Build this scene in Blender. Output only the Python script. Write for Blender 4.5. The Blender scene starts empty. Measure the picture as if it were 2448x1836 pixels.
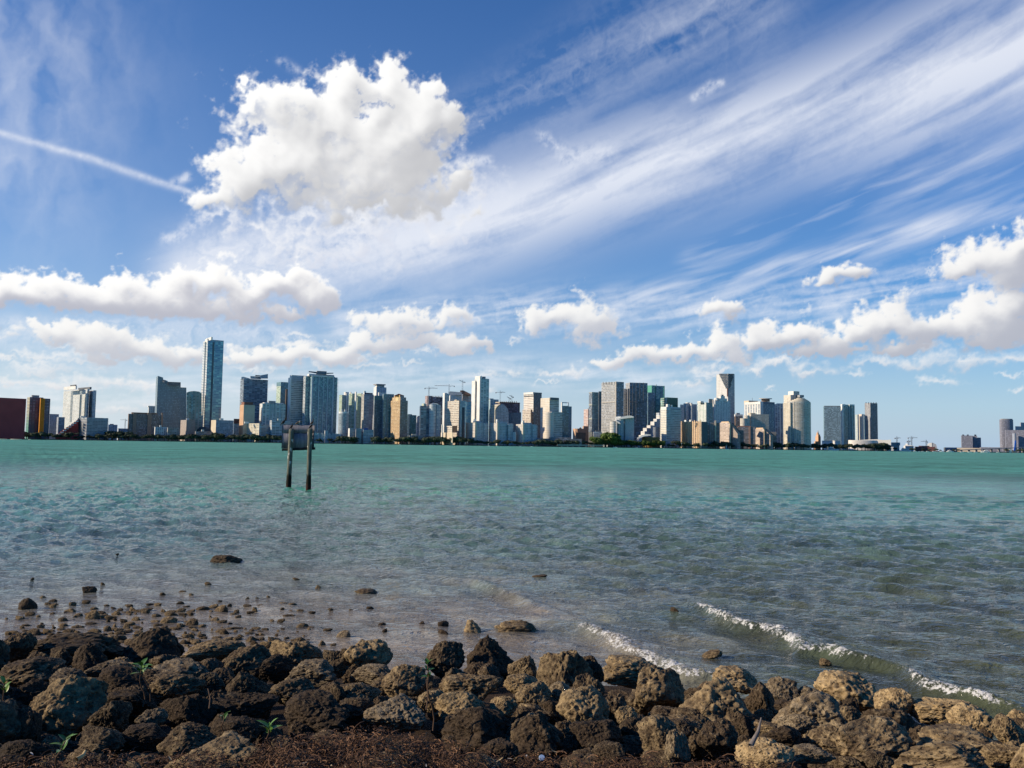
import bpy, math, random
import numpy as np
from mathutils import Vector, Matrix
random.seed(7); RNG = np.random.default_rng(11)
S = bpy.context.scene; C = S.collection
PI = math.pi
# ------------------------------------------------------------------ camera
IW, IH, FPX = 2448.0, 1836.0, 2062.0
EYE = 2.8
PITCH = math.atan2(146.0, FPX); ROLL = math.radians(0.80)
_f0 = np.array([0, math.cos(PITCH), math.sin(PITCH)])
_u0 = np.array([0, -math.sin(PITCH), math.cos(PITCH)])
_x0 = np.array([1.0, 0, 0])
CR = math.cos(ROLL) * _x0 + math.sin(ROLL) * _u0
CU = -math.sin(ROLL) * _x0 + math.cos(ROLL) * _u0
CF = _f0
def ray(px, py):                       # direction of a sight line, forward axis is +Y
    d = CF + CR * ((px - IW / 2) / FPX) - CU * ((py - IH / 2) / FPX)
    return d / np.linalg.norm(d)
def azel(px, py):
    d = ray(px, py)
    return math.degrees(math.atan2(d[0], d[1])), math.degrees(math.asin(d[2]))
def at_depth(px, py, D):
    d = ray(px, py); t = D / d[1]
    return d[0] * t, D, EYE + d[2] * t
def on_plane(px, py, z=0.0):
    d = ray(px, py); t = (z - EYE) / d[2]
    return np.array([d[0] * t, d[1] * t, z])
cam = bpy.data.cameras.new('camera'); co = bpy.data.objects.new('camera', cam); C.objects.link(co)
cam.sensor_width = 36; cam.lens = 36 * FPX / IW; cam.clip_start = 0.1; cam.clip_end = 90000
M = Matrix(((CR[0], CU[0], -CF[0], 0), (CR[1], CU[1], -CF[1], 0), (CR[2], CU[2], -CF[2], EYE), (0, 0, 0, 1)))
co.matrix_world = M
S.camera = co
# ------------------------------------------------------------------ light
SUN_EL = math.radians(25); SUN_AHEAD = math.radians(-10)
SUN = Vector((-math.cos(SUN_EL) * math.cos(SUN_AHEAD), math.cos(SUN_EL) * math.sin(SUN_AHEAD), math.sin(SUN_EL)))
sl = bpy.data.lights.new('sun', 'SUN'); so = bpy.data.objects.new('sun', sl); C.objects.link(so)
sl.energy = 5.2; sl.angle = math.radians(0.53); sl.color = (1.0, 0.84, 0.62)
so.rotation_euler = SUN.to_track_quat('Z', 'Y').to_euler(); so.location = (-30, 0, 30)
W = bpy.data.worlds.new('World'); S.world = W; W.use_nodes = True
nt = W.node_tree; bg = nt.nodes['Background']
sk = nt.nodes.new('ShaderNodeTexSky'); sk.sky_type = 'NISHITA'; sk.sun_disc = False
sk.sun_elevation = SUN_EL; sk.sun_rotation = -math.pi / 2 + SUN_AHEAD
sk.altitude = 0; sk.air_density = 1.0; sk.dust_density = 0.2; sk.ozone_density = 4.5
hs = nt.nodes.new('ShaderNodeHueSaturation'); hs.inputs['Saturation'].default_value = 1.55; hs.inputs['Hue'].default_value = 0.511
nt.links.new(sk.outputs[0], hs.inputs['Color']); nt.links.new(hs.outputs[0], bg.inputs[0])
bg.inputs[1].default_value = 0.118
S.view_settings.view_transform = 'Standard'; S.view_settings.look = 'None'
S.view_settings.exposure = 0; S.view_settings.gamma = 1
S.render.engine = 'CYCLES'
S.cycles.use_denoising = True
S.cycles.max_bounces = 6; S.cycles.diffuse_bounces = 2; S.cycles.glossy_bounces = 3
S.cycles.transparent_max_bounces = 8; S.cycles.caustics_reflective = False; S.cycles.caustics_refractive = False
S.cycles.sample_clamp_indirect = 4.0
# ------------------------------------------------------------------ object helpers
def put(o, label=None, cat=None, group=None, kind=None):
    if label: o['label'] = label
    if cat: o['category'] = cat
    if group: o['group'] = group
    if kind: o['kind'] = kind
    return o
def thing(name, label, cat, loc=(0, 0, 0), group=None, rz=0):
    o = bpy.data.objects.new(name, None); C.objects.link(o)
    o.location = loc; o.rotation_euler = (0, 0, rz); o.empty_display_size = 0.2
    return put(o, label, cat, group)
def link(name, me, parent=None, loc=None):
    o = bpy.data.objects.new(name, me); C.objects.link(o)
    if parent is not None: o.parent = parent
    if loc is not None: o.location = loc
    return o
def np_mesh(name, V, F, mats=(), smooth=False):
    me = bpy.data.meshes.new(name)
    V = np.asarray(V, dtype=np.float32); F = np.asarray(F, dtype=np.int32)
    n, k = F.shape
    me.vertices.add(len(V)); me.vertices.foreach_set('co', V.ravel())
    me.loops.add(n * k); me.loops.foreach_set('vertex_index', F.ravel())
    me.polygons.add(n); me.polygons.foreach_set('loop_start', np.arange(0, n * k, k, dtype=np.int32))
    me.polygons.foreach_set('loop_total', np.full(n, k, dtype=np.int32))
    if smooth: me.polygons.foreach_set('use_smooth', np.ones(n, dtype=bool))
    me.update(calc_edges=True); me.validate()
    for m in mats: me.materials.append(m)
    return me
def dup(root, loc, rz=0.0, scale=None, label=None, group=None):
    r = root.copy(); C.objects.link(r); r.location = loc; r.rotation_euler = (0, 0, rz)
    if scale is not None: r.scale = scale if hasattr(scale, '__len__') else (scale,) * 3
    if label: r['label'] = label
    if group: r['group'] = group
    for ch in list(root.children):
        c = ch.copy(); C.objects.link(c); c.parent = r
        for g in list(ch.children):
            d = g.copy(); C.objects.link(d); d.parent = c
    return r
# ------------------------------------------------------------------ noise
_P = np.random.default_rng(3).permutation(256).astype(np.int64); _P = np.concatenate([_P, _P, _P])
_G3 = np.random.default_rng(5).normal(size=(256, 3)); _G3 /= np.linalg.norm(_G3, axis=1)[:, None]
_a = np.random.default_rng(6).uniform(0, 2 * PI, 256); _G2 = np.stack([np.cos(_a), np.sin(_a)], 1)
def n2(x, y):
    xi = np.floor(x).astype(np.int64); yi = np.floor(y).astype(np.int64)
    xf = x - xi; yf = y - yi; u = xf ** 3 * (xf * (xf * 6 - 15) + 10); v = yf ** 3 * (yf * (yf * 6 - 15) + 10)
    def g(i, j):
        h = _P[_P[(xi + i) & 255] + ((yi + j) & 255)]
        return _G2[h, 0] * (xf - i) + _G2[h, 1] * (yf - j)
    a = g(0, 0); b = g(1, 0); c = g(0, 1); d = g(1, 1)
    return ((a + u * (b - a)) * (1 - v) + (c + u * (d - c)) * v) * 1.5
def fbm2(x, y, o=5, gain=0.5, lac=2.03):
    r = 0; a = 1.0; s = 0
    for i in range(o):
        r = r + a * n2(x + 17.3 * i, y - 9.1 * i); s += a; a *= gain; x = x * lac; y = y * lac
    return r / s
def billow2(x, y, o=5, gain=0.5):
    r = 0; a = 1.0; s = 0
    for i in range(o):
        r = r + a * np.abs(n2(x + 31.3 * i, y - 5.1 * i)); s += a; a *= gain; x = x * 2.05; y = y * 2.05
    return r / s
def n3(p):
    pi = np.floor(p).astype(np.int64); f = p - pi; w = f ** 3 * (f * (f * 6 - 15) + 10)
    out = 0
    for i in (0, 1):
        for j in (0, 1):
            for k in (0, 1):
                h = _P[_P[_P[(pi[:, 0] + i) & 255] + ((pi[:, 1] + j) & 255)] + ((pi[:, 2] + k) & 255)]
                g = _G3[h]
                d = g[:, 0] * (f[:, 0] - i) + g[:, 1] * (f[:, 1] - j) + g[:, 2] * (f[:, 2] - k)
                out = out + d * (w[:, 0] if i else 1 - w[:, 0]) * (w[:, 1] if j else 1 - w[:, 1]) * (w[:, 2] if k else 1 - w[:, 2])
    return out * 1.5
def fbm3(p, o=4, gain=0.5):
    r = 0; a = 1.0; s = 0
    for i in range(o):
        r = r + a * n3(p + 13.7 * i); s += a; a *= gain; p = p * 2.07
    return r / s
_R3 = np.random.default_rng(8).uniform(0, 1, (256, 3))
def worley3(p):
    pi = np.floor(p).astype(np.int64); f = p - pi; best = np.full(len(p), 9.0)
    for i in (-1, 0, 1):
        for j in (-1, 0, 1):
            for k in (-1, 0, 1):
                h = _P[_P[_P[(pi[:, 0] + i) & 255] + ((pi[:, 1] + j) & 255)] + ((pi[:, 2] + k) & 255)]
                d = _R3[h] + np.array([i, j, k]) - f
                best = np.minimum(best, (d * d).sum(1))
    return np.sqrt(best)
def sstep(a, b, x):
    t = np.clip((x - a) / (b - a), 0, 1); return t * t * (3 - 2 * t)
# ------------------------------------------------------------------ materials
class NT:
    def __init__(s, name, disp=False):
        s.m = bpy.data.materials.new(name); s.m.use_nodes = True; s.t = s.m.node_tree
        s.b = s.t.nodes['Principled BSDF']; s.out = s.t.nodes['Material Output']
    def n(s, kind, **kw):
        x = s.t.nodes.new('ShaderNode' + kind)
        for k, v in kw.items(): setattr(x, k, v)
        return x
    def l(s, a, b): s.t.links.new(a, b)
    def math(s, op, a, b=None, clamp=False):
        x = s.n('Math', operation=op, use_clamp=clamp)
        for i, v in enumerate((a, b)):
            if v is None: continue
            if isinstance(v, (int, float)): x.inputs[i].default_value = v
            else: s.l(v, x.inputs[i])
        return x.outputs[0]
    def mix(s, f, a, b):
        x = s.n('Mix', data_type='RGBA')
        for i, v in ((0, f), (6, a), (7, b)):
            if isinstance(v, (int, float)): x.inputs[i].default_value = v
            elif isinstance(v, (tuple, list)): x.inputs[i].default_value = tuple(v) + (1,) * (4 - len(v))
            else: s.l(v, x.inputs[i])
        return x.outputs[2]
    def ramp(s, f, a, b, va=0.0, vb=1.0, smooth=True):
        x = s.n('MapRange'); x.interpolation_type = 'SMOOTHSTEP' if smooth else 'LINEAR'
        s.l(f, x.inputs[0])
        for i, v in ((1, a), (2, b), (3, va), (4, vb)): x.inputs[i].default_value = v
        return x.outputs[0]
    def noise(s, vec, scale, detail=3, rough=0.5, dist=0.0):
        x = s.n('TexNoise'); x.inputs['Scale'].default_value = scale; x.inputs['Detail'].default_value = detail
        x.inputs['Roughness'].default_value = rough; x.inputs['Distortion'].default_value = dist
        if vec is not None: s.l(vec, x.inputs['Vector'])
        return x.outputs['Fac']
    def vscale(s, vec, sc, rz=0.0):
        x = s.n('Mapping'); x.inputs['Scale'].default_value = sc; x.inputs['Rotation'].default_value = (0, 0, rz); s.l(vec, x.inputs[0]); return x.outputs[0]
    def bump(s, h, strength, dist, normal=None):
        x = s.n('Bump'); x.inputs['Strength'].default_value = strength; x.inputs['Distance'].default_value = dist
        s.l(h, x.inputs['Height'])
        if normal is not None: s.l(normal, x.inputs['Normal'])
        return x.outputs[0]
    def set(s, **kw):
        for k, v in kw.items():
            k = {'color': 'Base Color', 'rough': 'Roughness', 'spec': 'Specular IOR Level', 'metal': 'Metallic', 'normal': 'Normal', 'ior': 'IOR', 'alpha': 'Alpha'}.get(k, k)
            if isinstance(v, (int, float)): s.b.inputs[k].default_value = v
            elif isinstance(v, (tuple, list)): s.b.inputs[k].default_value = tuple(v) + (1,) * (4 - len(v))
            else: s.l(v, s.b.inputs[k])
        return s
_mc = {}
def plain(name, col, rough=0.7, var=0.25, scale=0.5, spec=0.3, metal=0.0):
    """weathered single-colour surface"""
    if name in _mc: return _mc[name]
    t = NT(name); g = t.n('TexCoord').outputs['Object']
    f = t.noise(g, scale, 5, 0.6)
    c = t.mix(t.ramp(f, 0.3, 0.7), [x * (1 - var) for x in col], [min(1, x * (1 + var * 0.6)) for x in col])
    t.set(color=c, rough=rough, spec=spec, metal=metal); _mc[name] = t.m
    return t.m
# ================================================================== SKY: dome carrying the cloud cover
def make_sky():
    R = 40000.0
    az = np.concatenate([np.arange(-64, -40, 3.0), np.arange(-40, 40.001, 0.062), np.arange(43, 65, 3.0)])
    el = np.concatenate([np.arange(-0.4, 36.0, 0.062), np.arange(36.5, 60, 1.5), np.arange(61, 90, 4.0)])
    A, E = np.meshgrid(az, el); ny, nx = A.shape
    K = 2448 / 2212.0
    kx = 2212 / 63.0
    def ae(dx, dy): return azel(dx * K, dy * K)
    deg = math.degrees(K / FPX)                   # one unit of the table below, in degrees
    cosE = np.cos(np.radians(np.minimum(E, 60)))
    # ---- domain warps
    w1x = fbm2(A * 0.55 + 3, E * 0.55 + 8, 5); w1y = fbm2(A * 0.55 + 40, E * 0.55 - 7, 5)
    w2x = fbm2(A * 1.9 + 11, E * 1.9 + 1, 5, 0.55); w2y = fbm2(A * 1.9 - 21, E * 1.9 + 5, 5, 0.55)
    bil = billow2(A * 0.9 + 5, E * 1.1 + 2, 6, 0.55)
    bil2 = billow2(A * 2.6 + 9, E * 3.0 + 4, 5, 0.6)
    fin = fbm2(A * 6 + 2, E * 6 + 3, 4, 0.6)
    def cumulus(blobs, warp, dens=1.0, soft=0.35):
        h = np.full(A.shape, -1.0); T = np.zeros(A.shape); N = np.zeros(A.shape); Wt = np.full(A.shape, 1e-4)
        for (x, y, rx, ry) in blobs:
            a, e = ae(x, y); gk = 1.14 if soft < 0.9 and len(blobs) > 20 else 1.0; rx *= deg * gk; ry *= deg * gk
            X = (A + w1x * warp * rx * 0.9 + w2x * warp * 0.55 - a) * cosE / rx
            Y = (E + w1y * warp * ry * 1.15 + w2y * warp * 0.50 - e) / ry
            Y = np.where(Y < 0, Y * 1.5, Y)
            q = 1 - np.sqrt(X * X + Y * Y + 1e-6)
            h = np.maximum(h, q); wq = np.clip(q + 0.25, 0, 1) ** 2; N += Y * wq; Wt += wq
            T += np.clip(q, 0, 1) * (rx + ry) * 0.5
        d = h + (0.30 - bil * 1.0) * 0.60 + (0.25 - bil2) * 0.13 + fin * 0.02 + w2x * 0.12
        sf = soft * (1 + 1.5 * sstep(0.05, -0.8, N / Wt)); al = sstep(0.0, 1.0, (d + fin * 0.10 * (1 - sstep(0, soft, d))) / sf) * dens; al = np.maximum(al, sstep(0.16, 0.40, h) * (1 - 0.85 * sstep(0.1, -0.7, N / Wt)) * dens) if soft < 0.9 else al
        return al, np.clip(d, 0, 1), T, N / Wt
    def blur(h, w):
        for _ in range(2):
            for ax in (0, 1):
                p = np.concatenate([np.repeat(np.take(h, [0], ax), w + 1, ax), h, np.repeat(np.take(h, [-1], ax), w, ax)], ax)
                c = np.cumsum(p, ax); m = h.shape[ax]
                h = (np.take(c, np.arange(2 * w + 1, 2 * w + 1 + m), ax) - np.take(c, np.arange(0, m), ax)) / (2 * w + 1)
        return h
    def lit(al, d, T, sun=(-0.80, 0.60), k=1.0, step=0.20, n=18):
        # self shadowing: optical thickness gathered toward the sun inside the cloud sheet
        th = al * (0.25 + d) ; acc = np.zeros_like(th); da = 0.062
        for i in range(1, n):
            sx = int(round(-sun[0] * step * i / da)); sy = int(round(sun[1] * step * i / da))
            sh = np.zeros_like(th)
            sh[:ny - sy, sx:] = th[sy:, :nx - sx] if sx > 0 else th[sy:, :]
            acc += sh * step
        def grad(h, w, sc):
            gy, gx = np.gradient(blur(h, w), 0.062)
            return (-sc * gx * sun[0] - sc * gy * sun[1] + 0.40) / np.sqrt(1 + (sc * gx) ** 2 + (sc * gy) ** 2)
        big_ = T / max(1e-6, T.max()) ** 0.5
        lam = 0.46 * grad(big_, 14, 1.6) + 0.42 * grad(d + 0.9 * (0.3 - bil), 8, 1.3) + 0.16 * grad(d + 0.7 * (0.28 - bil2) + 0.6 * (0.3 - bil), 3, 0.55)
        return np.exp(-acc * k), lam
    def paint(col, alp, rgb, a):
        for i in range(3): col[..., i] = col[..., i] * (1 - a) + rgb[i] * a
        return col, alp * (1 - a) + a
    col = np.zeros(A.shape + (3,)); alp = np.zeros(A.shape)
    # ---- horizon haze, paler toward the sun
    f = np.clip((A + 40) / 80, 0, 1); f = np.where(np.abs(A) > 40, 0.5, f)
    veil = np.clip(0.21 * (1 - f) ** 1.3 * np.exp(-((E - 6) / 20) ** 2) + 0.05, 0, 0.6)
    col, alp = paint(col, alp, (0.50, 0.66, 0.95), veil)
    hz = np.exp(-np.maximum(E, 0) / 7.5) * 0.96
    col, alp = paint(col, alp, [0.72 - 0.36 * f, 0.79 - 0.27 * f, 0.86 - 0.13 * f], np.clip(hz, 0, 0.95))
    # ---- cirrus
    def band(pts, wl, wu):
        """soft strip along a poly-line: wl / wu = half widths below and above at each point"""
        m = np.zeros(A.shape)
        P = [ae(x, y) for x, y in pts]
        for i in range(len(P) - 1):
            (a0, e0), (a1, e1) = P[i], P[i + 1]
            dx, dy = a1 - a0, e1 - e0; L2 = dx * dx + dy * dy; L = math.sqrt(L2)
            t = ((A - a0) * dx + (E - e0) * dy) / L2
            tc = np.clip(t, 0 if i else -0.02, 1 if i < len(P) - 2 else 1.02)
            ox = A - (a0 + dx * tc); oy = E - (e0 + dy * tc)
            sd = (-ox * dy + oy * dx) / L; dist = np.sqrt(ox * ox + oy * oy)
            lo = (wl[i] + (wl[i + 1] - wl[i]) * np.clip(t, 0, 1)) * deg; up = (wu[i] + (wu[i + 1] - wu[i]) * np.clip(t, 0, 1)) * deg
            w = np.where(sd > 0, up, lo)
            m = np.maximum(m, np.exp(-(dist / w) ** 2 * 1.2))
        return m
    def streak(th, fx, fy, o=6, seed=0, wob=0.5):
        c, s = math.cos(math.radians(th)), math.sin(math.radians(th))
        u = A * c + E * s; v = -A * s + E * c
        v = v + wob * fbm2(u * 0.12 + seed, v * 0.25 + 3, 3)
        return fbm2(u * fx + seed, v * fy - seed, o, 0.47)
    st1 = streak(20, 0.075, 0.62, seed=4); st2 = streak(17, 0.16, 1.5, seed=23); st3 = streak(25, 0.055, 0.36, seed=51)
    tuft = fbm2(A * 0.7 + w1x * 2.0, E * 0.9 + w1y * 2.0, 6, 0.6)
    W1 = band([(430, 600), (900, 520), (1300, 385), (1700, 255), (2240, 60)], [75, 105, 105, 120, 190], [80, 100, 105, 100, 130])
    c1 = W1 * np.clip(0.84 + 0.70 * st1 + 0.75 * st3 + 0.20 * st2 + 0.16 * tuft, 0, 1.0)
    W2 = band([(1000, 270), (1300, 120), (1600, -10)], [70, 90, 110], [60, 80, 90])
    c2 = W2 * np.clip(0.30 + 0.8 * st3 + 0.4 * st1 + 0.15 * st2 + 0.30 * tuft, 0, 1) * 0.65
    W3 = band([(1330, 650), (1700, 575), (2000, 490), (2240, 430)], [40, 36, 30, 26], [26, 26, 22, 22])
    c3 = W3 * np.clip(0.46 + 1.1 * st2 + 0.6 * st1, 0, 1) * 0.85
    W4 = band([(760, 700), (1100, 660), (1500, 670), (1800, 650), (2240, 580)], [55, 60, 60, 60, 70], [45, 40, 45, 60, 60])
    c4 = W4 * np.clip(0.36 + 1.0 * streak(9, 0.25, 1.9, seed=77) + 0.5 * tuft, 0, 1) * 0.75
    W5 = band([(1500, 560), (1800, 440), (2240, 330)], [30, 50, 60], [30, 40, 60])
    c5 = W5 * np.clip(0.10 + 0.9 * st2 + 0.5 * st1, 0, 1) * 0.6
    W6 = band([(-20, 40), (60, 120), (40, 330)], [120, 160, 140], [120, 200, 160])
    c6 = W6 * np.clip(0.28 + 0.55 * fbm2(A * 0.5 + 0.35 * w1x, E * 0.3 + 0.35 * w1y, 6, 0.5), 0, 1) * 0.75
    W7 = band([(470, 560), (760, 530), (1060, 450)], [60, 70, 50], [60, 80, 60])
    c7 = W7 * np.clip(0.62 + 0.9 * tuft + 0.3 * st1 + 0.3 * w2x, 0, 1) * 0.95
    W8 = band([(-20, 700), (300, 700), (640, 720)], [50, 70, 40], [20, 20, 20])
    c8 = W8 * np.clip(0.45 + 0.8 * tuft, 0, 1) * 0.7
    W9 = band([(-20, 860), (500, 830), (1100, 800), (1500, 830)], [40, 40, 40, 30], [60, 40, 40, 30])
    c9 = W9 * np.clip(0.35 + 1.0 * streak(3, 0.3, 1.8, seed=31) + 0.4 * tuft, 0, 1) * 0.7
    con = band([(-20, 280), (200, 342), (330, 388), (445, 425)], [7, 9, 9, 6], [6, 7, 7, 4]) * np.clip(0.75 + 0.4 * tuft + 0.3 * w2x, 0.2, 1) * 0.78
    wis = band([(1500, 210), (1535, 185), (1560, 178)], [9, 14, 7], [9, 10, 7]) * np.clip(0.7 + 1.5 * w2x, 0, 1) * 0.7
    wis = np.maximum(wis, band([(1175, 295), (1230, 340), (1310, 330)], [16, 24, 20], [12, 20, 20]) * np.clip(0.55 + 1.5 * w2x + tuft, 0, 1) * 0.65)
    wis = np.maximum(wis, band([(605, 130), (640, 150)], [9, 9], [9, 9]) * np.clip(0.5 + 1.6 * w2y, 0, 1) * 0.5)
    wis = np.maximum(wis, band([(355, 515), (385, 510), (430, 480)], [12, 14, 10], [10, 12, 16]) * np.clip(0.55 + 1.8 * w2y, 0, 1) * 0.7)
    wis = np.maximum(wis, band([(375, 395), (405, 380)], [10, 10], [8, 8]) * np.clip(0.7 + 1.6 * w2x, 0, 1) * 0.7)
    wis = np.maximum(wis, band([(1000, 345), (1055, 345)], [16, 14], [12, 10]) * np.clip(0.7 + 1.6 * w2x, 0, 1) * 0.75)
    ci = 1 - (1 - c1) * (1 - c2) * (1 - c3) * (1 - c4) * (1 - c5) * (1 - c6) * (1 - c7) * (1 - c8) * (1 - c9) * (1 - con) * (1 - wis)
    ci = np.where(np.abs(A) > 40, 0.12, ci)
    warm = np.clip((18 - E) / 18, 0, 1)
    cc = [0.84 + 0.06 * warm, 0.875 + 0.04 * warm, 0.96 + 0.0 * warm]
    col, alp = paint(col, alp, cc, np.clip(ci * 0.88, 0, 0.94))
    # ---- cumulus, far rows first
    far = [(30, 828, 60, 12), (120, 832, 90, 16), (230, 832, 140, 22), (330, 870, 60, 14), (25, 775, 22, 8), (82, 776, 30, 8), (200, 890, 180, 14),
           (1108, 812, 26, 18), (1205, 808, 44, 15), (1540, 800, 70, 20), (1490, 830, 60, 12), (1660, 792, 70, 28), (1750, 800, 80, 27), (1900, 785, 85, 25), (1985, 790, 90, 32),
           (2110, 785, 110, 30), (2190, 780, 80, 26)]
    mid = [(95, 705, 40, 15), (150, 722, 95, 26), (240, 742, 95, 28), (300, 770, 140, 30), (400, 775, 95, 28), (560, 778, 80, 28), (640, 775, 100, 32), (730, 772, 70, 26),
           (790, 748, 70, 24), (840, 708, 75, 34), (890, 700, 60, 36), (900, 748, 120, 30), (985, 690, 62, 38), (1000, 748, 60, 26),
           (1175, 702, 55, 38), (1235, 695, 90, 52), (1295, 715, 60, 42),
           (1330, 785, 60, 20), (1400, 772, 90, 28), (1480, 768, 95, 30), (1560, 752, 60, 36), (1590, 775, 40, 22)]
    near = [(1560, 672, 56, 42), (1800, 605, 56, 34), (1845, 595, 48, 36), (2080, 590, 60, 34), (2150, 570, 95, 62), (2210, 545, 90, 60), (2190, 600, 90, 42),
            (1665, 738, 62, 44), (1730, 728, 62, 52), (1790, 748, 48, 32), (1855, 728, 52, 44), (1905, 702, 70, 60), (1965, 716, 60, 56), (2005, 738, 50, 38),
            (2065, 714, 60, 52), (2120, 696, 70, 64), (2195, 682, 84, 70), (2150, 738, 110, 34), (1760, 764, 90, 18), (1930, 758, 90, 20)]
    bar = [(10, 645, 70, 54), (70, 628, 60, 44), (130, 636, 70, 48), (200, 655, 80, 40), (265, 625, 60, 50), (330, 640, 80, 56), (400, 630, 60, 52), (470, 620, 62, 56), (530, 640, 80, 54), (590, 628, 60, 50), (640, 622, 52, 60), (685, 655, 50, 44), (330, 668, 370, 30)]
    big = [(755, 195, 75, 62), (835, 195, 70, 62), (910, 250, 95, 82), (640, 225, 120, 72), (545, 235, 66, 56), (700, 300, 215, 125), (850, 330, 165, 120), (610, 365, 140, 85),
           (530, 410, 110, 58), (468, 440, 62, 36), (760, 400, 210, 80), (945, 270, 66, 80), (800, 450, 220, 60), (880, 400, 150, 80)]
    pr = random.Random(12)
    puffs = [(pr.uniform(-20, 2230), pr.uniform(735, 850), pr.uniform(16, 60), pr.uniform(6, 14)) for _ in range(46)]
    puffs += [(pr.uniform(-20, 800), pr.uniform(700, 850), pr.uniform(20, 90), pr.uniform(7, 15)) for _ in range(26)]
    veilc = [(540, 490, 100, 55), (640, 500, 150, 70), (760, 500, 200, 75), (900, 480, 150, 75), (1010, 410, 90, 55), (960, 350, 80, 60), (700, 560, 220, 40), (470, 480, 50, 40)]
    for blobs, warp, dens, soft, k, basew, white, grey in (
            (veilc, 1.3, 0.85, 1.15, 0.12, 0.05, (0.98, 0.98, 0.99), (0.66, 0.70, 0.82)),
            (puffs, 1.0, 0.66, 0.95, 0.4, 0.35, (0.95, 0.945, 0.94), (0.64, 0.67, 0.73)),
            (far, 1.0, 0.78, 1.1, 0.45, 0.35, (0.93, 0.92, 0.91), (0.58, 0.62, 0.70)),
            (mid, 0.95, 0.93, 0.50, 0.75, 0.55, (1.0, 0.985, 0.955), (0.56, 0.575, 0.64)),
            (near, 0.9, 0.97, 0.46, 0.80, 0.60, (1.0, 0.985, 0.96), (0.47, 0.49, 0.565)),
            (bar, 0.95, 0.98, 0.42, 0.80, 0.75, (1.06, 1.045, 1.02), (0.50, 0.51, 0.585)),
            (big, 0.9, 0.985, 0.74, 0.42, 0.30, (1.08, 1.07, 1.05), (0.55, 0.555, 0.58))):
        al, d, T, Yn = cumulus(blobs, warp, dens, soft)
        ex, lam = lit(al, d, T, k=k)
        up = blur(Yn, 3) + (0.3 - bil) * 0.5; cut = 0.56 if basew > 0.4 else 0.50
        s = 0.02 + 0.50 * ex + 0.95 * (lam - 0.22) + basew * np.clip(up, -0.8, 0.5); s = 1 / (1 + np.exp(-4.8 * (s - cut)))
        # thin edges scatter forward and stay bright
        s = np.clip(s + (1 - sstep(0.0, 0.35, d)) * 0.25, 0, 1)
        rgb = [g + (w - g) * s for w, g in zip(white, grey)]
        al = np.where(np.abs(A) > 40, 0, al)
        col, alp = paint(col, alp, rgb, al)
    a3 = np.maximum(alp, 1e-4)[..., None]
    rgb = col / a3
    az_r, el_r = np.radians(A), np.radians(E)
    V = np.stack([R * np.cos(el_r) * np.sin(az_r), R * np.cos(el_r) * np.cos(az_r), R * np.sin(el_r)], -1).reshape(-1, 3)
    idx = np.arange(ny * nx).reshape(ny, nx)
    F = np.stack([idx[:-1, :-1], idx[1:, :-1], idx[1:, 1:], idx[:-1, 1:]], -1).reshape(-1, 4)
    t = NT('sky_cloud_cover'); t.t.nodes.remove(t.b)
    at = t.n('Attribute', attribute_name='cover'); em = t.n('Emission'); tr = t.n('BsdfTransparent'); mx = t.n('MixShader')
    t.l(at.outputs['Color'], em.inputs[0]); t.l(at.outputs['Alpha'], mx.inputs[0]); t.l(tr.outputs[0], mx.inputs[1]); t.l(em.outputs[0], mx.inputs[2]); t.l(mx.outputs[0], t.out.inputs[0])
    t.m.cycles.emission_sampling = 'NONE'
    me = np_mesh('sky', V, F, [t.m], smooth=True)
    at = me.attributes.new('cover', 'FLOAT_COLOR', 'POINT')
    at.data.foreach_set('color', np.concatenate([rgb, alp[..., None]], -1).astype(np.float32).ravel())
    o = link('sky', me); put(o, kind='structure')
make_sky()
# ================================================================== WATER
def dist_to_path(X, Y, P):
    """signed distance to a ground poly-line (positive = seaward side), running parameter 0..n-1"""
    best = np.full(X.shape, 1e9); sd = np.zeros(X.shape); par = np.zeros(X.shape)
    for i in range(len(P) - 1):
        a, b = P[i], P[i + 1]; d = b - a; L2 = (d * d).sum()
        t = np.clip(((X - a[0]) * d[0] + (Y - a[1]) * d[1]) / L2, 0, 1)
        ox = X - (a[0] + d[0] * t); oy = Y - (a[1] + d[1] * t); q = np.sqrt(ox * ox + oy * oy)
        m = q < best
        best = np.where(m, q, best); par = np.where(m, i + t, par)
        sd = np.where(m, np.sign(d[0] * oy - d[1] * ox) * q, sd)
    return best, sd, par
def gpath(pts): return [on_plane(x, y)[:2] for x, y in pts]
CRESTS = [  # breaking wavelets: path, height, foam weight at each path point
    (gpath([(1650, 1440), (1690, 1457), (1765, 1499), (1868, 1518), (1926, 1556), (1983, 1562), (2060, 1580), (2156, 1602), (2232, 1648), (2324, 1671), (2460, 1718)]), 0.125,
     [0.0, 0.75, 0.8, 1.0, 1.0, 0.9, 0.25, 0.2, 0.85, 0.9, 0.1]),
    (gpath([(1380, 1490), (1407, 1503), (1476, 1548), (1540, 1575), (1640, 1613), (1700, 1622), (1760, 1640)]), 0.10, [0.0, 0.9, 1.0, 0.85, 0.8, 0.6, 0.1]),
    (gpath([(1120, 1385), (1143, 1395), (1190, 1415), (1252, 1440), (1330, 1470)]), 0.09, [0, 0.22, 0.22, 0.12, 0]),
    (gpath([(1420, 1385), (1490, 1395), (1580, 1420), (1680, 1450)]), 0.06, [0, 0, 0, 0]),
    (gpath([(2050, 1395), (2150, 1410), (2280, 1440), (2440, 1470)]), 0.07, [0, 0, 0, 0]),
]
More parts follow.
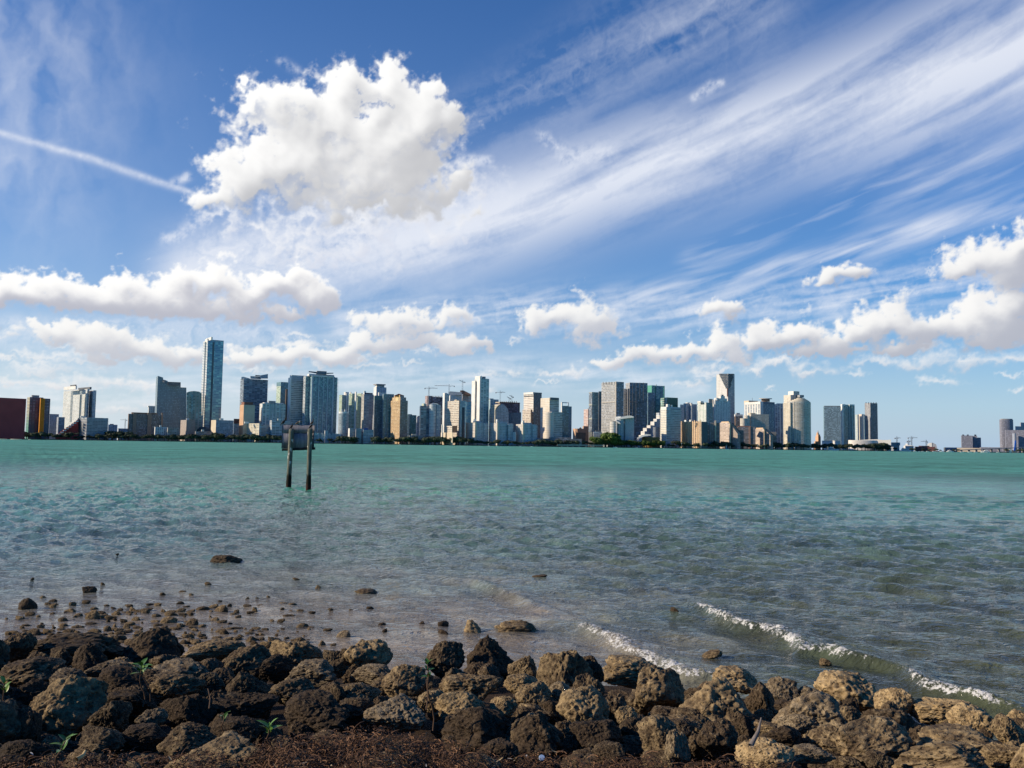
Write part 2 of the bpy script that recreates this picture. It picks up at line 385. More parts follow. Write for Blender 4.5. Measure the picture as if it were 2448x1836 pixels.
def crest_profile(X, Y):
    z = np.zeros(X.shape); foam = np.zeros(X.shape)
    for P, h, fw in CRESTS:
        lo = np.min(P, 0) - 1.5; hi = np.max(P, 0) + 1.5
        m = (X > lo[0]) & (X < hi[0]) & (Y > lo[1]) & (Y < hi[1])
        if not m.any(): continue
        x, y = X[m], Y[m]
        wob = 0.10 * n2(x * 0.9, y * 0.9) + 0.04 * n2(x * 3.1, y * 3.1)
        best, sd, par = dist_to_path(x, y, P); sd = sd + wob
        env = np.interp(par, [0, 1, 2, len(P) - 2, len(P) - 1], [0, 0.7, 1, 0.8, 0.2])
        prof = np.where(sd > 0, np.exp(-(sd / 0.42) ** 2), np.exp(-(sd / 0.13) ** 2)) - 0.25 * np.exp(-((sd + 0.38) / 0.25) ** 2)
        z[m] += h * env * prof
        w = np.interp(par, np.arange(len(fw)), fw)
        n = n2(x * 6, y * 6) * 0.5 + n2(x * 15, y * 15) * 0.5
        front = np.exp(-((sd + 0.04) / 0.075) ** 2)
        trail = np.where(sd > 0, np.exp(-sd / 0.55), 0) * 0.42 + np.where(sd < 0, np.exp(sd / 0.35), 0) * 0.25
        foam[m] = np.maximum(foam[m], w * (front * 1.2 + trail + n * 0.55 * (front + trail)))
    return z, foam
def wave_set():
    r = np.random.default_rng(21); out = []
    main = math.radians(-118)                                # heading of the wind sea, toward the near shore
    for i in range(80):
        lam = 0.15 * (4.2 / 0.15) ** (i / 79.0) * r.uniform(0.94, 1.06)
        th = main + r.normal(0, 0.42 if lam > 0.6 else 0.62); k = 2 * PI / lam
        out.append((k * math.cos(th), k * math.sin(th), (0.0125 * lam * (0.18 + 0.82 * float(sstep(0.22, 0.75, lam))) * math.exp(-(lam / 1.6) ** 2) + 0.0016 * math.exp(-((lam - 2.8) / 0.9) ** 2)) * r.uniform(0.6, 1.3), r.uniform(0, 2 * PI), lam, th))
    return out
def make_water():
    dep = np.concatenate([np.arange(34, 22, -0.25), np.arange(22, 8, -0.045), np.arange(8, 2.2, -0.024), np.arange(2.2, 0.6, -0.04), np.arange(0.6, 0.074, -0.02)])
    r = EYE / np.tan(np.radians(dep)); r = np.concatenate([r, [2600, 3600, 6000, 12000, 30000]])
    az = np.concatenate([np.arange(-78, -36, 1.5), np.arange(-36, 36.01, 0.075), np.arange(37, 79, 1.5)])
    A, Rr = np.meshgrid(np.radians(az), r); ny, nx = A.shape
    X = Rr * np.sin(A); Y = Rr * np.cos(A)
    dr = np.gradient(r)[:, None] * np.ones_like(A); da = np.abs(np.gradient(np.radians(az)))[None, :] * Rr
    Z = np.zeros_like(X); DX = np.zeros_like(X); DY = np.zeros_like(X)
    gust = 0.75 + 0.5 * fbm2(X * 0.05, Y * 0.035, 3)
    shelter = sstep(10, 30, np.hypot(X, Y)) * 0.55 + 0.45
    shelter = shelter * (1 - 0.6 * sstep(2, -6, X) * sstep(26, 14, Y))          # the flat shallow on the left
    warps = [(q, n2(X * 0.35 / q ** 0.5 + 7 * q, Y * 0.35 / q ** 0.5)) for q in (0.2, 0.45, 0.9, 1.8, 3.4)]
    for wi, (kx, ky, a, ph, lam, th) in enumerate(wave_set()):
        # only waves the mesh can carry at that distance
        need = np.maximum(np.abs(np.sin(A) * kx + np.cos(A) * ky) * dr, np.abs(np.cos(A) * kx - np.sin(A) * ky) * da)
        w = sstep(2.6, 1.2, need)
        w = w * (1 if lam < 1.6 else (0.45 + 2.2 * sstep(18, 60, np.hypot(X, Y)))); ph_ = kx * X + ky * Y + ph + (1.3 if wi % 2 else -1.0) * min(warps, key=lambda v: abs(v[0] - lam))[1]
        s = np.sin(ph_); Z += a * w * (s + 0.34 * np.cos(2 * ph_))
        c = np.cos(ph_) * a * w * 0.75; DX += math.cos(th) * c; DY += math.sin(th) * c
    amp = gust * shelter * 1.45
    Zc, foam = crest_profile(X, Y)
    lump = np.clip(foam, 0, 1) * (0.028 * np.abs(n2(X * 11, Y * 11)) + 0.022 * np.abs(n2(X * 30, Y * 30)))
    Z = Z * amp + Zc + lump; X2 = X + DX * amp; Y2 = Y + DY * amp
    V = np.stack([X2, Y2, Z], -1).reshape(-1, 3)
    idx = np.arange(ny * nx).reshape(ny, nx)
    F = np.stack([idx[:-1, :-1], idx[:-1, 1:], idx[1:, 1:], idx[1:, :-1]], -1).reshape(-1, 4)
    # ---- what lies in and under the water: colour by depth of water
    D = np.hypot(X, Y)
    nz = fbm2(X * 0.04 + 3, Y * 0.03, 4); nz2 = fbm2(X * 0.25, Y * 0.5 + 9, 5)
    edge = 44 + 0.10 * X * (X < 0) + 10 * nz + 2.5 * nz2 - 0.10 * np.clip(X, 0, 60)
    deep = sstep(-13, 12, D - edge)
    sand = sstep(24, 11, D + 4 * nz2 + 2 * nz) * sstep(4.5, -1.5, X + 2 * nz2)
    weed = sstep(0.02, 0.30, fbm2(X * 0.55 + 5, Y * 1.3, 5)) * (1 - deep) * sstep(40, 18, D)
    right = sstep(-2, 6, X) * sstep(34, 12, D)
    col = np.empty(X.shape + (3,))
    mid = np.array([0.078, 0.140, 0.122]); far = np.array([0.105, 0.365, 0.275]); far2 = np.array([0.060, 0.245, 0.170])
    sd_ = np.array([0.31, 0.24, 0.18]); wd = np.array([0.055, 0.034, 0.026]); ol = np.array([0.070, 0.080, 0.042])
    ff = sstep(60, 160, D + 30 * nz)[..., None]
    col[:] = mid
    col += (ol - col) * right[..., None]
    col += (sd_ - col) * (sand * 0.85)[..., None]
    col += (wd - col) * (weed * (0.14 + 0.22 * sstep(2, -6, X)))[..., None]
    tq = far2 + (far - far2) * ff
    col += (tq - col) * deep[..., None]
    t = NT('sea_water'); g = t.n('TexCoord').outputs['Object']
    at = t.n('Attribute', attribute_name='body'); fo = t.n('Attribute', attribute_name='foam')
    # ripples finer than the mesh: crossed trains, longer across the wind than along it
    m1 = t.vscale(g, (1.0, 2.1, 1.0), math.radians(28)); m2 = t.vscale(g, (1.0, 1.7, 1.0), math.radians(-12))
    a1 = t.noise(m1, 2.2, 4, 0.6, 0.4); a2 = t.noise(m2, 7.0, 3, 0.55, 0.3); a3 = t.noise(t.vscale(g, (1, 2.6, 1), math.radians(15)), 0.8, 4, 0.62, 0.3)
    d1 = t.n('VectorMath', operation='LENGTH'); t.l(g, d1.inputs[0]); dist = d1.outputs['Value']
    rid = lambda q: t.math('SUBTRACT', 1.0, t.math('ABSOLUTE', t.math('MULTIPLY', t.math('SUBTRACT', q, 0.5), 3.4)))
    a1 = rid(a1); a2 = rid(a2); a3 = rid(a3)
    h = t.math('ADD', t.math('MULTIPLY', a1, 0.042), t.math('MULTIPLY', a2, 0.005))
    fard = t.ramp(dist, 25, 120); h = t.math('ADD', h, t.math('MULTIPLY', t.math('MULTIPLY', a3, fard), 0.20))
    nb = t.bump(h, 1.0, 1.0)
    # whitecaps, sparse and small, far out
    wc = t.noise(t.vscale(g, (1, 0.55, 1)), 0.75, 2, 0.5, 0.2); wc2 = t.noise(g, 0.035, 2)
    cap = t.math('MULTIPLY', t.ramp(wc, 0.72, 0.76), t.math('MULTIPLY', t.ramp(wc2, 0.48, 0.58), t.ramp(dist, 40, 70)))
    fn = t.noise(g, 24.0, 5, 0.7); fn2 = t.noise(g, 6.5, 4, 0.65)
    fm = t.math('ADD', fo.outputs['Fac'], t.math('MULTIPLY', t.math('SUBTRACT', t.math('ADD', t.math('MULTIPLY', fn, 0.6), t.math('MULTIPLY', fn2, 0.4)), 0.5), 3.4))
    fm = t.math('MULTIPLY', t.ramp(fm, 0.55, 0.85), t.ramp(fo.outputs['Fac'], 0.04, 0.16))
    foam_m = t.math('MAXIMUM', fm, cap)
    tone = t.noise(t.vscale(g, (0.25, 1.0, 1.0), math.radians(10)), 1.1, 4, 0.6)
    tone2 = t.noise(t.vscale(g, (0.7, 1.0, 1.0)), 0.55, 6, 0.68)
    vary = t.n('Mix', data_type='RGBA', blend_type='MULTIPLY'); vary.inputs[0].default_value = 1.0
    t.l(at.outputs['Color'], vary.inputs[6])
    gr = t.math('MULTIPLY', t.ramp(tone, 0.30, 0.70, 0.70, 1.22), t.ramp(tone2, 0.34, 0.66, 0.62, 1.28))
    tone3 = t.noise(t.vscale(g, (1.0, 0.8, 1.0)), 0.045, 8, 0.82); k3 = t.ramp(dist, 30, 80)
    gr = t.math('MULTIPLY', gr, t.math('ADD', 1.0, t.math('MULTIPLY', k3, t.ramp(tone3, 0.36, 0.64, -0.36, 0.32)))); cb = t.n('CombineColor')
    for i in range(3): t.l(gr, cb.inputs[i])
    t.l(cb.outputs[0], vary.inputs[7])
    c = t.mix(foam_m, vary.outputs[2], (0.62, 0.62, 0.60))
    t.set(color=c, rough=t.math('ADD', t.math('MULTIPLY', foam_m, 0.5), t.ramp(dist, 32, 170, 0.06, 0.55)), ior=1.333, normal=nb); t.l(t.ramp(dist, 25, 120, 0.5, 0.22), t.b.inputs['Specular IOR Level'])
    me = np_mesh('water', V, F, [t.m], smooth=True)
    a = me.attributes.new('body', 'FLOAT_COLOR', 'POINT')
    a.data.foreach_set('color', np.concatenate([col, np.ones(col.shape[:2] + (1,))], -1).astype(np.float32).ravel())
    a = me.attributes.new('foam', 'FLOAT', 'POINT'); a.data.foreach_set('value', np.clip(foam, 0, 0.67).astype(np.float32).ravel())
    put(link('water', me), kind='structure')
make_water()
# ================================================================== FAR SHORE AND CITY
SHX = [-600, 0, 1224, 1700, 2000, 2448, 3100]; SHD = [1850, 1900, 2000, 2150, 2550, 3150, 3500]
def shore(px): return float(np.interp(px, SHX, SHD))
def facade(name, wall, glass, fh=3.4, bw=4.0, v=(0.25, 0.85), h=(0.12, 0.88), rough=0.18, var=0.5, metal=0.0, grime=0.16, slab=None, spec=0.55, tint=None):
    """storeys and bays drawn from the wall's own metres (UV): wall colour, glass colour, window part of each bay"""
    if name in _mc: return _mc[name]
    glass = [g * 1.6 + q for g, q in zip(glass, (0.095, 0.115, 0.140))]; wall = [w * 0.89 + q for w, q in zip(wall, (0.092, 0.102, 0.118))]  # glass and wall lifted toward pale blue: aerial haze put into the colour
    t = NT(name); uv = t.n('UVMap'); sp = t.n('SeparateXYZ'); t.l(uv.outputs[0], sp.inputs[0])
    U, Vv = sp.outputs[0], sp.outputs[1]
    def inside(x, period, lo, hi):
        f = t.math('FRACT', t.math('DIVIDE', x, period))
        return t.math('MULTIPLY', t.math('GREATER_THAN', f, lo), t.math('LESS_THAN', f, hi)), t.math('FLOOR', t.math('DIVIDE', x, period))
    mv, cv = inside(Vv, fh, *v)
    if bw: mh, ch = inside(U, bw, *h); m = t.math('MULTIPLY', mv, mh)
    else: m = mv; ch = t.math('FLOOR', t.math('DIVIDE', U, 6.0))
    cx = t.n('CombineXYZ'); t.l(ch, cx.inputs[0]); t.l(cv, cx.inputs[1])
    wn = t.n('TexWhiteNoise'); wn.noise_dimensions = '2D'; t.l(cx.outputs[0], wn.inputs['Vector'])
    gv = t.mix(t.math('POWER', wn.outputs['Value'], 2.2), [g * (1 - var * 0.5) for g in glass], [min(0.6, g * (1 + var * 2.2) + 0.015 * var) for g in glass])
    o = t.n('TexCoord').outputs['Object']
    st = t.noise(t.vscale(o, (0.12, 0.12, 0.03)), 1.0, 5, 0.65)
    wl = t.mix(t.ramp(st, 0.3, 0.72), [w * (1 - grime) for w in wall], [min(0.85, w * (1 + grime * 0.6)) for w in wall])
    if slab:                                             # pale edge of the floor plate
        sv, _ = inside(Vv, fh, 0.0, slab[0]); wl = t.mix(sv, wl, slab[1])
    c = t.mix(m, wl, gv)
    if tint: c = t.mix(t.ramp(Vv, tint[0], tint[1], 1.0, 0.0), c, tint[2])
    t.set(color=c, rough=t.math('ADD', t.math('MULTIPLY', m, rough - 0.75), 0.75), spec=t.math('ADD', t.math('MULTIPLY', m, spec - 0.25), 0.25), metal=t.math('MULTIPLY', m, metal))
    _mc[name] = t.m; return t.m
class Geo:
    def __init__(s): s.v = []; s.f = []; s.uv = []; s.mi = []
    def face(s, pts, uvs, mi=0):
        b = len(s.v); s.v += pts; s.f.append(list(range(b, b + len(pts)))); s.uv.append(uvs); s.mi.append(mi)
    def prism(s, foot, z0, z1, smats=None, roof=None, u0=0.0, top=None):
        """foot: counter-clockwise ground points; z1 may differ per corner (top=list)"""
        n = len(foot); T = top or [z1] * n; u = u0
        for i in range(n):
            a, b = foot[i], foot[(i + 1) % n]; L = math.hypot(b[0] - a[0], b[1] - a[1])
            s.face([(a[0], a[1], z0), (b[0], b[1], z0), (b[0], b[1], T[(i + 1) % n]), (a[0], a[1], T[i])], [(u, z0), (u + L, z0), (u + L, T[(i + 1) % n]), (u, T[i])], smats[i] if smats else 0)
            u += L
        s.face([(p[0], p[1], T[i]) for i, p in enumerate(foot)], [(p[0], p[1]) for p in foot], (max(smats) + 1 if smats else 1) if roof is None else roof)
    def box(s, c, ax, ay, hx, hy, z0, z1, mi=0):
        f = [(c[0] + ax[0] * i * hx + ay[0] * j * hy, c[1] + ax[1] * i * hx + ay[1] * j * hy) for i, j in ((-1, -1), (1, -1), (1, 1), (-1, 1))]
        s.prism(f, z0, z1, [mi] * 4, roof=mi)
    def build(s, name, mats, parent=None, smooth=False):
        me = bpy.data.meshes.new(name); me.from_pydata(s.v, [], s.f)
        ul = me.uv_layers.new(name='UVMap'); ul.data.foreach_set('uv', [c for f in s.uv for p in f for c in p])
        me.polygons.foreach_set('material_index', s.mi)
        if smooth: me.polygons.foreach_set('use_smooth', [True] * len(s.f))
        for m in mats: me.materials.append(m)
        me.update(); return link(name, me, parent)
ROOF = plain('flat_roof', (0.36, 0.35, 0.33), 0.9, 0.3, 0.1)
Z0 = 1.2
class Bld:
    def __init__(s, name, label, px, off, cat='building', group=None):
        s.D = shore(px) + off; s.px = px
        s.X = at_depth(px, 1060, s.D)[0]
        s.root = thing(name, label, cat, (s.X, s.D, Z0), group)
    def L(s, p): return (p[0] - s.X, p[1] - s.D)
    def z(s, px, py, D): return at_depth(px, py, D)[2] - Z0
    def block(s, part, x0, xc, x1, y1, y0=None, mats=None, al=28, dep=None, do=0.0, slabs=None):
        D = s.D + do; yr = y1
        t = lambda px: at_depth(px, yr, 1.0)[0]
        Xc = t(xc) * D; phi = math.atan2(Xc, D); a = math.radians(min(al, 36)) - phi * (0.5 if al > 20 else 1.0); ca, sa = math.cos(a), math.sin(a)
        w = (t(x1) * D - Xc) / (ca - t(x1) * sa) if x1 > xc else (dep or 20.0)
        l = (Xc - t(x0) * D) / (sa + t(x0) * ca) if xc > x0 else (dep or max(12.0, w * 0.6))
        Cc = (Xc, D); R = (Xc + w * ca, D + w * sa); Lf = (Xc - l * sa, D + l * ca); Bk = (R[0] - l * sa, R[1] + l * ca)
        z1 = s.z(xc, y1, D); z0 = 0.0 if y0 is None else s.z(xc, y0, D)
        mats = list(mats) if isinstance(mats, (tuple, list)) else [mats, mats]
        if len(mats) == 2: mats.append(ROOF)
        foot = [s.L(p) for p in (Cc, R, Bk, Lf)]
        g = Geo(); g.prism(foot, z0, z1, [1, 0, 1, 0], roof=2); o = g.build(part, mats, s.root); s.last = o
        s.i = dict(C=Cc, a=(ca, sa), w=w, l=l, D=D, z0=z0, z1=z1, foot=foot, yr=yr)
        if slabs:
            fh, out, th, m = slabs; g = Geo(); cx = sum(p[0] for p in foot) / 4; cy = sum(p[1] for p in foot) / 4
            z = z0 + fh
            f2 = [(p[0] + out * (-ca * e0 + sa * e1) , p[1] + out * (-sa * e0 - ca * e1)) for p, (e0, e1) in zip(foot, ((1, 1), (-1, 1), (-1, -1), (1, -1)))]
            while z < z1 - 0.3 * fh: g.prism(f2, z - th, z, [0] * 4, roof=0); g.face([(p[0], p[1], z - th) for p in f2[::-1]], [(0, 0)] * 4, 0); z += fh
            g.build('balcony_banding', [m], s.last)
        return s
    def fin(s, px, wm, y1, y0, mat, part='vertical_fin', face='front', out=0.9, wpx=None):
        """an upright strip standing proud of the last block's front (or left) face at photo column px"""
        i = s.i; ca, sa = i['a']; t = at_depth(px, (y1 + (y0 or y1)) / 2, 1.0)[0]; Xc, D = i['C']
        dx, dy, nx_, ny_ = (ca, sa, sa, -ca) if face == 'front' else (-sa, ca, -ca, -sa)
        q = (t * D - Xc) / (dx - t * dy); c = (Xc + dx * q + nx_ * out * 0.5, D + dy * q + ny_ * out * 0.5)
        g = Geo(); z1 = s.z(px, y1, c[1]); z0 = 0 if y0 is None else s.z(px, y0, c[1])
        if wpx: wm = wpx / FPX * c[1] / max(0.2, abs(dx - t * dy))
        g.box(s.L(c), (dx, dy), (nx_, ny_), wm / 2, out / 2 + 0.25, z0, z1); g.build(part, [mat], s.last); return s
    def round(s, part, x0, x1, y1, y0=None, mat=None, do=0.0, n=28, asp=1.0, roof=None, top_scale=1.0, slabs=None):
        D = s.D + do; Xa, Xb = at_depth(x0, y1, D)[0], at_depth(x1, y1, D)[0]; r = (Xb - Xa) / 2; cx, cy = (Xa + Xb) / 2, D + r * asp
        foot = [s.L((cx + r * math.cos(k * 2 * PI / n), cy + r * asp * math.sin(k * 2 * PI / n))) for k in range(n)]
        z1 = s.z((x0 + x1) / 2, y1, D); z0 = 0 if y0 is None else s.z((x0 + x1) / 2, y0, D)
        g = Geo(); g.prism(foot, z0, z1, [0] * n, roof=1); o = g.build(part, [mat, roof or ROOF], s.root)
        if slabs:
            fh, out, th, m = slabs; g = Geo(); z = z0 + fh; k = (r + out) / r; c0 = s.L((cx, cy)); f2 = [(c0[0] + (p[0] - c0[0]) * k, c0[1] + (p[1] - c0[1]) * k) for p in foot]
            while z < z1 - 0.3 * fh: g.prism(f2, z - th, z, [0] * n, roof=0); g.face([(p[0], p[1], z - th) for p in f2[::-1]], [(0, 0)] * n, 0); z += fh
            g.build('balcony_banding', [m], o)
        return s
    def profile(s, part, pts, depth, mat, roof=None, do=0.0, al=0.0):
        """upright outline given by photo points (closed, clockwise seen from the water), drawn back into a solid"""
        D = s.D + do; px0 = pts[0][0]; X0 = at_depth(px0, pts[0][1] or 1060, D)[0]; phi = math.atan2(X0, D); a = math.radians(al) - phi; ca, sa = math.cos(a), math.sin(a)
        q = []
        for (px, py) in pts:
            tt = at_depth(px, py if py else 1060, 1.0)[0]; k = (tt * D - X0) / (ca - tt * sa); Dk = D + k * sa
            q.append((k, 0.0 if py is None else s.z(px, py, Dk)))
        g = Geo(); P3 = lambda k, z, d: s.L((X0 + k * ca - d * sa, D + k * sa + d * ca)) + (z,)
        g.face([P3(k, z, 0) for k, z in q][::-1], [(k, z) for k, z in q][::-1], 0)
        g.face([P3(k, z, depth) for k, z in q], [(k, z) for k, z in q], 0)
        for i in range(len(q)):
            (k0, z0), (k1, z1) = q[i], q[(i + 1) % len(q)]; side = abs(k1 - k0) < abs(z1 - z0)
            g.face([P3(k0, z0, 0), P3(k1, z1, 0), P3(k1, z1, depth), P3(k0, z0, depth)], [(0, z0), (0, z1), (depth, z1), (depth, z0)], 1)
        g.build(part, [mat, roof or mat], s.root); return s
# ---------------------------------------------------------------- ground of the far shore
def far_shore():
    px = np.linspace(-600, 3050, 60); v = []; f = []; n = len(px)
    for p in px:
        x, y, _ = at_depth(p, 1066, shore(p)); v.append((x, y, -0.6))
    for p in px:
        x, y, _ = at_depth(p, 1066, shore(p)); v.append((x, y, 1.2))
    for p in px:
        x, y, _ = at_depth(p, 1066, shore(p) + 28000); v.append((x, y, 1.2))
    for i in range(n - 1):
        f.append((i, i + 1, n + i + 1, n + i)); f.append((n + i, n + i + 1, 2 * n + i + 1, 2 * n + i))
    put(link('far_shore', np_mesh('far_shore', v, f, [plain('shore_ground_far', (0.055, 0.06, 0.045), 0.95, 0.4, 0.02)])), kind='structure')
    # low sea wall along it
    g = Geo()
    for i in range(n - 1):
        a, b = v[i], v[i + 1]; d = (b[0] - a[0], b[1] - a[1]); L = math.hypot(*d); nx_, ny_ = d[1] / L, -d[0] / L
        g.prism([(a[0] + nx_ * 2, a[1] + ny_ * 2), (b[0] + nx_ * 2, b[1] + ny_ * 2), (b[0], b[1]), (a[0], a[1])], -0.6, 1.7, [0] * 4, roof=0)
    o = g.build('sea_wall', [plain('sea_wall_stone', (0.07, 0.075, 0.075), 0.9, 0.5, 0.05)]); put(o, 'low dark stone sea wall along the foot of the far skyline', 'wall')
far_shore()
# ---------------------------------------------------------------- facade kinds
WHITE = plain('white_render', (0.78, 0.77, 0.73), 0.6, 0.12, 0.05); CREAM = plain('cream_render', (0.66, 0.56, 0.42), 0.7, 0.12, 0.05)
GREY = plain('grey_concrete', (0.34, 0.34, 0.35), 0.8, 0.2, 0.06); DARK = plain('dark_metal_cladding', (0.14, 0.155, 0.175), 0.6, 0.3, 0.06)  # DARK is lightened as well: haze of the distance put into its colour
BROWN = plain('brown_concrete', (0.22, 0.155, 0.115), 0.8, 0.2, 0.06); REDW = plain('maroon_wall', (0.42, 0.075, 0.070), 0.75, 0.12, 0.03)
PEACH = plain('peach_render', (0.62, 0.40, 0.26), 0.7, 0.12, 0.05); GOLD = plain('ochre_render', (0.60, 0.40, 0.17), 0.7, 0.12, 0.05)
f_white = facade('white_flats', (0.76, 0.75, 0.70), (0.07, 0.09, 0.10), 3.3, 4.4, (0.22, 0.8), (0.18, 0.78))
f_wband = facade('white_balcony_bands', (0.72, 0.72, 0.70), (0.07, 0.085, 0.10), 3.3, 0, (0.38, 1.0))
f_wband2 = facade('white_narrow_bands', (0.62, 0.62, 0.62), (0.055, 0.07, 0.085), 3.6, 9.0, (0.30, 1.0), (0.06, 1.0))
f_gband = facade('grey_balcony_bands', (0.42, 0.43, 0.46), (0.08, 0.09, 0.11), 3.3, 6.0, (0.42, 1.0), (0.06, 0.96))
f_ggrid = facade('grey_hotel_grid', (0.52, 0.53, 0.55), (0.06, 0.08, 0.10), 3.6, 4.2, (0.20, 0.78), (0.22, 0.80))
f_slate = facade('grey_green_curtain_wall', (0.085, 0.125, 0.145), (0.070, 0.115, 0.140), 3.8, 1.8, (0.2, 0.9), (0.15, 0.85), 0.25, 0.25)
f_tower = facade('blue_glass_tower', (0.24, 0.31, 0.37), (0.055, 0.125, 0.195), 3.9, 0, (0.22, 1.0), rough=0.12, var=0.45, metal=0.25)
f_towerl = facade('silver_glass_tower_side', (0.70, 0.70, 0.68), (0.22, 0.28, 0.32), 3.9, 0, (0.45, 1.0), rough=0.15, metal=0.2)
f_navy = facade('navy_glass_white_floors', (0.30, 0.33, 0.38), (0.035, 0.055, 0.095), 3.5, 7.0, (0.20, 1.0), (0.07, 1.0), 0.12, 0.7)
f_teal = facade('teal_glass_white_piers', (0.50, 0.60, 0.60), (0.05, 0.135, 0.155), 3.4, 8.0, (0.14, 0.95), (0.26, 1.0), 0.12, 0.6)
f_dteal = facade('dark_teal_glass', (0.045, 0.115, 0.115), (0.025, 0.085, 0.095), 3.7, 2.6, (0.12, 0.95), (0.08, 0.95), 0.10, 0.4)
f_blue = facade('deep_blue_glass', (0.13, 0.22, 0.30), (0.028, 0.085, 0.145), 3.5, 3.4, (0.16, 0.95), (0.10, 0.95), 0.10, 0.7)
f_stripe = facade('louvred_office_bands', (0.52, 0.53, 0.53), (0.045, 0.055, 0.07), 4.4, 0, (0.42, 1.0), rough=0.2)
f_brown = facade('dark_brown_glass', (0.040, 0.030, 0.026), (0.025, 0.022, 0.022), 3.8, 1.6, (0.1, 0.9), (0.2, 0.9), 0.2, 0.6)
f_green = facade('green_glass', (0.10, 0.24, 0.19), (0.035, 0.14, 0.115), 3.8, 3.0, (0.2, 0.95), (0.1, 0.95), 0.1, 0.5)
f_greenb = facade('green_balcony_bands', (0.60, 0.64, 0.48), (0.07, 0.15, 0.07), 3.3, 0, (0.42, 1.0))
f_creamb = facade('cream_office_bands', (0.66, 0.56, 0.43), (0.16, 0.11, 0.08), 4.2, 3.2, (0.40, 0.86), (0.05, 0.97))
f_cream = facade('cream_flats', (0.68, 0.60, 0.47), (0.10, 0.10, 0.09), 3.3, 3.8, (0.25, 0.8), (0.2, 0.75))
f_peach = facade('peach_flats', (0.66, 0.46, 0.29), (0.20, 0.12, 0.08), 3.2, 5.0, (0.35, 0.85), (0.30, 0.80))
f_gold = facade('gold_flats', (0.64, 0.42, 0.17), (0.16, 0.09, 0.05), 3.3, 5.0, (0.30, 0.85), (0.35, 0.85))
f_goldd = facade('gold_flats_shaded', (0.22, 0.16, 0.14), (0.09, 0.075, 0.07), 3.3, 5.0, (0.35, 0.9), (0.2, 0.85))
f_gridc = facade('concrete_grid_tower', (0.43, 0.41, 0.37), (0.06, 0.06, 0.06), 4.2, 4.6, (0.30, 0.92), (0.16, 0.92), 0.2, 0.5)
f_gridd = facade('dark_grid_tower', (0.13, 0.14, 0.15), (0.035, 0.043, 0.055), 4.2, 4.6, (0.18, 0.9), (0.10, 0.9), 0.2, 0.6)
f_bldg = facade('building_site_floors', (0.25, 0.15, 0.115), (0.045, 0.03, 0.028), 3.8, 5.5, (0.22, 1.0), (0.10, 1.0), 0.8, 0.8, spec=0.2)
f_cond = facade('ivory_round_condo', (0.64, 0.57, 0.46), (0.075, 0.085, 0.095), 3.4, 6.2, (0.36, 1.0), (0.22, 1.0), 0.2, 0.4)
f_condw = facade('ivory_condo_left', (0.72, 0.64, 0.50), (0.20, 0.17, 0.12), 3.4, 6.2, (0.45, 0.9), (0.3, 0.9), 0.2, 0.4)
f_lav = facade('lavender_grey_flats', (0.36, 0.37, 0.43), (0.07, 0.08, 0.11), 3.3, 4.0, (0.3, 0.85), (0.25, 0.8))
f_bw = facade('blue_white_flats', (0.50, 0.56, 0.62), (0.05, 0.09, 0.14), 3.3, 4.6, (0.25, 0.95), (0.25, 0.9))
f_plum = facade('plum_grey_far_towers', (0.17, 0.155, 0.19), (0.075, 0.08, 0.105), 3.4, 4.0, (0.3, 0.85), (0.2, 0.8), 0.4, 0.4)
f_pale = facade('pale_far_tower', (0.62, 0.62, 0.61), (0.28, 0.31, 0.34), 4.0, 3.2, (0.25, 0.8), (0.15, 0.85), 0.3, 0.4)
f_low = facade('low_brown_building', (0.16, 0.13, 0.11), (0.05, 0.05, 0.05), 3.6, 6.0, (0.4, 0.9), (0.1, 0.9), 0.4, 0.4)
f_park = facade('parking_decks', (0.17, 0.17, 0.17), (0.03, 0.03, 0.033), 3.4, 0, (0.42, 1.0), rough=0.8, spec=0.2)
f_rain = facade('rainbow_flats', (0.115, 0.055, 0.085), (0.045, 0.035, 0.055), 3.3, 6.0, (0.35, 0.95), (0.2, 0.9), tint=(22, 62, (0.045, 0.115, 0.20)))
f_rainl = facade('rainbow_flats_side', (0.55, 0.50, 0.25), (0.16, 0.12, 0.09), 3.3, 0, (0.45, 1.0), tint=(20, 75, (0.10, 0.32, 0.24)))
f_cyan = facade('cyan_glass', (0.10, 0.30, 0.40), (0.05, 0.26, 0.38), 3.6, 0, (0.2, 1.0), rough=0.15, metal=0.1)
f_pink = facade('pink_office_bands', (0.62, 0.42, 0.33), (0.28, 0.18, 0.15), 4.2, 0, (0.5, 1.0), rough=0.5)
ORANGE = plain('orange_paint', (0.62, 0.25, 0.02), 0.7, 0.2, 0.08); COBALT = plain('cobalt_panel', (0.01, 0.085, 0.42), 0.4, 0.15, 0.1)
REDROOF = plain('red_tile_roof', (0.34, 0.07, 0.045), 0.8, 0.3, 0.2); GREENR = plain('green_glass_crown', (0.08, 0.30, 0.24), 0.25, 0.15, 0.1)
CRANE = plain('crane_steel', (0.12, 0.13, 0.15), 0.6, 0.2, 0.2); SITE = plain('rust_formwork', (0.20, 0.075, 0.05), 0.85, 0.35, 0.1)
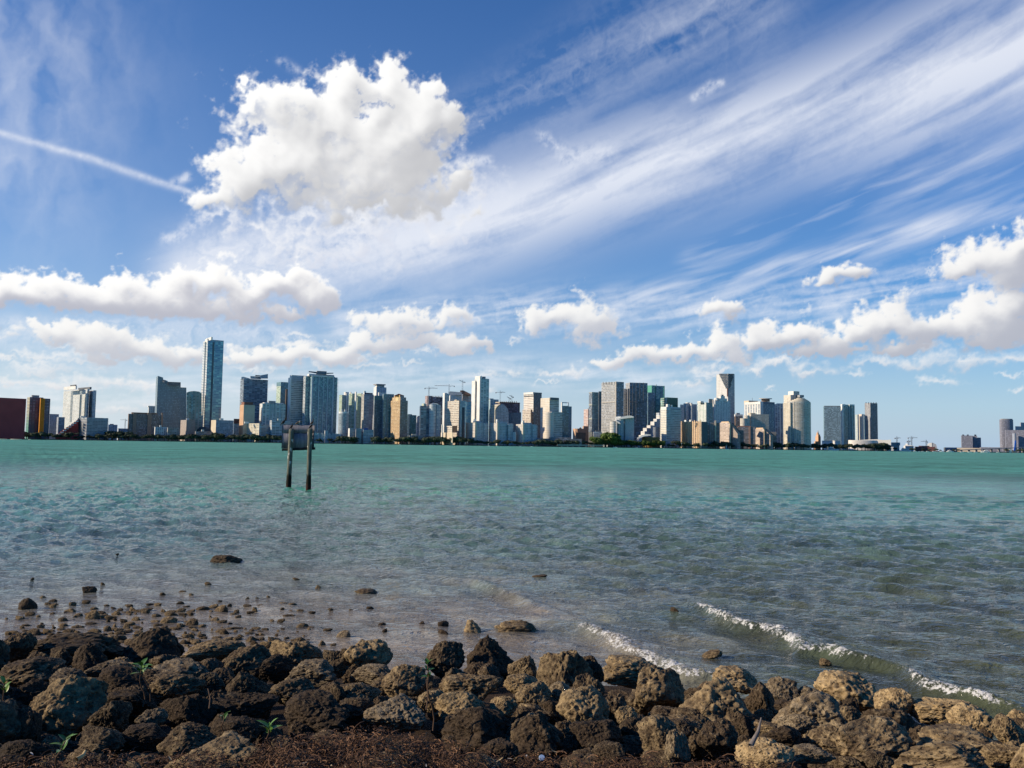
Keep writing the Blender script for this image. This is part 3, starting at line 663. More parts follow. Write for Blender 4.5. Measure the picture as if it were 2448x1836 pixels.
# ---------------------------------------------------------------- the buildings, left to right
b = Bld('apartment_building', 'plain maroon wall of the slab block at the left edge of the skyline', 20, 10)
b.block('red_wall', -120, -112, 63.5, 945, mats=(REDW, REDW), al=42, do=-150)
b = Bld('apartment_tower', 'rainbow coloured apartment tower, maroon above blue, with one orange stripe', 92, 40)
b.block('tower_body', 65.5, 71.5, 104, 949, mats=(f_rainl, f_rain), slabs=(3.3, 1.0, 0.35, plain('plum_slab', (0.16, 0.10, 0.13)))).block('right_wing', 103, 104, 120.5, 952.5, mats=(f_rain, f_rain), do=7, slabs=(3.3, 0.8, 0.35, plain('plum_slab', (0.16, 0.10, 0.13)))).block('orange_stripe', 96, 97.5, 108, 952, 1036, mats=(ORANGE, ORANGE), do=-1.5, dep=5, al=18).block('roof_plant', 75, 77, 94, 944.5, 949, mats=GREY, do=6)
b = Bld('apartment_building', 'small blue grey block right behind the rainbow tower', 138, 160)
b.block('taller_wing', 117, 119, 141, 989.5, mats=(f_lav, f_lav)).block('lower_wing', 136, 140, 155, 997, mats=(f_gband, f_gband), do=-20)
b = Bld('apartment_tower', 'white apartment tower with twin dark roof boxes near the left edge', 192, 230)
b.block('tower_body', 152.5, 209, 214, 930, mats=(f_white, f_white), al=34).block('right_wing', 205, 223, 230.5, 933, mats=(f_white, f_white), al=34, do=4).block('left_tower_top', 152.5, 181, 184, 922.5, 930.5, mats=(WHITE, WHITE), al=34, do=3)
for k in (172, 193.5, 211): b.block('window_column', k - 2, k + 3.0, k + 3.4, 934, 1010, mats=(facade('dark_window_column', (0.35, 0.36, 0.35), (0.03, 0.04, 0.05), 3.3, 0, (0.25, 0.95)),) * 2, al=34, do=-2.0 - (211 - k) * 0.10)
b.block('roof_box', 168, 180, 183, 919.5, 930, mats=DARK, al=34, do=8).block('roof_box', 187, 215, 219, 925, 931, mats=DARK, al=34, do=8)
b = Bld('apartment_building', 'stepped block with a sloping red side wall below the white tower', 205, 20)
b.profile('red_slope_wall', [(133, None), (133, 1040), (187, 1002), (187, None)], 22, REDW, f_wband).block('main_block', 186, 208, 259, 998, mats=(f_gband, f_gband), al=34, slabs=(3.3, 1.2, 0.4, GREY)).block('roof_parapet', 192, 193, 204, 994.5, 998, mats=WHITE, do=8, dep=8)
for k in range(9): b.block('terrace', 133 + k * 5.9, 134 + k * 5.9, 141 + k * 5.9, 1041 - k * 4.4, 1043.5 - k * 4.4, mats=WHITE, do=-1.2, dep=20, al=4)
b = Bld('office_building', 'small pale blue box standing alone between the stepped block and the brown offices', 270, 260)
b.block('body', 259, 260.5, 281, 1015, mats=(f_bw, f_bw)).block('roof_plant', 263, 264, 272, 1013.2, 1015, mats=GREY, do=5)
b = Bld('office_building', 'low grey roofs beyond the trees left of the brown offices', 294, 420)
b.block('body', 281, 283, 306, 1024, mats=(f_ggrid, f_gband))
b = Bld('office_building', 'dark brown office block with beige upright pillars', 348, 45)
b.block('body', 306.6, 308, 389.5, 989, mats=(BROWN, f_brown), al=14)
for k, w in ((322, 8), (357.5, 9), (387.5, 4)): b.fin(k, 5, 987, None, plain('beige_pillar', (0.30, 0.235, 0.19)), 'pillar', wpx=w, out=1.5)
b.block('roof_plant', 314, 316, 376, 985.5, 989, mats=BROWN, do=10, al=14)
b = Bld('apartment_building', 'white apartment block showing above the brown offices', 371, 190)
b.block('body', 354, 356, 388.5, 972, mats=(f_white, f_white)).block('roof_rim', 352.5, 354.5, 389.5, 970, 972.6, mats=WHITE, do=-1).block('roof_plant', 370, 371, 378, 968, 970, mats=WHITE, do=6)
b = Bld('office_tower', 'slate grey office tower with a slanting top and a round emblem', 410, 120)
b.profile('body', [(371.5, None), (377.5, 898.5), (390, 902.5), (390, 907), (401, 910.5), (401, 914), (432, 914.5), (432, 926), (445.5, 926.5), (446, None)], 38, f_slate, f_slate, al=6)
b.block('roof_plant', 401, 401.4, 432, 912.5, 921, mats=DARK, do=-1.5, al=6, dep=14)
g = Geo(); n = 20; zc = b.z(391.5, 912, b.D); xc = at_depth(391.5, 912, b.D)[0] - b.X
for k in range(n):
    a0, a1 = 2 * PI * k / n, 2 * PI * (k + 1) / n
    for r0, r1, mi in ((0.0, 2.0, 0), (2.0, 3.2, 1)):
        g.face([(xc + r0 * math.cos(a0), -1.2, zc + r0 * math.sin(a0)), (xc + r1 * math.cos(a0), -1.2, zc + r1 * math.sin(a0)), (xc + r1 * math.cos(a1), -1.2, zc + r1 * math.sin(a1)), (xc + r0 * math.cos(a1), -1.2, zc + r0 * math.sin(a1))], [(0, 0)] * 4, mi)
g.build('round_emblem', [GREY, DARK], b.root)
b = Bld('office_tower', 'beige tower with an arched roof and green glass strips', 464, 60)
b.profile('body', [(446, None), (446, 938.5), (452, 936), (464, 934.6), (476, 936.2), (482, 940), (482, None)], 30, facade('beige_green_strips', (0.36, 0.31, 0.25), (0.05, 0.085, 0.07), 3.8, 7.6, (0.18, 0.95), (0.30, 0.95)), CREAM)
b.block('glass_strip', 457, 457.3, 462.5, 943, 1002, mats=(f_dteal, f_dteal), do=-1.2, dep=3, al=2)
b = Bld('skyscraper', 'tallest blue glass skyscraper with a white frame on its top corner', 512, 90)
b.block('tower_body', 485.5, 497, 535, 813.5, mats=(f_towerl, f_tower), al=26)
b.fin(510.5, 3, 818, None, DARK, 'recessed_strip', out=0.4, wpx=4.2)
b.block('shoulder', 485.5, 490, 497, 817, mats=(f_towerl, f_towerl), al=26, do=10)
b.block('crown_wall', 493.5, 505, 508.5, 805.5, 814, mats=(WHITE, WHITE), al=26, do=4, dep=6).block('crown_frame', 490.5, 496, 499, 809.5, 817.5, mats=(WHITE, f_towerl), al=26, do=2)
b.block('roof_rim', 508, 509, 535.4, 812.3, 814, mats=(GREY, f_tower), al=26, do=6)
b = Bld('apartment_tower', 'dark navy tower with white floor lines and two swept roof peaks', 608, 210)
b.block('tower_body', 575.5, 583, 640.5, 905, mats=(f_navy, f_navy), slabs=(3.5, 1.3, 0.4, plain('blue_white_slab', (0.42, 0.46, 0.52))))
b.profile('roof_peak', [(577, 906), (577, 901), (582, 900.5), (597, 904.5), (597, 906)], 16, WHITE, do=4).profile('roof_peak', [(622, 904), (622, 897.5), (640.5, 894), (640.5, 904)], 16, plain('blue_white_slab', (0.42, 0.46, 0.52)), do=8)
b.block('roof_plant', 598, 599, 624, 899, 905, mats=f_navy, do=14).block('roof_plant', 610, 611, 622, 896.5, 899, mats=DARK, do=18)
b = Bld('hotel', 'slim cream slab with a red brown cap, in front of the navy tower', 592, 45)
b.block('body', 573.6, 583, 609.8, 967.5, mats=(PEACH, plain('cream_render', (0.66, 0.56, 0.42))), al=30).block('brown_cap', 577, 584, 605, 961, 967.5, mats=(plain('red_brown_cap', (0.26, 0.12, 0.085)),) * 2, do=6, al=30)
b.fin(589, 3, 968, None, plain('ivory_strip', (0.70, 0.62, 0.50)), 'lit_strip', wpx=3, out=0.6)
b = Bld('apartment_tower', 'pale teal apartment tower with white piers left of the louvred tower', 652, 70)
b.block('tower_body', 621, 627.5, 683, 964, mats=(f_white, f_teal), al=22)
for k in (636, 648, 658, 672): b.fin(k, 3, 966, None, WHITE if k in (636,) else plain('pale_teal_pier', (0.45, 0.56, 0.56)), 'pier', wpx=2.2)
b.block('roof_plant', 641, 643, 659, 958, 964, mats=GREY, do=10).block('roof_rim', 628, 632, 678, 962, 964.3, mats=WHITE, do=5)
b = Bld('office_tower', 'dark teal glass tower half hidden behind the louvred tower', 676, 300)
b.block('tower_body', 661.5, 671.5, 690, 913, mats=(f_dteal, f_dteal), al=30).block('pale_balcony_side', 661.2, 671, 671.5, 923, 1010, mats=(f_greenb, f_greenb), al=30, do=-2).block('brown_edge', 683, 684, 692, 930, mats=BROWN, do=-22, al=20)
b = Bld('office_tower', 'white edged tower with louvred grey bands left of the blue tower', 712, 110)
b.block('tower_body', 690.6, 697, 726, 907, mats=(WHITE, f_stripe), al=24, slabs=(4.4, 1.0, 0.7, plain('grey_white_slab', (0.55, 0.56, 0.58))))
b.fin(694, 3, 903, None, WHITE, 'white_edge', face='left', wpx=6, out=1.6)
b.block('lattice_crown', 693, 697, 731, 896.5, 908, mats=(WHITE, facade('crown_lattice', (0.45, 0.47, 0.50), (0.16, 0.2, 0.25), 5.5, 4.0, (0.3, 0.8), (0.3, 0.8))), al=24, do=3)
b.block('right_wing', 725, 726, 735, 901, mats=(f_stripe, f_teal), al=24, do=10)
b = Bld('apartment_tower', 'broad blue glass tower with white upright fins and a flat winged roof', 772, 80)
b.block('tower_body', 741, 747, 801, 898, mats=(f_blue, f_blue), al=16)
for k, w, y in ((745, 3.0, 897), (760.5, 2.0, 899), (771.5, 1.6, 902), (781.5, 2.0, 899), (795, 3.2, 897)): b.fin(k, 2, y, 1032, plain('pale_blue_fin', (0.50, 0.56, 0.62)), wpx=w, out=1.6)
b.fin(771, 2, 898.5, 901, WHITE, 'top_beam', wpx=50, out=1.4)
b.block('left_wing', 726, 731, 742, 899, mats=(f_wband, f_blue), do=12, slabs=(3.5, 0.9, 0.35, plain('pale_blue_fin', (0.50, 0.56, 0.62)))).block('right_wing', 796, 797, 807, 902, mats=(f_blue, f_blue), do=26, slabs=(3.5, 2.4, 0.35, plain('pale_blue_fin', (0.50, 0.56, 0.62))))
b.block('crown', 735, 739, 799, 893.5, 898, mats=(WHITE, plain('pale_blue_fin', (0.50, 0.56, 0.62))), al=16, do=5).block('roof_plant', 756, 758, 781, 886.5, 894, mats=(GREY, plain('roof_slate', (0.16, 0.2, 0.25))), al=16, do=12)
b.profile('roof_wing', [(738, 888.5), (738, 887), (757, 889), (757, 892)], 14, plain('roof_slate', (0.16, 0.2, 0.25)), do=8).profile('roof_wing', [(781, 893), (781, 891.2), (797, 891), (797, 892)], 14, plain('roof_slate', (0.16, 0.2, 0.25)), do=8)
b = Bld('apartment_building', 'low blue and white townhouse row at the foot of the blue tower', 785, 15)
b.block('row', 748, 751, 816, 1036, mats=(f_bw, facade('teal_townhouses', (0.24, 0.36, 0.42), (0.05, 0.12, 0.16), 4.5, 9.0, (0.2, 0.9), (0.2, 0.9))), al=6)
for k in (751.5, 760.5, 770, 787, 796, 803, 814.5): b.fin(k, 1.5, 1034.5, None, plain('pale_blue_fin', (0.50, 0.56, 0.62)), 'white_pier', wpx=1.8)
b.block('gate_frame', 776, 777, 785, 1029, mats=(WHITE, f_bw), do=2, al=6)
# low front row, left
for (nm, lab, x0, xc, x1, y, m, al, off) in (
    ('apartment_building', 'low white block with blue glass in front of the slate tower', 369.5, 371, 400, 1020.5, (WHITE, f_bw), 18, 12),
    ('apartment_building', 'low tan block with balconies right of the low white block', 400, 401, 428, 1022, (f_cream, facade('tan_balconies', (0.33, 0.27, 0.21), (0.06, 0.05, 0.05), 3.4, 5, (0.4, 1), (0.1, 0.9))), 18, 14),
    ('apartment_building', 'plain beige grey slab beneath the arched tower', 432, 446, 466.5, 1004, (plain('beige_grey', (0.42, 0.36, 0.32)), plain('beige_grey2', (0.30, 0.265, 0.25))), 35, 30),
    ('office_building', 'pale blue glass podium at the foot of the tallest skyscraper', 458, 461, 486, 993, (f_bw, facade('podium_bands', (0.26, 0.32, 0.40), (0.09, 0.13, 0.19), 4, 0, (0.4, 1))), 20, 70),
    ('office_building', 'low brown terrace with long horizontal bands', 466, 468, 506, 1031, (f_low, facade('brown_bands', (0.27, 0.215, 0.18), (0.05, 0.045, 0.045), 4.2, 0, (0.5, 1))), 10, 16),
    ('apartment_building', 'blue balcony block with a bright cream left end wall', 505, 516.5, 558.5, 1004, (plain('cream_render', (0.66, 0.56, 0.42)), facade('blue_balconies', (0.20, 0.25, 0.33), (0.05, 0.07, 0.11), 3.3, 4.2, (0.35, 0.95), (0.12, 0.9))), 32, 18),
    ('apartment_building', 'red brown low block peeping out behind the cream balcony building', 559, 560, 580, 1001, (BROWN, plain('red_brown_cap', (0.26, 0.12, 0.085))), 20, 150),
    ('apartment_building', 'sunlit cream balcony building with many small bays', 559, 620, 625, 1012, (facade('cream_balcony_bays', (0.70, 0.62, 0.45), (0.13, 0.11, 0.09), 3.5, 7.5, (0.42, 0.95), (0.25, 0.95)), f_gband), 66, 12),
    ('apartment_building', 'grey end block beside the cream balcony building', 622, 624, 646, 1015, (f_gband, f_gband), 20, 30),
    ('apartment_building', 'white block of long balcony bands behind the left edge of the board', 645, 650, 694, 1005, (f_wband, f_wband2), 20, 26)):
    b = Bld(nm, lab, (x0 + x1) / 2, off); b.block('body', x0, xc, x1, y, mats=m, al=al)
    if x1 - x0 > 30: b.block('roof_plant', x0 + (x1 - x0) * 0.38, x0 + (x1 - x0) * 0.40, x0 + (x1 - x0) * 0.55, y - 4, y, mats=WHITE, do=8, al=al, dep=8)
b = Bld('office_building', 'dark shallow dome behind the low brown terrace', 485, 60)
for k in range(6): b.round('dome_ring', 466 + k * 2.4, 503 - k * 2.4, 1027 - k * 1.4, None if k == 0 else 1028.4 - k * 1.4, DARK, n=24, asp=0.6, do=k * 1.2)
# centre
b = Bld('apartment_tower', 'round grey tower with a pale cap right of the blue tower', 819, 40)
b.round('drum', 807, 831, 988, None, facade('grey_round_tower', (0.30, 0.33, 0.36), (0.08, 0.11, 0.13), 3.4, 4.0, (0.3, 0.9), (0.2, 0.9))).round('cap', 808, 830, 984, 988, WHITE, do=1).block('cap_fin', 815, 816, 819, 977, 985, mats=WHITE, do=8, dep=5).block('cap_fin', 823, 824, 827, 979, 985, mats=WHITE, do=8, dep=5)
b = Bld('apartment_tower', 'pale green banded tower with a white stair column', 822, 200)
b.block('tower_body', 811, 818, 834, 944, mats=(f_greenb, facade('pale_green_bands', (0.42, 0.46, 0.42), (0.09, 0.16, 0.12), 3.3, 5, (0.4, 1), (0.1, 0.95))), al=40).fin(828.5, 3, 940, None, WHITE, 'stair_column', wpx=3.2, out=2).block('roof_plant', 822, 826, 834, 937, 944, mats=WHITE, do=8)
b = Bld('apartment_tower', 'tower of vivid green balconies split by a tall white column', 852, 150)
b.block('left_wing', 834.5, 842, 849, 940.5, mats=(f_greenb, f_greenb), al=45).block('right_wing', 850, 864, 867, 940, mats=(f_greenb, f_cream), al=34, do=4).block('white_column', 848.5, 851, 853, 936.5, mats=WHITE, al=40, do=-14, dep=6)
b.block('roof_plant', 836, 838, 840, 937, 941, mats=WHITE, do=12)
b = Bld('apartment_tower', 'violet blue tower with a cream left edge and a cobalt panel near the ground', 880, 60)
b.block('tower_body', 864.5, 870.5, 893, 942, mats=(f_cream, facade('violet_blue_bands', (0.24, 0.24, 0.32), (0.045, 0.06, 0.13), 3.3, 7.0, (0.3, 1), (0.12, 0.95))), al=36, slabs=(3.3, 0.8, 0.3, plain('violet_slab', (0.36, 0.36, 0.44)))).block('roof_cap', 869, 871, 891, 938.5, 942, mats=(WHITE, plain('navy_cap', (0.03, 0.04, 0.10))), al=36, do=2).fin(891.7, 2, 944, 992, WHITE, 'white_edge', wpx=1.6).fin(877, 3, 942, 1024, plain('navy_strip', (0.05, 0.07, 0.17), 0.3), 'dark_strip', wpx=7)
b.block('cobalt_panel', 869, 870, 879.5, 1024, 1052, mats=COBALT, do=-16, al=10, dep=4).block('roof_plant', 869.5, 870.5, 875, 934.5, 939, mats=WHITE, do=6)
b = Bld('office_building', 'low grey banded block with one bright white corner', 850, 14)
b.block('body', 832.5, 836, 868, 1024, mats=(WHITE, f_gband), al=22).block('right_annex', 868, 869, 893, 1027, mats=f_gband, do=5, al=10).block('glass_front', 850, 851, 864, 1026, mats=plain('grey_concrete', (0.34, 0.34, 0.35)), do=-3, al=10, dep=5)
b = Bld('apartment_tower', 'far dark tower with a flared roof above the slab with the light top band', 908, 480)
b.block('tower_body', 893.5, 900, 924, 925, mats=(WHITE, f_bw), al=28).block('flared_roof', 892.5, 900, 922, 917.5, 920, mats=GREY, al=28, do=-2).block('attic', 897, 901, 919, 920, 925, mats=(WHITE, f_navy), al=28, do=4)
b = Bld('office_tower', 'dark slab tower with a pale green top band', 906, 90)
b.block('tower_body', 894, 896, 916, 947, mats=(f_slate, facade('dark_slab', (0.10, 0.11, 0.13), (0.045, 0.055, 0.07), 3.6, 3.2, (0.3, 0.9), (0.2, 0.85))), al=12).block('top_band', 893.6, 895.6, 916.2, 945.5, 956, mats=plain('pale_green_band', (0.24, 0.32, 0.31)), al=12, do=-0.8).block('roof_plant', 904, 906, 923, 938, 946, mats=WHITE, do=30)
b = Bld('office_tower', 'dark blue green tower beside the gold stepped tower', 929, 70)
b.block('tower_body', 914.5, 917, 942, 941.5, mats=(f_slate, f_dteal), al=14).fin(926, 3, 946, None, f_slate, 'green_strip', wpx=3).fin(937, 3, 950, None, facade('olive_strip', (0.12, 0.14, 0.10), (0.05, 0.07, 0.05), 3.5, 0, (0.4, 1)), 'olive_strip', wpx=6)
b = Bld('apartment_tower', 'gold stepped apartment tower with a red roof', 955, 35)
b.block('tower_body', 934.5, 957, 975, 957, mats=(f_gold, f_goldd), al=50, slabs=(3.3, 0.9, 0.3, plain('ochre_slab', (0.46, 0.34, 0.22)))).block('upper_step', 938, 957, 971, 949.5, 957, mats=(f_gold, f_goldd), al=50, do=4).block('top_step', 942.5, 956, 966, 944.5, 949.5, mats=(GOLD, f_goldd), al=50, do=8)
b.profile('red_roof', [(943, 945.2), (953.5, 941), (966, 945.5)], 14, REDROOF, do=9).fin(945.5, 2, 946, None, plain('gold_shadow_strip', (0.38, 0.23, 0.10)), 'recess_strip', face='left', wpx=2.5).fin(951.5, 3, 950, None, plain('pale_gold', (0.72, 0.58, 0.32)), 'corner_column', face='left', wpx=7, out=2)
b = Bld('office_building', 'small green glass block right of the gold tower', 985, 130)
b.block('body', 974, 979, 995.5, 992, mats=(f_green, f_green)).block('upper_box', 974, 976, 985, 990, 993, mats=f_green, do=10)
b = Bld('office_building', 'slim lavender grey block between the green glass block and the navy condo', 1001, 190)
b.block('body', 995, 997, 1007, 996, mats=(f_lav, f_lav)); b.block('roof_plant', 998, 999, 1004, 994, 996, mats=GREY, do=4, dep=6)
b = Bld('office_building', 'low tan arcaded building among the trees right of the gold tower', 995, 12)
b.block('body', 977.5, 979, 1012.5, 1040.5, mats=(f_low, facade('tan_arcade', (0.30, 0.25, 0.21), (0.05, 0.045, 0.045), 4.2, 7.5, (0.3, 0.75), (0.2, 0.8))), al=8).block('upper_terrace', 984, 985, 995, 1037.5, 1040.5, mats=CREAM, do=6, al=8)
b = Bld('apartment_tower', 'dark navy condo with a pale green roof box and stepped right side', 1016, 60)
b.block('tower_body', 1003.5, 1006, 1026, 970, mats=(f_navy, f_navy), al=18, slabs=(3.5, 0.8, 0.3, plain('blue_white_slab', (0.42, 0.46, 0.52)))).block('roof_box', 1008, 1013, 1020, 964.5, 970, mats=plain('pale_green_box', (0.50, 0.55, 0.46)), do=8)
b = Bld('apartment_tower', 'curved blue white condo left of the cream striped hotel', 1042, 50)
b.round('left_bow', 1026, 1043, 966, None, facade('curved_bands', (0.62, 0.66, 0.70), (0.10, 0.14, 0.20), 3.4, 0, (0.45, 1)), slabs=(3.4, 0.8, 0.3, WHITE)).block('right_wing', 1040, 1044, 1054, 967, mats=(f_blue, facade('sky_blue_bays', (0.26, 0.36, 0.48), (0.08, 0.14, 0.22), 3.4, 6, (0.3, 1), (0.2, 0.9))), do=4).block('right_step', 1052, 1053, 1058, 972, mats=(f_blue, f_navy), do=12).profile('swept_roof', [(1027, 967), (1033, 964), (1044, 963.8), (1049, 967)], 12, WHITE, do=4)
b = Bld('building_under_construction', 'rust brown unfinished tower behind the curved condo, crane on its left', 1038, 330)
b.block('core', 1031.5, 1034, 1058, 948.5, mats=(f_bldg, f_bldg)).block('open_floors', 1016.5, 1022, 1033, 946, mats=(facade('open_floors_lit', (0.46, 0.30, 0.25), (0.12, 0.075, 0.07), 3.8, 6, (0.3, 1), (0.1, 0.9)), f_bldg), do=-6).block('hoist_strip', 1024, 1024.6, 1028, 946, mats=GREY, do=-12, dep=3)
for k in range(7): b.block('column_stub', 1033 + k * 3.6, 1033.4 + k * 3.6, 1034.4 + k * 3.6, 946.3, 949, mats=SITE, do=5, dep=2)
b = Bld('apartment_tower', 'slim white and green striped tower behind the cream striped hotel', 1066, 190)
b.block('tower_body', 1059, 1063, 1074, 941, mats=(WHITE, facade('green_white_stripes', (0.60, 0.64, 0.62), (0.07, 0.15, 0.14), 3.4, 4.2, (0.1, 1), (0.35, 0.95))), al=30).block('roof_rim', 1059, 1063, 1070, 939.3, 941, mats=WHITE, do=2)
b = Bld('apartment_tower', 'pale grey tower with a white curved top, behind the cream striped hotel', 1089, 210)
b.block('tower_body', 1072, 1076, 1104, 945, mats=(WHITE, f_pale), al=20).profile('curved_top', [(1072, 945), (1072, 938), (1076, 935.5), (1090, 936.5), (1104, 938), (1104, 945)], 18, plain('pale_grey_top', (0.50, 0.53, 0.56)), do=3)
b = Bld('building_under_construction', 'open brown steel frame with a slanting top left of the tall white tower', 1115, 260)
b.profile('slanted_deck', [(1100, 940), (1100, 933.5), (1108, 933), (1126, 942), (1126, 946)], 20, plain('site_brown', (0.30, 0.18, 0.13)), SITE).block('open_frame', 1105, 1106, 1126.5, 943, mats=(f_bldg, facade('open_frame', (0.42, 0.29, 0.22), (0.16, 0.13, 0.12), 7.6, 8, (0.25, 1), (0.1, 0.9))), do=6)
b = Bld('hotel', 'cream striped hotel with a dark square opening and a blue glass right side', 1092, 25)
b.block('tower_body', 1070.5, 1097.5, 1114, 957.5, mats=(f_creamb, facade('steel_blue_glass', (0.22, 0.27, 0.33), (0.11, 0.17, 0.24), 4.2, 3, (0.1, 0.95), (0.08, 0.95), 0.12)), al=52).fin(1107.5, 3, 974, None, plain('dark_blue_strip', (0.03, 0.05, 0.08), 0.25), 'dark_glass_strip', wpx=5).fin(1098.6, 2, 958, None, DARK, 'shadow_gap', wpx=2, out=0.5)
b.block('left_annex', 1067.5, 1081, 1083, 1018, mats=(f_creamb, BROWN), al=52, do=-18).fin(1088, 3, 1018, 1034, plain('dark_opening', (0.03, 0.02, 0.018)), 'dark_opening', face='left', wpx=9, out=0.8)
b.block('roof_plant', 1086, 1092, 1101, 955.5, 957.5, mats=CREAM, do=8)
b.block('white_chimney', 1055.6, 1057, 1059, 1015, 1046, mats=WHITE, do=-5, dep=5).block('cream_gate_house', 1054, 1065, 1066, 1034, mats=CREAM, al=55, do=-12).block('cream_gate_house', 1068, 1082, 1083, 1034, mats=CREAM, al=55, do=-30)
b = Bld('office_building', 'cyan glass block squeezed in left of the tall white tower', 1121, 180)
b.block('body', 1113, 1114.5, 1128, 960.5, mats=(f_cyan, f_cyan), al=8); b.block('roof_rim', 1113, 1114, 1128, 959.5, 961, mats=GREY, al=8, do=4)
b = Bld('apartment_tower', 'tall white tower with a bright left side and teal glass front, centre of the skyline', 1149, 120)
b.block('tower_body', 1134, 1149.3, 1169.5, 904.5, mats=(f_white, f_teal), al=36).block('white_crown', 1135.5, 1149, 1152, 898.5, 905, mats=(WHITE, WHITE), al=36, do=2).block('left_shoulder', 1128, 1136, 1138, 910, mats=(WHITE, WHITE), al=36, do=10)
b.fin(1145.5, 3, 900, None, WHITE, 'white_corner', face='left', wpx=7, out=1.6)
b.fin(1156, 2, 905, None, plain('pale_teal_pier', (0.45, 0.56, 0.56)), 'pier', wpx=1.4).fin(1163.5, 2, 905, None, plain('pale_teal_pier', (0.45, 0.56, 0.56)), 'pier', wpx=1.4).block('roof_plant', 1150, 1153, 1161, 900, 905, mats=GREY, do=12)
b = Bld('apartment_building', 'pale teal block just right of the tall white tower', 1181, 330)
b.block('body', 1168, 1172, 1192, 954.5, mats=(f_teal, f_teal), al=18); b.block('roof_rim', 1168, 1171, 1180, 952.5, 955, mats=GREY, do=4)
b = Bld('building_under_construction', 'maroon unfinished tower with cranes behind the arched cream building', 1220, 280)
b.block('upper_floors', 1190, 1196, 1243, 962, 985, mats=(f_bldg, facade('maroon_floors', (0.13, 0.055, 0.06), (0.05, 0.025, 0.03), 3.8, 5, (0.3, 1), (0.1, 0.9), 0.8, 0.6, spec=0.2))).block('glazed_floors', 1192, 1198, 1246, 984, mats=(f_slate, f_slate), do=2).block('top_deck', 1184, 1195, 1243.5, 960.6, 962.4, mats=(CREAM, SITE), do=-2)
for k in range(9): b.block('column_stub', 1197 + k * 4.6, 1197.4 + k * 4.6, 1198.4 + k * 4.6, 959, 962, mats=SITE, do=5, dep=2)
b = Bld('hotel', 'cream arched building with stepped shoulders and a grey gridded front', 1192, 130)
b.profile('arched_body', [(1182.5, None), (1182.5, 978), (1186, 972), (1191, 967.5), (1196, 966.3), (1204, 967.5), (1210, 972.5), (1214.5, 979), (1216, 986), (1216, None)], 30, f_ggrid, CREAM, al=26)
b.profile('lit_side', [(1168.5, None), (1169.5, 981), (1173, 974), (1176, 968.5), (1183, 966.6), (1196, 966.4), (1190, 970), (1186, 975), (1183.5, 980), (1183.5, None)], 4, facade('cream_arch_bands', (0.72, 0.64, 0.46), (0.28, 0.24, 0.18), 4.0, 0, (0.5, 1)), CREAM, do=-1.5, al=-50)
for (lab, x0, xc, x1, y, k) in (('leftmost of three alike grey gridded hotels on the centre waterfront, below the tall white tower', 1113.5, 1135, 1167, 1010, 1), ('middle one of three alike grey gridded hotels, in front of the arched cream building', 1171.5, 1188, 1226, 1011, 2), ('rightmost of three alike grey gridded hotels, in front of the half brown office tower', 1233.5, 1249.5, 1283.5, 1014, 3)):
    b = Bld('hotel', lab, (x0 + x1) / 2, 20, group='three grey gridded hotels on the waterfront')
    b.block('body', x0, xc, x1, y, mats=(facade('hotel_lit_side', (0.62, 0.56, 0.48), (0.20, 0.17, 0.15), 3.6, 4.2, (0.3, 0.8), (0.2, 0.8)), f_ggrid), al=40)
    b.fin(xc + 2, 3, y - 1, None, plain('ivory_strip', (0.70, 0.62, 0.50)), 'corner_bay', wpx=4, out=1.2)
    w = x1 - x0; b.block('setback', xc - 4, xc, x1 - w * 0.25, y - 4, y, mats=(WHITE, f_ggrid), al=40, do=8).block('roof_box', xc - 2.5, xc + 0.5, xc + 3.5, y - 8.5, y - 3, mats=WHITE, al=40, do=6).block('right_bay', x1 - w * 0.22, x1 - w * 0.2, x1 + 1, y + 3, mats=f_ggrid, al=30, do=14)
b = Bld('office_building', 'small white cabin block between the middle and right grey hotels', 1229, 30)
b.block('body', 1225.3, 1232, 1233.6, 1033, mats=(WHITE, WHITE), al=55).block('roof_box', 1229.5, 1231, 1232, 1028, 1033, mats=GREY, do=3, dep=3)
b = Bld('office_tower', 'office tower half sunlit white bands, half dark brown glass, with a bright slanted top', 1273, 190)
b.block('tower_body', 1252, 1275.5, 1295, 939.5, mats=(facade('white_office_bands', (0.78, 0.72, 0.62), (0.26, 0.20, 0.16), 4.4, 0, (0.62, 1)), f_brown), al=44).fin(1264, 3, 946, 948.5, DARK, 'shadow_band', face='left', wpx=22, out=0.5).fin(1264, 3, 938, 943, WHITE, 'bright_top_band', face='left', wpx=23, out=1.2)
b.block('lower_annex', 1249, 1269, 1270.5, 978.5, mats=(f_creamb, f_brown), al=50, do=-12).fin(1271.5, 3, 979, None, plain('dark_opening', (0.03, 0.02, 0.018)), 'dark_recess', face='left', wpx=2.2, out=0.4).block('roof_rim', 1274, 1276, 1295.5, 937.8, 940, mats=(GREY, DARK), al=44, do=2)
b = Bld('office_tower', 'curved cream tower with dark ribbon windows right of the brown glass tower', 1318, 80)
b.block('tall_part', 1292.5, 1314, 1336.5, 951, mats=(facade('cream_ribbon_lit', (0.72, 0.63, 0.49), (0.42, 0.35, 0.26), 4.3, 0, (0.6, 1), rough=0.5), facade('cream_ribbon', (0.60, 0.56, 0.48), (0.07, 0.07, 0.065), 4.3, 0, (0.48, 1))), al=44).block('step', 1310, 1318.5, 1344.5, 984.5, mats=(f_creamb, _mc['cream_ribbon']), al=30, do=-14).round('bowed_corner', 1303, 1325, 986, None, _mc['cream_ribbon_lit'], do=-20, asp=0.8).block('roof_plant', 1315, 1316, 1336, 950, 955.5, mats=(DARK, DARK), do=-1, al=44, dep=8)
b = Bld('apartment_tower', 'teal glass tower with a white picture frame top', 1354, 150)
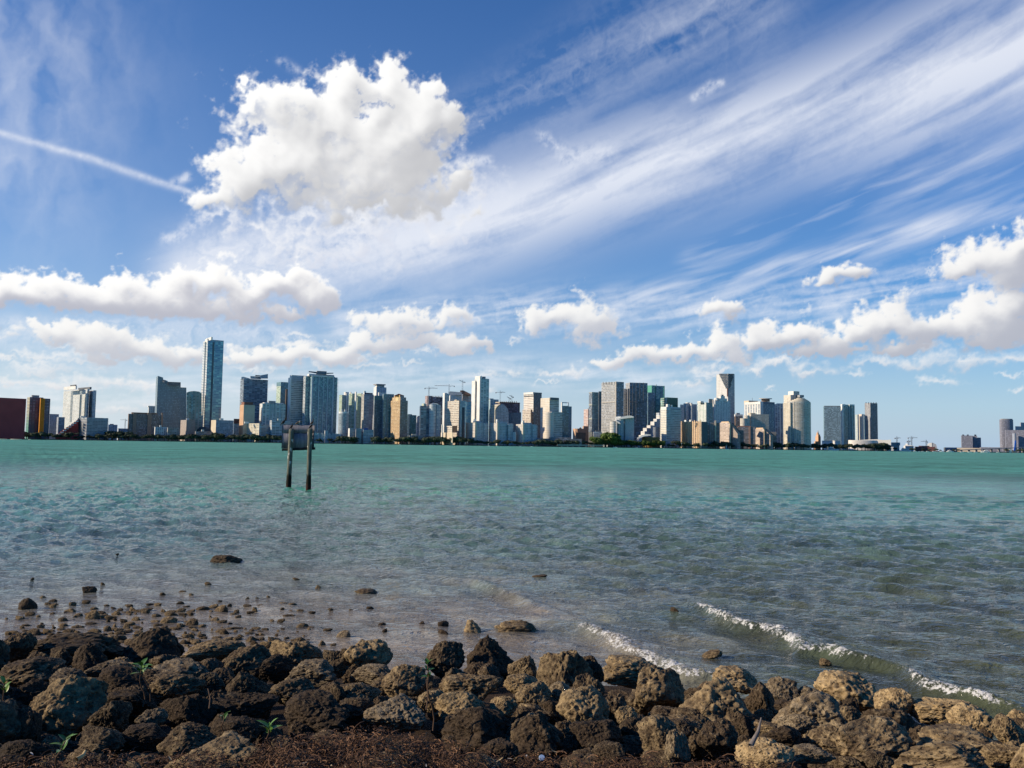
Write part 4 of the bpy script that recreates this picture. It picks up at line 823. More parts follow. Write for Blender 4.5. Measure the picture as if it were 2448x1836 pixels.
b.block('tower_body', 1341, 1344.5, 1360, 970, mats=(WHITE, f_dteal), al=22).block('right_wing', 1359, 1360, 1366.8, 971.5, mats=f_slate, do=6)
b.block('frame_post', 1341, 1343, 1345, 961.5, 984, mats=WHITE, do=-2, dep=4).block('frame_post', 1357.5, 1358, 1360, 961.8, 971, mats=WHITE, do=2, dep=4).block('frame_beam', 1343, 1344, 1360, 961.2, 963.4, mats=WHITE, do=0, dep=4)
b = Bld('parking_garage', 'long low dark parking building with open decks behind the bridge', 1338, 10, cat='garage')
b.block('decks', 1284, 1286, 1391, 1048, mats=(f_park, f_park), al=4).block('upper_deck', 1312, 1313, 1366, 1045.5, 1048, mats=f_park, do=6, al=4).block('lit_cabin', 1277.5, 1286, 1288, 1050.5, mats=CREAM, al=55, do=-6)
b = Bld('apartment_building', 'pinkish low block and its brown roofs left of the three dark towers', 1388, 260)
b.block('pink_wing', 1369.5, 1380, 1400, 1024.5, mats=(PEACH, plain('dusty_pink', (0.36, 0.24, 0.19)))).block('tall_wing', 1393, 1395, 1407, 1018.5, mats=(PEACH, plain('dusty_pink', (0.36, 0.24, 0.19))), do=20).block('brown_wing', 1377, 1379, 1400, 1034, mats=BROWN, do=-40).profile('gable_roof', [(1384, 1024.5), (1387.5, 1021), (1391, 1024.5)], 10, BROWN, do=3)
b = Bld('office_tower', 'slim pink banded tower left of the grey green tower', 1403, 420)
b.block('tower_body', 1395.5, 1406, 1410, 978.5, mats=(f_pink, f_pink), al=48).block('mast_box', 1405, 1405.5, 1407, 976.5, 978.5, mats=PEACH, do=5, dep=3)
b = Bld('apartment_tower', 'grey green tower with two pale belt floors, left of the three dark towers', 1422, 120)
b.block('tower_body', 1408, 1415.5, 1431.5, 938.5, mats=(f_gridd, facade('grey_green_bays', (0.25, 0.27, 0.24), (0.085, 0.10, 0.095), 4.0, 3.4, (0.3, 0.9), (0.15, 0.9))), al=30).block('dark_slab', 1431, 1432, 1438, 935.5, mats=DARK, do=-4, dep=20)
for y in (965.5, 999): b.block('belt_floor', 1407.6, 1415.2, 1432, y, y + 3.4, mats=plain('pale_belt', (0.42, 0.44, 0.40)), al=30, do=-1)
b.block('roof_rim', 1407.8, 1415.4, 1431.8, 937.2, 939, mats=plain('pale_belt', (0.42, 0.44, 0.40)), al=30, do=-0.6)
b = Bld('apartment_building', 'low grey block at the foot of the grey green tower', 1428, 30)
b.block('body', 1418.5, 1419.5, 1438.5, 1032, mats=f_gband, al=8).block('left_annex', 1407, 1408, 1416, 1032, mats=CREAM, do=10, al=8); b.block('roof_plant', 1423, 1424, 1436, 1029, 1032, mats=DARK, do=5, al=8)
b = Bld('apartment_tower', 'tallest of the three dark towers, its broad left face a sunlit concrete grid', 1464, 200)
b.block('tower_body', 1438, 1474, 1491.5, 912.3, mats=(f_gridc, f_gridd), al=48).fin(1472.4, 2, 912, None, plain('pale_belt2', (0.50, 0.47, 0.42)), 'corner_column', face='left', wpx=2)
b.fin(1456, 3, 960.5, 962.5, plain('pale_belt2', (0.50, 0.47, 0.42)), 'belt_floor', face='left', wpx=35, out=1.2)
for k in range(5): b.fin(1442 + k * 7, 2, 913, 919.5, DARK if k else GREY, 'roof_slot', face='left', wpx=1.4, out=0.4)
b = Bld('apartment_tower', 'broad dark gridded tower in the middle of the three dark towers', 1524, 270)
b.block('tower_body', 1495.5, 1505.5, 1548, 914.5, mats=(f_gridc, f_gridd), al=18).block('link_wing', 1490, 1492, 1500, 929, mats=(f_gridc, f_gridc), do=20).block('dark_seam', 1500, 1501, 1505, 929, mats=DARK, do=-8, al=10, dep=4)
for k in (1512, 1520.5, 1529.5, 1538): b.fin(k, 1, 914.5, 1010, plain('dark_grey_rib', (0.17, 0.18, 0.19)), 'rib', wpx=0.9, out=0.6)
b.fin(1526, 2, 959.8, 961.6, plain('dark_grey_rib', (0.17, 0.18, 0.19)), 'belt_floor', wpx=42, out=0.5)
b = Bld('office_tower', 'green topped glass tower with a blue lower block, right of the dark towers', 1572, 360)
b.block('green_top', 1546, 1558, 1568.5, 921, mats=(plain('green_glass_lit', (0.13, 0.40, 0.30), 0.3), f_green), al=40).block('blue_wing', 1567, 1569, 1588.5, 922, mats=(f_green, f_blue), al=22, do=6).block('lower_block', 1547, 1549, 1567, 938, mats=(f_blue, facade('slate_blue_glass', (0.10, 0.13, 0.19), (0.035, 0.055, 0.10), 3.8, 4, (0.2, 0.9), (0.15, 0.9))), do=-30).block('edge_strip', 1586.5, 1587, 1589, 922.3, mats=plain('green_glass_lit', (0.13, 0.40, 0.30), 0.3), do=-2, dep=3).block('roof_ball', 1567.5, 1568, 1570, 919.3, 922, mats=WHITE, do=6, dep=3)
b = Bld('office_building', 'square green glass box with white lines behind the white striped condo', 1600, 290)
b.block('body', 1579, 1594.5, 1620.5, 951.3, mats=(facade('green_white_lines', (0.42, 0.46, 0.40), (0.045, 0.11, 0.08), 6, 0, (0.25, 1)), plain('green_glass_front', (0.06, 0.16, 0.125), 0.3)), al=30); b.block('roof_rim', 1580, 1595, 1620.5, 950, 951.6, mats=plain('green_rim', (0.05, 0.2, 0.14)), al=30, do=1)
b = Bld('office_building', 'white office building with rounded striped left end and blank grey front', 1488, 35)
b.round('rounded_end', 1458.8, 1476, 1006.5, None, facade('white_round_bands', (0.80, 0.76, 0.68), (0.20, 0.16, 0.12), 4.0, 0, (0.60, 1)), asp=1.0).block('main_slab', 1471, 1483.5, 1516, 995, mats=(f_wband, plain('grey_white_wall', (0.47, 0.48, 0.50))), al=20, do=2).block('middle_slab', 1468, 1474, 1486, 1004, mats=plain('grey_white_wall', (0.47, 0.48, 0.50)), do=-1).fin(1477, 1, 1010, None, DARK, 'slot_window', wpx=2).fin(1491, 1, 1003, None, DARK, 'slot_window', wpx=2.4, out=4.6)
b.profile('white_roof_sweep', [(1480, 1000), (1488, 996.5), (1500, 993.5), (1509, 993.8), (1515, 996), (1515, 998), (1480, 1002)], 14, WHITE, do=0.5).profile('white_roof_sweep', [(1474, 1006), (1481, 1009), (1484, 1014), (1477, 1012)], 8, WHITE, do=-6)
b = Bld('hotel', 'white hotel stepping up in terraces toward the right', 1552, 115)
STEP = [(1522.5, 1046), (1527, 1040), (1532, 1031), (1537, 1023), (1546, 1016.5), (1555, 1007.5), (1562, 1001), (1569, 993)]
for i, (px, py) in enumerate(STEP):
    b.block('terrace', px, px + 9 if i < 6 else px + 8, min(1581, px + 19), py, mats=(facade('white_terraces', (0.80, 0.77, 0.70), (0.30, 0.27, 0.23), 3.6, 0, (0.6, 1)), facade('grey_terrace_front', (0.50, 0.49, 0.48), (0.10, 0.10, 0.11), 3.6, 4, (0.3, 0.8), (0.2, 0.8))), al=42, do=i * 5)
b.round('grey_arch_front', 1558, 1581, 1021, None, facade('arch_front', (0.33, 0.33, 0.36), (0.09, 0.1, 0.12), 3.4, 4, (0.3, 0.85), (0.2, 0.8)), do=-10, asp=0.6).block('top_terrace', 1568.5, 1576, 1581, 986, mats=(f_wband, f_ggrid), do=44)
b = Bld('restaurant', 'low brown drum with a white swept roof below the stepped white hotel', 1554, 18, cat='building')
b.round('drum', 1537, 1579, 1045, None, plain('ochre_brown_wall', (0.24, 0.15, 0.055)), asp=0.6).profile('swept_roof', [(1522, 1047), (1533, 1041.5), (1545, 1037.5), (1556, 1039), (1556, 1041), (1540, 1043), (1528, 1048)], 16, WHITE, do=-4)
b = Bld('apartment_tower', 'white striped condo with a bright left end and blue grey balcony front', 1604, 40)
b.block('tower_body', 1579, 1593, 1627.5, 975.5, mats=(facade('ivory_end', (0.80, 0.74, 0.62), (0.55, 0.46, 0.34), 3.6, 6, (0.3, 0.8), (0.2, 0.8), 0.6), facade('blue_grey_balconies', (0.40, 0.46, 0.50), (0.06, 0.09, 0.115), 4.3, 0, (0.36, 1))), al=28, slabs=(4.3, 1.3, 0.9, plain('grey_blue_slab', (0.52, 0.56, 0.58)))).block('parapet', 1579.5, 1593, 1627, 972.5, 975.5, mats=(WHITE, plain('grey_blue_slab', (0.52, 0.56, 0.58))), al=28, do=3).block('roof_box', 1592, 1596, 1601, 966, 973, mats=WHITE, do=8).block('roof_box', 1603, 1605, 1608, 968, 973, mats=WHITE, do=10, dep=5)
b.block('base_bay', 1584, 1588, 1590, 1056, mats=WHITE, do=-6)
# right half
b = Bld('apartment_tower', 'lavender grey condo with white roof vaults right of the white striped condo', 1645, 260)
b.block('left_bay', 1626, 1628, 1636, 967, mats=(f_white, f_lav)).block('middle_bay', 1634, 1640, 1652, 964, mats=(f_white, f_lav), do=6).block('right_bay', 1650, 1653, 1666, 966, mats=(f_white, facade('violet_grid', (0.42, 0.43, 0.50), (0.10, 0.11, 0.15), 3.3, 3.6, (0.3, 0.8), (0.25, 0.8))), do=2).round('roof_vault', 1640, 1650, 962, 966, WHITE, do=10).round('roof_vault', 1649, 1656, 963, 966, WHITE, do=8)
b.block('low_annex', 1626, 1627, 1636, 982, mats=f_lav, do=-10)
b = Bld('hotel', 'long peach apartment slab with ribbed sunlit face on the right waterfront', 1655, 8)
b.block('main_slab', 1625.5, 1677, 1691, 1008, mats=(f_peach, plain('slate_end_wall', (0.12, 0.125, 0.14))), al=66)
for k in range(11): b.fin(1630 + k * 4.5, 2, 1004.5 if k % 3 == 1 else 1006.5, None, plain('pale_peach', (0.74, 0.54, 0.35)), 'wall_rib', face='left', wpx=1.7, out=1.6)
b.block('roof_house', 1636, 1640, 1641, 1004, 1008, mats=WHITE, al=66, do=8).block('roof_house', 1648, 1651, 1652, 1003.5, 1008, mats=WHITE, al=66, do=8)
b = Bld('apartment_tower', 'white and dark green tower with a stepped white top behind the peach slab', 1686, 210)
b.block('left_face', 1667, 1688, 1691, 962, mats=(facade('white_green_bays', (0.74, 0.76, 0.70), (0.14, 0.22, 0.17), 3.4, 6, (0.2, 0.95), (0.35, 0.9)), f_green), al=56).block('right_face', 1688, 1690, 1704, 962.5, mats=(f_white, f_dteal), do=4).block('white_top', 1667, 1675, 1682, 958.8, 962.5, mats=WHITE, al=56, do=4).block('roof_drum', 1694, 1695, 1704, 953.5, 963, mats=plain('beige_grey', (0.42, 0.36, 0.32)), do=10)
b = Bld('office_tower', 'tall pale tower with a dark pixelated wedge at its top', 1735, 330)
b.block('tower_body', 1712.5, 1740, 1756, 893, mats=(facade('pale_stone_panels', (0.55, 0.53, 0.48), (0.46, 0.45, 0.42), 4.4, 3.2, (0.2, 0.7), (0.2, 0.8), 0.6, 0.2), facade('grey_louvre', (0.30, 0.31, 0.33), (0.15, 0.165, 0.19), 4.4, 0, (0.45, 1), 0.4, 0.3)), al=52)
gcell = plain('dark_blue_cell', (0.075, 0.10, 0.14), 0.3, 0.3, 0.3)
for r in range(10):
    n0 = 1719.5 + r * 1.75; n1 = 1752.5 - r * 1.0
    k = n0
    while k < n1:
        fc = 'left' if k < 1739 else 'front'
        b.fin(k + 1.5, 3, 893.4 + r * 3.55, 896.2 + r * 3.55, gcell, 'dark_cell', face=fc, wpx=2.3 if fc == 'left' else 2.0, out=1.0 if (r + int(k)) % 2 else 1.6); k += 3.4
b.fin(1739.2, 2, 928, 948, plain('maroon_strip', (0.20, 0.06, 0.05)), 'maroon_strip', wpx=2.2)
b = Bld('apartment_tower', 'white condo tower with a peaked roof in front of the pale pixelated tower', 1724, 190)
b.block('tower_body', 1703, 1711, 1746, 957.5, mats=(WHITE, facade('white_blue_bays', (0.60, 0.63, 0.65), (0.10, 0.15, 0.19), 3.4, 6, (0.2, 0.95), (0.35, 0.9))), al=36).block('left_edge', 1703, 1709.5, 1710.5, 955, mats=WHITE, al=36, do=-6).block('peak_step', 1713, 1720, 1738, 952, 958, mats=WHITE, do=8).block('peak_step', 1718, 1723, 1733, 946.5, 952, mats=WHITE, do=10).block('peak_top', 1723, 1725, 1730, 943.3, 947, mats=GREY, do=12)
b.round('roof_vault', 1709, 1719, 951, 957, WHITE, do=6)
b = Bld('apartment_building', 'dark brown block with one tall beige pillar right of the peach slab', 1706, 40)
b.block('body', 1690, 1691, 1721, 1010, mats=(BROWN, facade('brown_balconies', (0.14, 0.10, 0.085), (0.035, 0.03, 0.032), 3.3, 5, (0.35, 1), (0.15, 0.95))), al=10).fin(1710, 3, 1005, None, CREAM, 'pillar', wpx=3, out=2).fin(1697, 3, 1012, None, GREY, 'pillar', wpx=1.5, out=1.5)
def stepped(label, x0, xc, xe, xs, y, slope, off, pale):
    b = Bld('apartment_building', label, (x0 + xe) / 2, off)
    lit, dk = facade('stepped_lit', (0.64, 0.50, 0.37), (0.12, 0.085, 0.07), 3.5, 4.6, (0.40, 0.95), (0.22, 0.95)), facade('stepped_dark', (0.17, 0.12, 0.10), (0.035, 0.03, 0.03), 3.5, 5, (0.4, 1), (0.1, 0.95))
    b.block('tall_end', x0, xc, xs, y, mats=(lit, dk), al=56)
    n = 8; w = (xe - xs) / n
    for k in range(n): b.block('step', xs - 8 + k * w, xs + 1 + k * w, xs + 6 + (k + 1) * w, y + 2 + slope * (k + 1) / n, mats=(lit, dk), al=50, do=4 - k * 1.5)
    b.fin(xc + 1, 2, y + 2, None, plain('pale_peach', (0.74, 0.54, 0.35)), 'corner_column', wpx=2)
    b.profile('sloping_roof_edge', [(xs + 1, y + 1), (xs + 4, y + 0.6), (xe + 8, y + slope + 1), (xe + 6, y + slope + 4)], 18, plain('slate_roof', (0.11, 0.105, 0.12)), do=10)
    b.block('roof_house', x0 + 4, xc - 2, xc + 3, y - 2.5, y, mats=plain('pale_peach', (0.74, 0.54, 0.35)), al=56, do=6)
    b.block('dark_back_wing', xe - 3, xe - 2, xe + 14, y + slope - 6, mats=dk, do=34, al=10)
    return b
stepped('peach block stepping down to the right with curved balconies, left one of the pair', 1720, 1744, 1764, 1748, 1010, 24, 20, 1)
b = Bld('apartment_building', 'dull brown block with a pinkish pillar between the two stepped peach blocks', 1790, 60)
b.block('body', 1762, 1763, 1806, 1020, mats=(BROWN, facade('brown_balconies', (0.14, 0.10, 0.085), (0.035, 0.03, 0.032), 3.3, 5)), al=8).fin(1792, 3, 1019, None, plain('dusty_pink', (0.36, 0.24, 0.19)), 'pillar', wpx=3.6, out=2).block('brown_hip_roof', 1764, 1766, 1795, 1018.3, 1020.5, mats=plain('red_brown_cap', (0.26, 0.12, 0.085)), do=4, al=8)
stepped('smaller pale stepped block with curved balconies, right one of the pair', 1803.5, 1826, 1842, 1829, 1025, 13, 22, 2)
b = Bld('hotel', 'beige hotel with arched left end behind the stepped peach blocks', 1806, 140)
b.block('main_slab', 1790, 1795.5, 1838, 990, mats=(f_cream, facade('beige_hotel', (0.46, 0.40, 0.32), (0.11, 0.10, 0.09), 3.6, 4, (0.25, 0.8), (0.2, 0.75))), al=20)
b.round('arched_bay', 1780, 1794, 993, None, f_cream, do=-6).round('arched_bay', 1771.5, 1787, 1000, None, f_cream, do=-12).block('stair_top', 1788, 1794, 1806, 987, 990.5, mats=CREAM, al=20, do=4)
b = Bld('office_building', 'dark brown slab with a white cap left of the beige hotel', 1765, 260)
b.block('body', 1756, 1758, 1776, 995, mats=(BROWN, f_brown), al=14).block('white_cap', 1755, 1757.5, 1776, 990.5, 995.2, mats=(WHITE, plain('grey_white_wall', (0.47, 0.48, 0.50))), al=14, do=-1).block('roof_plant', 1759, 1761, 1769, 987, 991, mats=GREY, do=6)
b = Bld('office_tower', 'white framed tower with a flat flying saucer roof deck', 1822, 300)
b.block('tower_body', 1779, 1817, 1851, 963, mats=(facade('white_frame_bays', (0.74, 0.72, 0.68), (0.09, 0.12, 0.16), 3.6, 11, (0.1, 0.97), (0.3, 0.8)), facade('blue_slate_front', (0.13, 0.17, 0.23), (0.06, 0.09, 0.14), 3.6, 4, (0.2, 0.9), (0.15, 0.9))), al=48).fin(1820, 3, 960, None, WHITE, 'corner_column', wpx=7, out=1.5).block('white_top', 1780, 1817, 1852, 960, 966, mats=(WHITE, plain('slate_top', (0.20, 0.22, 0.26))), al=48, do=-1)
b.round('roof_disc', 1817, 1848, 951.8, 953.6, plain('pale_disc', (0.62, 0.58, 0.52)), do=20, asp=0.5).round('roof_drum', 1822, 1842, 953.4, 960, plain('brown_drum', (0.22, 0.16, 0.13)), do=26, asp=0.6)
b.block('beige_back_block', 1778.5, 1790, 1812, 957.5, 966, mats=CREAM, do=60).block('antenna', 1798, 1798.2, 1798.8, 951, 958, mats=GREY, do=60, dep=1)
b = Bld('apartment_tower', 'blue tower with white upright strips left of the big round ivory condo', 1862, 210)
b.block('tower_body', 1850.5, 1852, 1874, 966, mats=(f_blue, facade('blue_white_strips', (0.40, 0.46, 0.54), (0.05, 0.085, 0.14), 3.5, 8, (0.1, 1), (0.22, 0.95))), al=14)
for k in (1864.5, 1871): b.fin(k, 2, 965, None, WHITE, 'white_strip', wpx=1.8)
b.block('white_top', 1856, 1858, 1873, 964, 966.4, mats=WHITE, do=2)
b = Bld('apartment_tower', 'big round ivory condo with domed stepped top on the right waterfront', 1909, 30)
b.block('left_wing', 1872.5, 1889, 1896, 962, mats=(f_condw, f_cond), al=44, slabs=(3.4, 1.0, 0.35, plain('ivory_slab', (0.62, 0.56, 0.46)))).block('rear_tower', 1873.5, 1890, 1918, 944, mats=(f_condw, f_cond), al=40, do=30).block('rear_top', 1884, 1897, 1911, 935, 944, mats=(WHITE, f_cond), al=40, do=34).block('rear_top', 1905, 1912, 1922, 944, 950, mats=GREY, do=26)
b.round('bowed_front', 1888, 1944.5, 960, None, f_cond, do=-6, asp=0.75, n=40, slabs=(3.4, 1.1, 0.4, plain('ivory_slab', (0.62, 0.56, 0.46))))
for k in range(4): b.round('dome_step', 1893 + k * 4.5, 1940 - k * 4.5, 957.5 - k * 1.9, 960.2 - k * 1.9, plain('ivory_slab', (0.62, 0.56, 0.46)), do=-4 + k * 4, asp=0.7, n=32)
b.block('pale_seam', 1897, 1898, 1900.5, 960, mats=plain('ivory_slab', (0.62, 0.56, 0.46)), do=-2, dep=4)
b = Bld('tower', 'small peach stepped spire tower between the round condo and the dark teal slab', 1955.5, 420, cat='tower')
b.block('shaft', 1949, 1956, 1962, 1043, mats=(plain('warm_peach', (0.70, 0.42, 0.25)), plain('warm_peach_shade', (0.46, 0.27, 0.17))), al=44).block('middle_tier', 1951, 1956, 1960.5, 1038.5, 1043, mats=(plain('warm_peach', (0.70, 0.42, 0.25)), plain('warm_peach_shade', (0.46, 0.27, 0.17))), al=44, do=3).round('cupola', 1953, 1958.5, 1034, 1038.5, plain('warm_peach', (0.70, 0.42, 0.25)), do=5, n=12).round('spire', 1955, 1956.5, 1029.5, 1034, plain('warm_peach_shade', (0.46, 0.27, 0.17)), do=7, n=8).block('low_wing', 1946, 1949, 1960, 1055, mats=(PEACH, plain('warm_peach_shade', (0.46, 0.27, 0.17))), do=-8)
b = Bld('apartment_tower', 'dark teal slab tower right of the peach spire', 1989, 330)
b.block('tower_body', 1968, 1970, 2010, 971.5, mats=(f_dteal, facade('dark_teal_slab', (0.05, 0.10, 0.13), (0.035, 0.075, 0.105), 3.5, 3.6, (0.2, 0.95), (0.1, 0.95), 0.12, 0.4)), al=8).block('roof_rim', 1969, 1971, 2009, 970, 971.8, mats=DARK, al=8, do=3)
b = Bld('apartment_tower', 'teal glass tower with one bright white edge column', 2027, 300)
b.block('tower_body', 2010, 2016, 2043, 967, mats=(WHITE, f_dteal), al=30).block('white_column', 2009.5, 2013, 2016.5, 966.3, mats=WHITE, do=-4, dep=8).fin(2031, 2, 967, None, plain('pale_teal_pier', (0.45, 0.56, 0.56)), 'pier', wpx=1.2).fin(2037, 2, 967, None, plain('pale_teal_pier', (0.45, 0.56, 0.56)), 'pier', wpx=1.6).block('white_roof', 2011, 2016, 2021, 966, 970, mats=WHITE, do=-1).block('white_roof', 2029, 2031, 2043, 966.5, 969.5, mats=WHITE, do=4)
b = Bld('office_building', 'low white terminal block with grey roof at the foot of the dark teal slab', 1986, 110)
b.block('body', 1965, 1998, 2008.5, 1054.5, mats=(WHITE, f_pale), al=50); b.block('roof_rim', 1964.5, 1998, 2009, 1053.4, 1055, mats=WHITE, al=50, do=-1)
b = Bld('apartment_tower', 'pale beige pair of slim towers left of the dark grey tower', 2055, 560)
b.block('left_slab', 2044.5, 2050, 2053, 991, mats=(facade('pale_green_bays', (0.62, 0.64, 0.56), (0.20, 0.26, 0.23), 3.4, 5), f_pale), al=44).block('right_slab', 2052, 2060, 2066, 990, mats=(plain('pale_beige', (0.70, 0.60, 0.50)), f_pale), al=44, do=5)
b = Bld('apartment_tower', 'dark grey tower with a jagged roof edge, last tall one on the right', 2083, 520)
b.block('tower_body', 2067, 2080.5, 2097.5, 963.5, mats=(facade('dark_grey_bays', (0.26, 0.25, 0.25), (0.11, 0.11, 0.12), 3.4, 3.5, (0.3, 0.85), (0.2, 0.8)), facade('charcoal_bays', (0.075, 0.075, 0.09), (0.04, 0.043, 0.055), 3.4, 3.5)), al=38)
for k in range(5): b.block('roof_post', 2069 + k * 6, 2069.5 + k * 6, 2071.5 + k * 6, 961.8, 964, mats=GREY, do=5 + k, dep=3)
b.block('low_link', 2064.5, 2066, 2069, 991, mats=f_slate, do=-6)
b = Bld('arena', 'white curved sports arena with a sloping roof on the right shore', 2080, 60, cat='arena')
b.round('white_drum', 2036, 2112, 1052.5, None, plain('arena_white', (0.82, 0.78, 0.72), 0.6, 0.05, 0.02), asp=0.5, n=48).profile('raised_roof', [(2044, 1053), (2060, 1051.5), (2080, 1050.8), (2097, 1050.2), (2110, 1052), (2130, 1051), (2130, 1064), (2044, 1064)], 60, plain('arena_white', (0.82, 0.78, 0.72), 0.6, 0.05, 0.02), do=30).block('grey_side_hall', 2100, 2101, 2130, 1054, mats=plain('arena_grey', (0.42, 0.42, 0.44)), do=10, al=14).block('dark_doorway', 2119, 2119.4, 2124, 1060, mats=DARK, do=6, al=14, dep=6)
b = Bld('exhibition_hall', 'grey angular halls right of the white arena', 2141, 180)
b.block('hall', 2129, 2131, 2150, 1057.5, mats=(f_pale, GREY), al=20).profile('slanted_wall', [(2147, 1065), (2147, 1060), (2152, 1057.5), (2152, 1065)], 14, GREY, do=-6); b.block('low_front', 2110, 2112, 2136, 1068, mats=WHITE, do=-60, al=10)
b = Bld('exhibition_hall', 'small white tent roofed hall among the distant cranes', 2172, 320)
b.block('hall', 2160, 2164, 2184, 1066, mats=(WHITE, f_pale), al=24).round('white_dome', 2167, 2175, 1060.5, 1066, WHITE, do=8); b.profile('tent_roof', [(2160, 1066), (2166, 1062.5), (2184, 1066)], 14, WHITE, do=10)
b = Bld('market_hall', 'long low maroon brown marketplace roofs behind the moored boats', 2211, 120)
b.block('hall', 2186, 2188, 2236, 1067.5, mats=(f_low, plain('maroon_roof', (0.17, 0.075, 0.07))), al=6); b.block('upper_roof', 2196, 2197, 2222, 1065.5, 1067.5, mats=plain('maroon_roof', (0.17, 0.075, 0.07)), do=8, al=6)
b = Bld('museum', 'white barrel vaulted hall with glass end on the far right shore', 2228, 260)
b.profile('vault', [(2214, None), (2217, 1062), (2222, 1058.5), (2230, 1058.2), (2238, 1062.5), (2242.5, None)], 40, plain('vault_grey', (0.34, 0.37, 0.42)), WHITE).profile('lit_front', [(2215, None), (2217, 1062.5), (2221, 1059), (2228, 1058.6), (2228, None)], 2, WHITE, do=-2)
b = Bld('warehouse', 'long low grey sheds left of the dark waterfront block on the far right', 2280, 330)
b.block('shed', 2256, 2262, 2300, 1069.5, mats=(DARK, f_plum), al=14).block('shed', 2288, 2289, 2345, 1070.5, mats=CREAM, do=-60, al=6); b.block('shed', 2342, 2344, 2395, 1069, mats=f_plum, do=40, al=6)
b = Bld('apartment_building', 'wide dark plum block standing alone near the right edge', 2321, 420)
b.block('left_wing', 2297.5, 2299, 2325, 1041, mats=(f_plum, f_plum), al=10).block('right_wing', 2323, 2324, 2336, 1042, mats=f_plum, do=4, al=10).block('right_step', 2335, 2335.5, 2345, 1046, mats=f_plum, do=6, al=10)
for k in (2300, 2311, 2329): b.block('roof_plant', k, k + 0.5, k + 5, 1038.8, 1042, mats=DARK, do=10, dep=8)
b = Bld('apartment_tower', 'tall plum grey round ended tower at the right edge', 2410, 500)
b.round('tower_body', 2394, 2426, 1003, None, f_plum, asp=0.5).round('roof_drum', 2396, 2424, 1001, 1003.2, GREY, do=4, asp=0.5)
b = Bld('apartment_building', 'plum slab in front of the tall round ended tower at the right edge', 2440, 380)
b.block('body', 2402, 2404, 2480, 1028, mats=f_plum, al=6).block('rear_block', 2427, 2430, 2480, 1019, mats=(f_lav, f_lav), do=90).block('rear_block', 2438, 2440, 2480, 1010, mats=f_lav, do=120); b.block('front_block', 2429, 2431, 2490, 1035, mats=f_plum, do=-60, al=6).round('blue_grey_silo', 2423, 2431.5, 1036, None, plain('blue_grey_silo', (0.36, 0.40, 0.48)), do=-80)
# ---------------------------------------------------------------- tower cranes
def bar(g, p, q, w, mi=0):
    p, q = Vector(p), Vector(q); d = (q - p).normalized(); s = d.cross(Vector((0, 0, 1)))
    s = Vector((1, 0, 0)) if s.length < 0.01 else s.normalized(); u = s.cross(d)
    c = [p + (s * i + u * j) * w / 2 for i, j in ((-1, -1), (1, -1), (1, 1), (-1, 1))]; e = [x + (q - p) for x in c]
    for k in range(4): g.face([tuple(c[k]), tuple(c[(k + 1) % 4]), tuple(e[(k + 1) % 4]), tuple(e[k])], [(0, 0)] * 4, mi)
    g.face([tuple(x) for x in c[::-1]], [(0, 0)] * 4, mi); g.face([tuple(x) for x in e], [(0, 0)] * 4, mi)
def crane(label, px, y0, y1, jib_l, jib_r, off, luff=0.0, wscale=1.0):
    """mast from y0 up to the apex y1, jib ends at photo columns jib_l and jib_r"""
    D = shore(px) + off; X, _, za = at_depth(px, y1, D); zb = at_depth(px, y0, D)[2]
    r = thing('tower_crane', label, 'crane', (X, D, 1.2), 'tower cranes over the skyline'); za -= 1.2; zb -= 1.2
    k = D / FPX * wscale; zj = za - 4.2 * k * (1 if y0 - y1 > 14 else 0.6); g = Geo(); w = 1.15 * k
    for i in (-1, 1):
        for j in (-1, 1): bar(g, (i * w, j * w, 0), (i * w, j * w, zj), 0.30 * k)
    z = 0.0; f = 1
    while z < zj - 3 * w:
        bar(g, (-w * f, -w, z), (w * f, -w, z + 2.4 * w), 0.22 * k); bar(g, (-w, -w * f, z), (-w, w * f, z + 2.4 * w), 0.22 * k); z += 2.4 * w; f = -f
    g.build('mast', [CRANE], r)
    xl, xr = at_depth(jib_l, y1, D)[0] - X, at_depth(jib_r, y1, D)[0] - X
    lng, sht = (xl, xr) if abs(xl) > abs(xr) else (xr, xl)
    g = Geo(); dz = abs(lng) * luff; bar(g, (0, -w * 0.8, zj), (lng, -w * 0.8, zj + dz), 0.35 * k); bar(g, (0, w * 0.8, zj), (lng, w * 0.8, zj + dz), 0.35 * k); bar(g, (0, 0, zj + 1.3 * k), (lng, 0, zj + dz + 0.6 * k), 0.30 * k)
    for i in range(14):
        a = i / 14.0; bb = (i + 1) / 14.0; bar(g, (lng * a, -w * 0.8, zj + dz * a), (lng * bb, 0, zj + dz * bb + 1.0 * k), 0.18 * k)
    g.build('jib', [CRANE], r)
    g = Geo(); bar(g, (0, 0, zj), (sht, 0, zj), 0.7 * k); g.build('counter_jib', [CRANE], r)
    g = Geo(); g.box((sht * 0.9, 0), (1, 0), (0, 1), 1.2 * k, 0.9 * k, zj - 2.2 * k, zj); g.build('counterweight', [GREY], r)
    g = Geo(); bar(g, (-w, 0, zj), (0, 0, za), 0.4 * k); bar(g, (w, 0, zj), (0, 0, za), 0.4 * k); bar(g, (0, 0, za), (lng * 0.75, 0, zj + dz * 0.75 + k), 0.14 * k); bar(g, (0, 0, za), (sht * 0.9, 0, zj), 0.14 * k); g.build('apex_frame', [CRANE], r)
    g = Geo(); g.box((w * 1.8, -w * 0.6), (1, 0), (0, 1), 0.8 * k, 0.8 * k, zj - 1.8 * k, zj - 0.2 * k); g.build('cab', [GREY], r)
crane('crane over the left rust brown unfinished tower', 1025.5, 946, 924, 1015, 1046, 322)
crane('crane with a long left jib above the curved top pale grey tower', 1074, 938, 918.5, 1039, 1087.5, 250)
crane('luffing crane above the slanting brown steel frame', 1106, 934, 909, 1098, 1112, 262, 0.5)
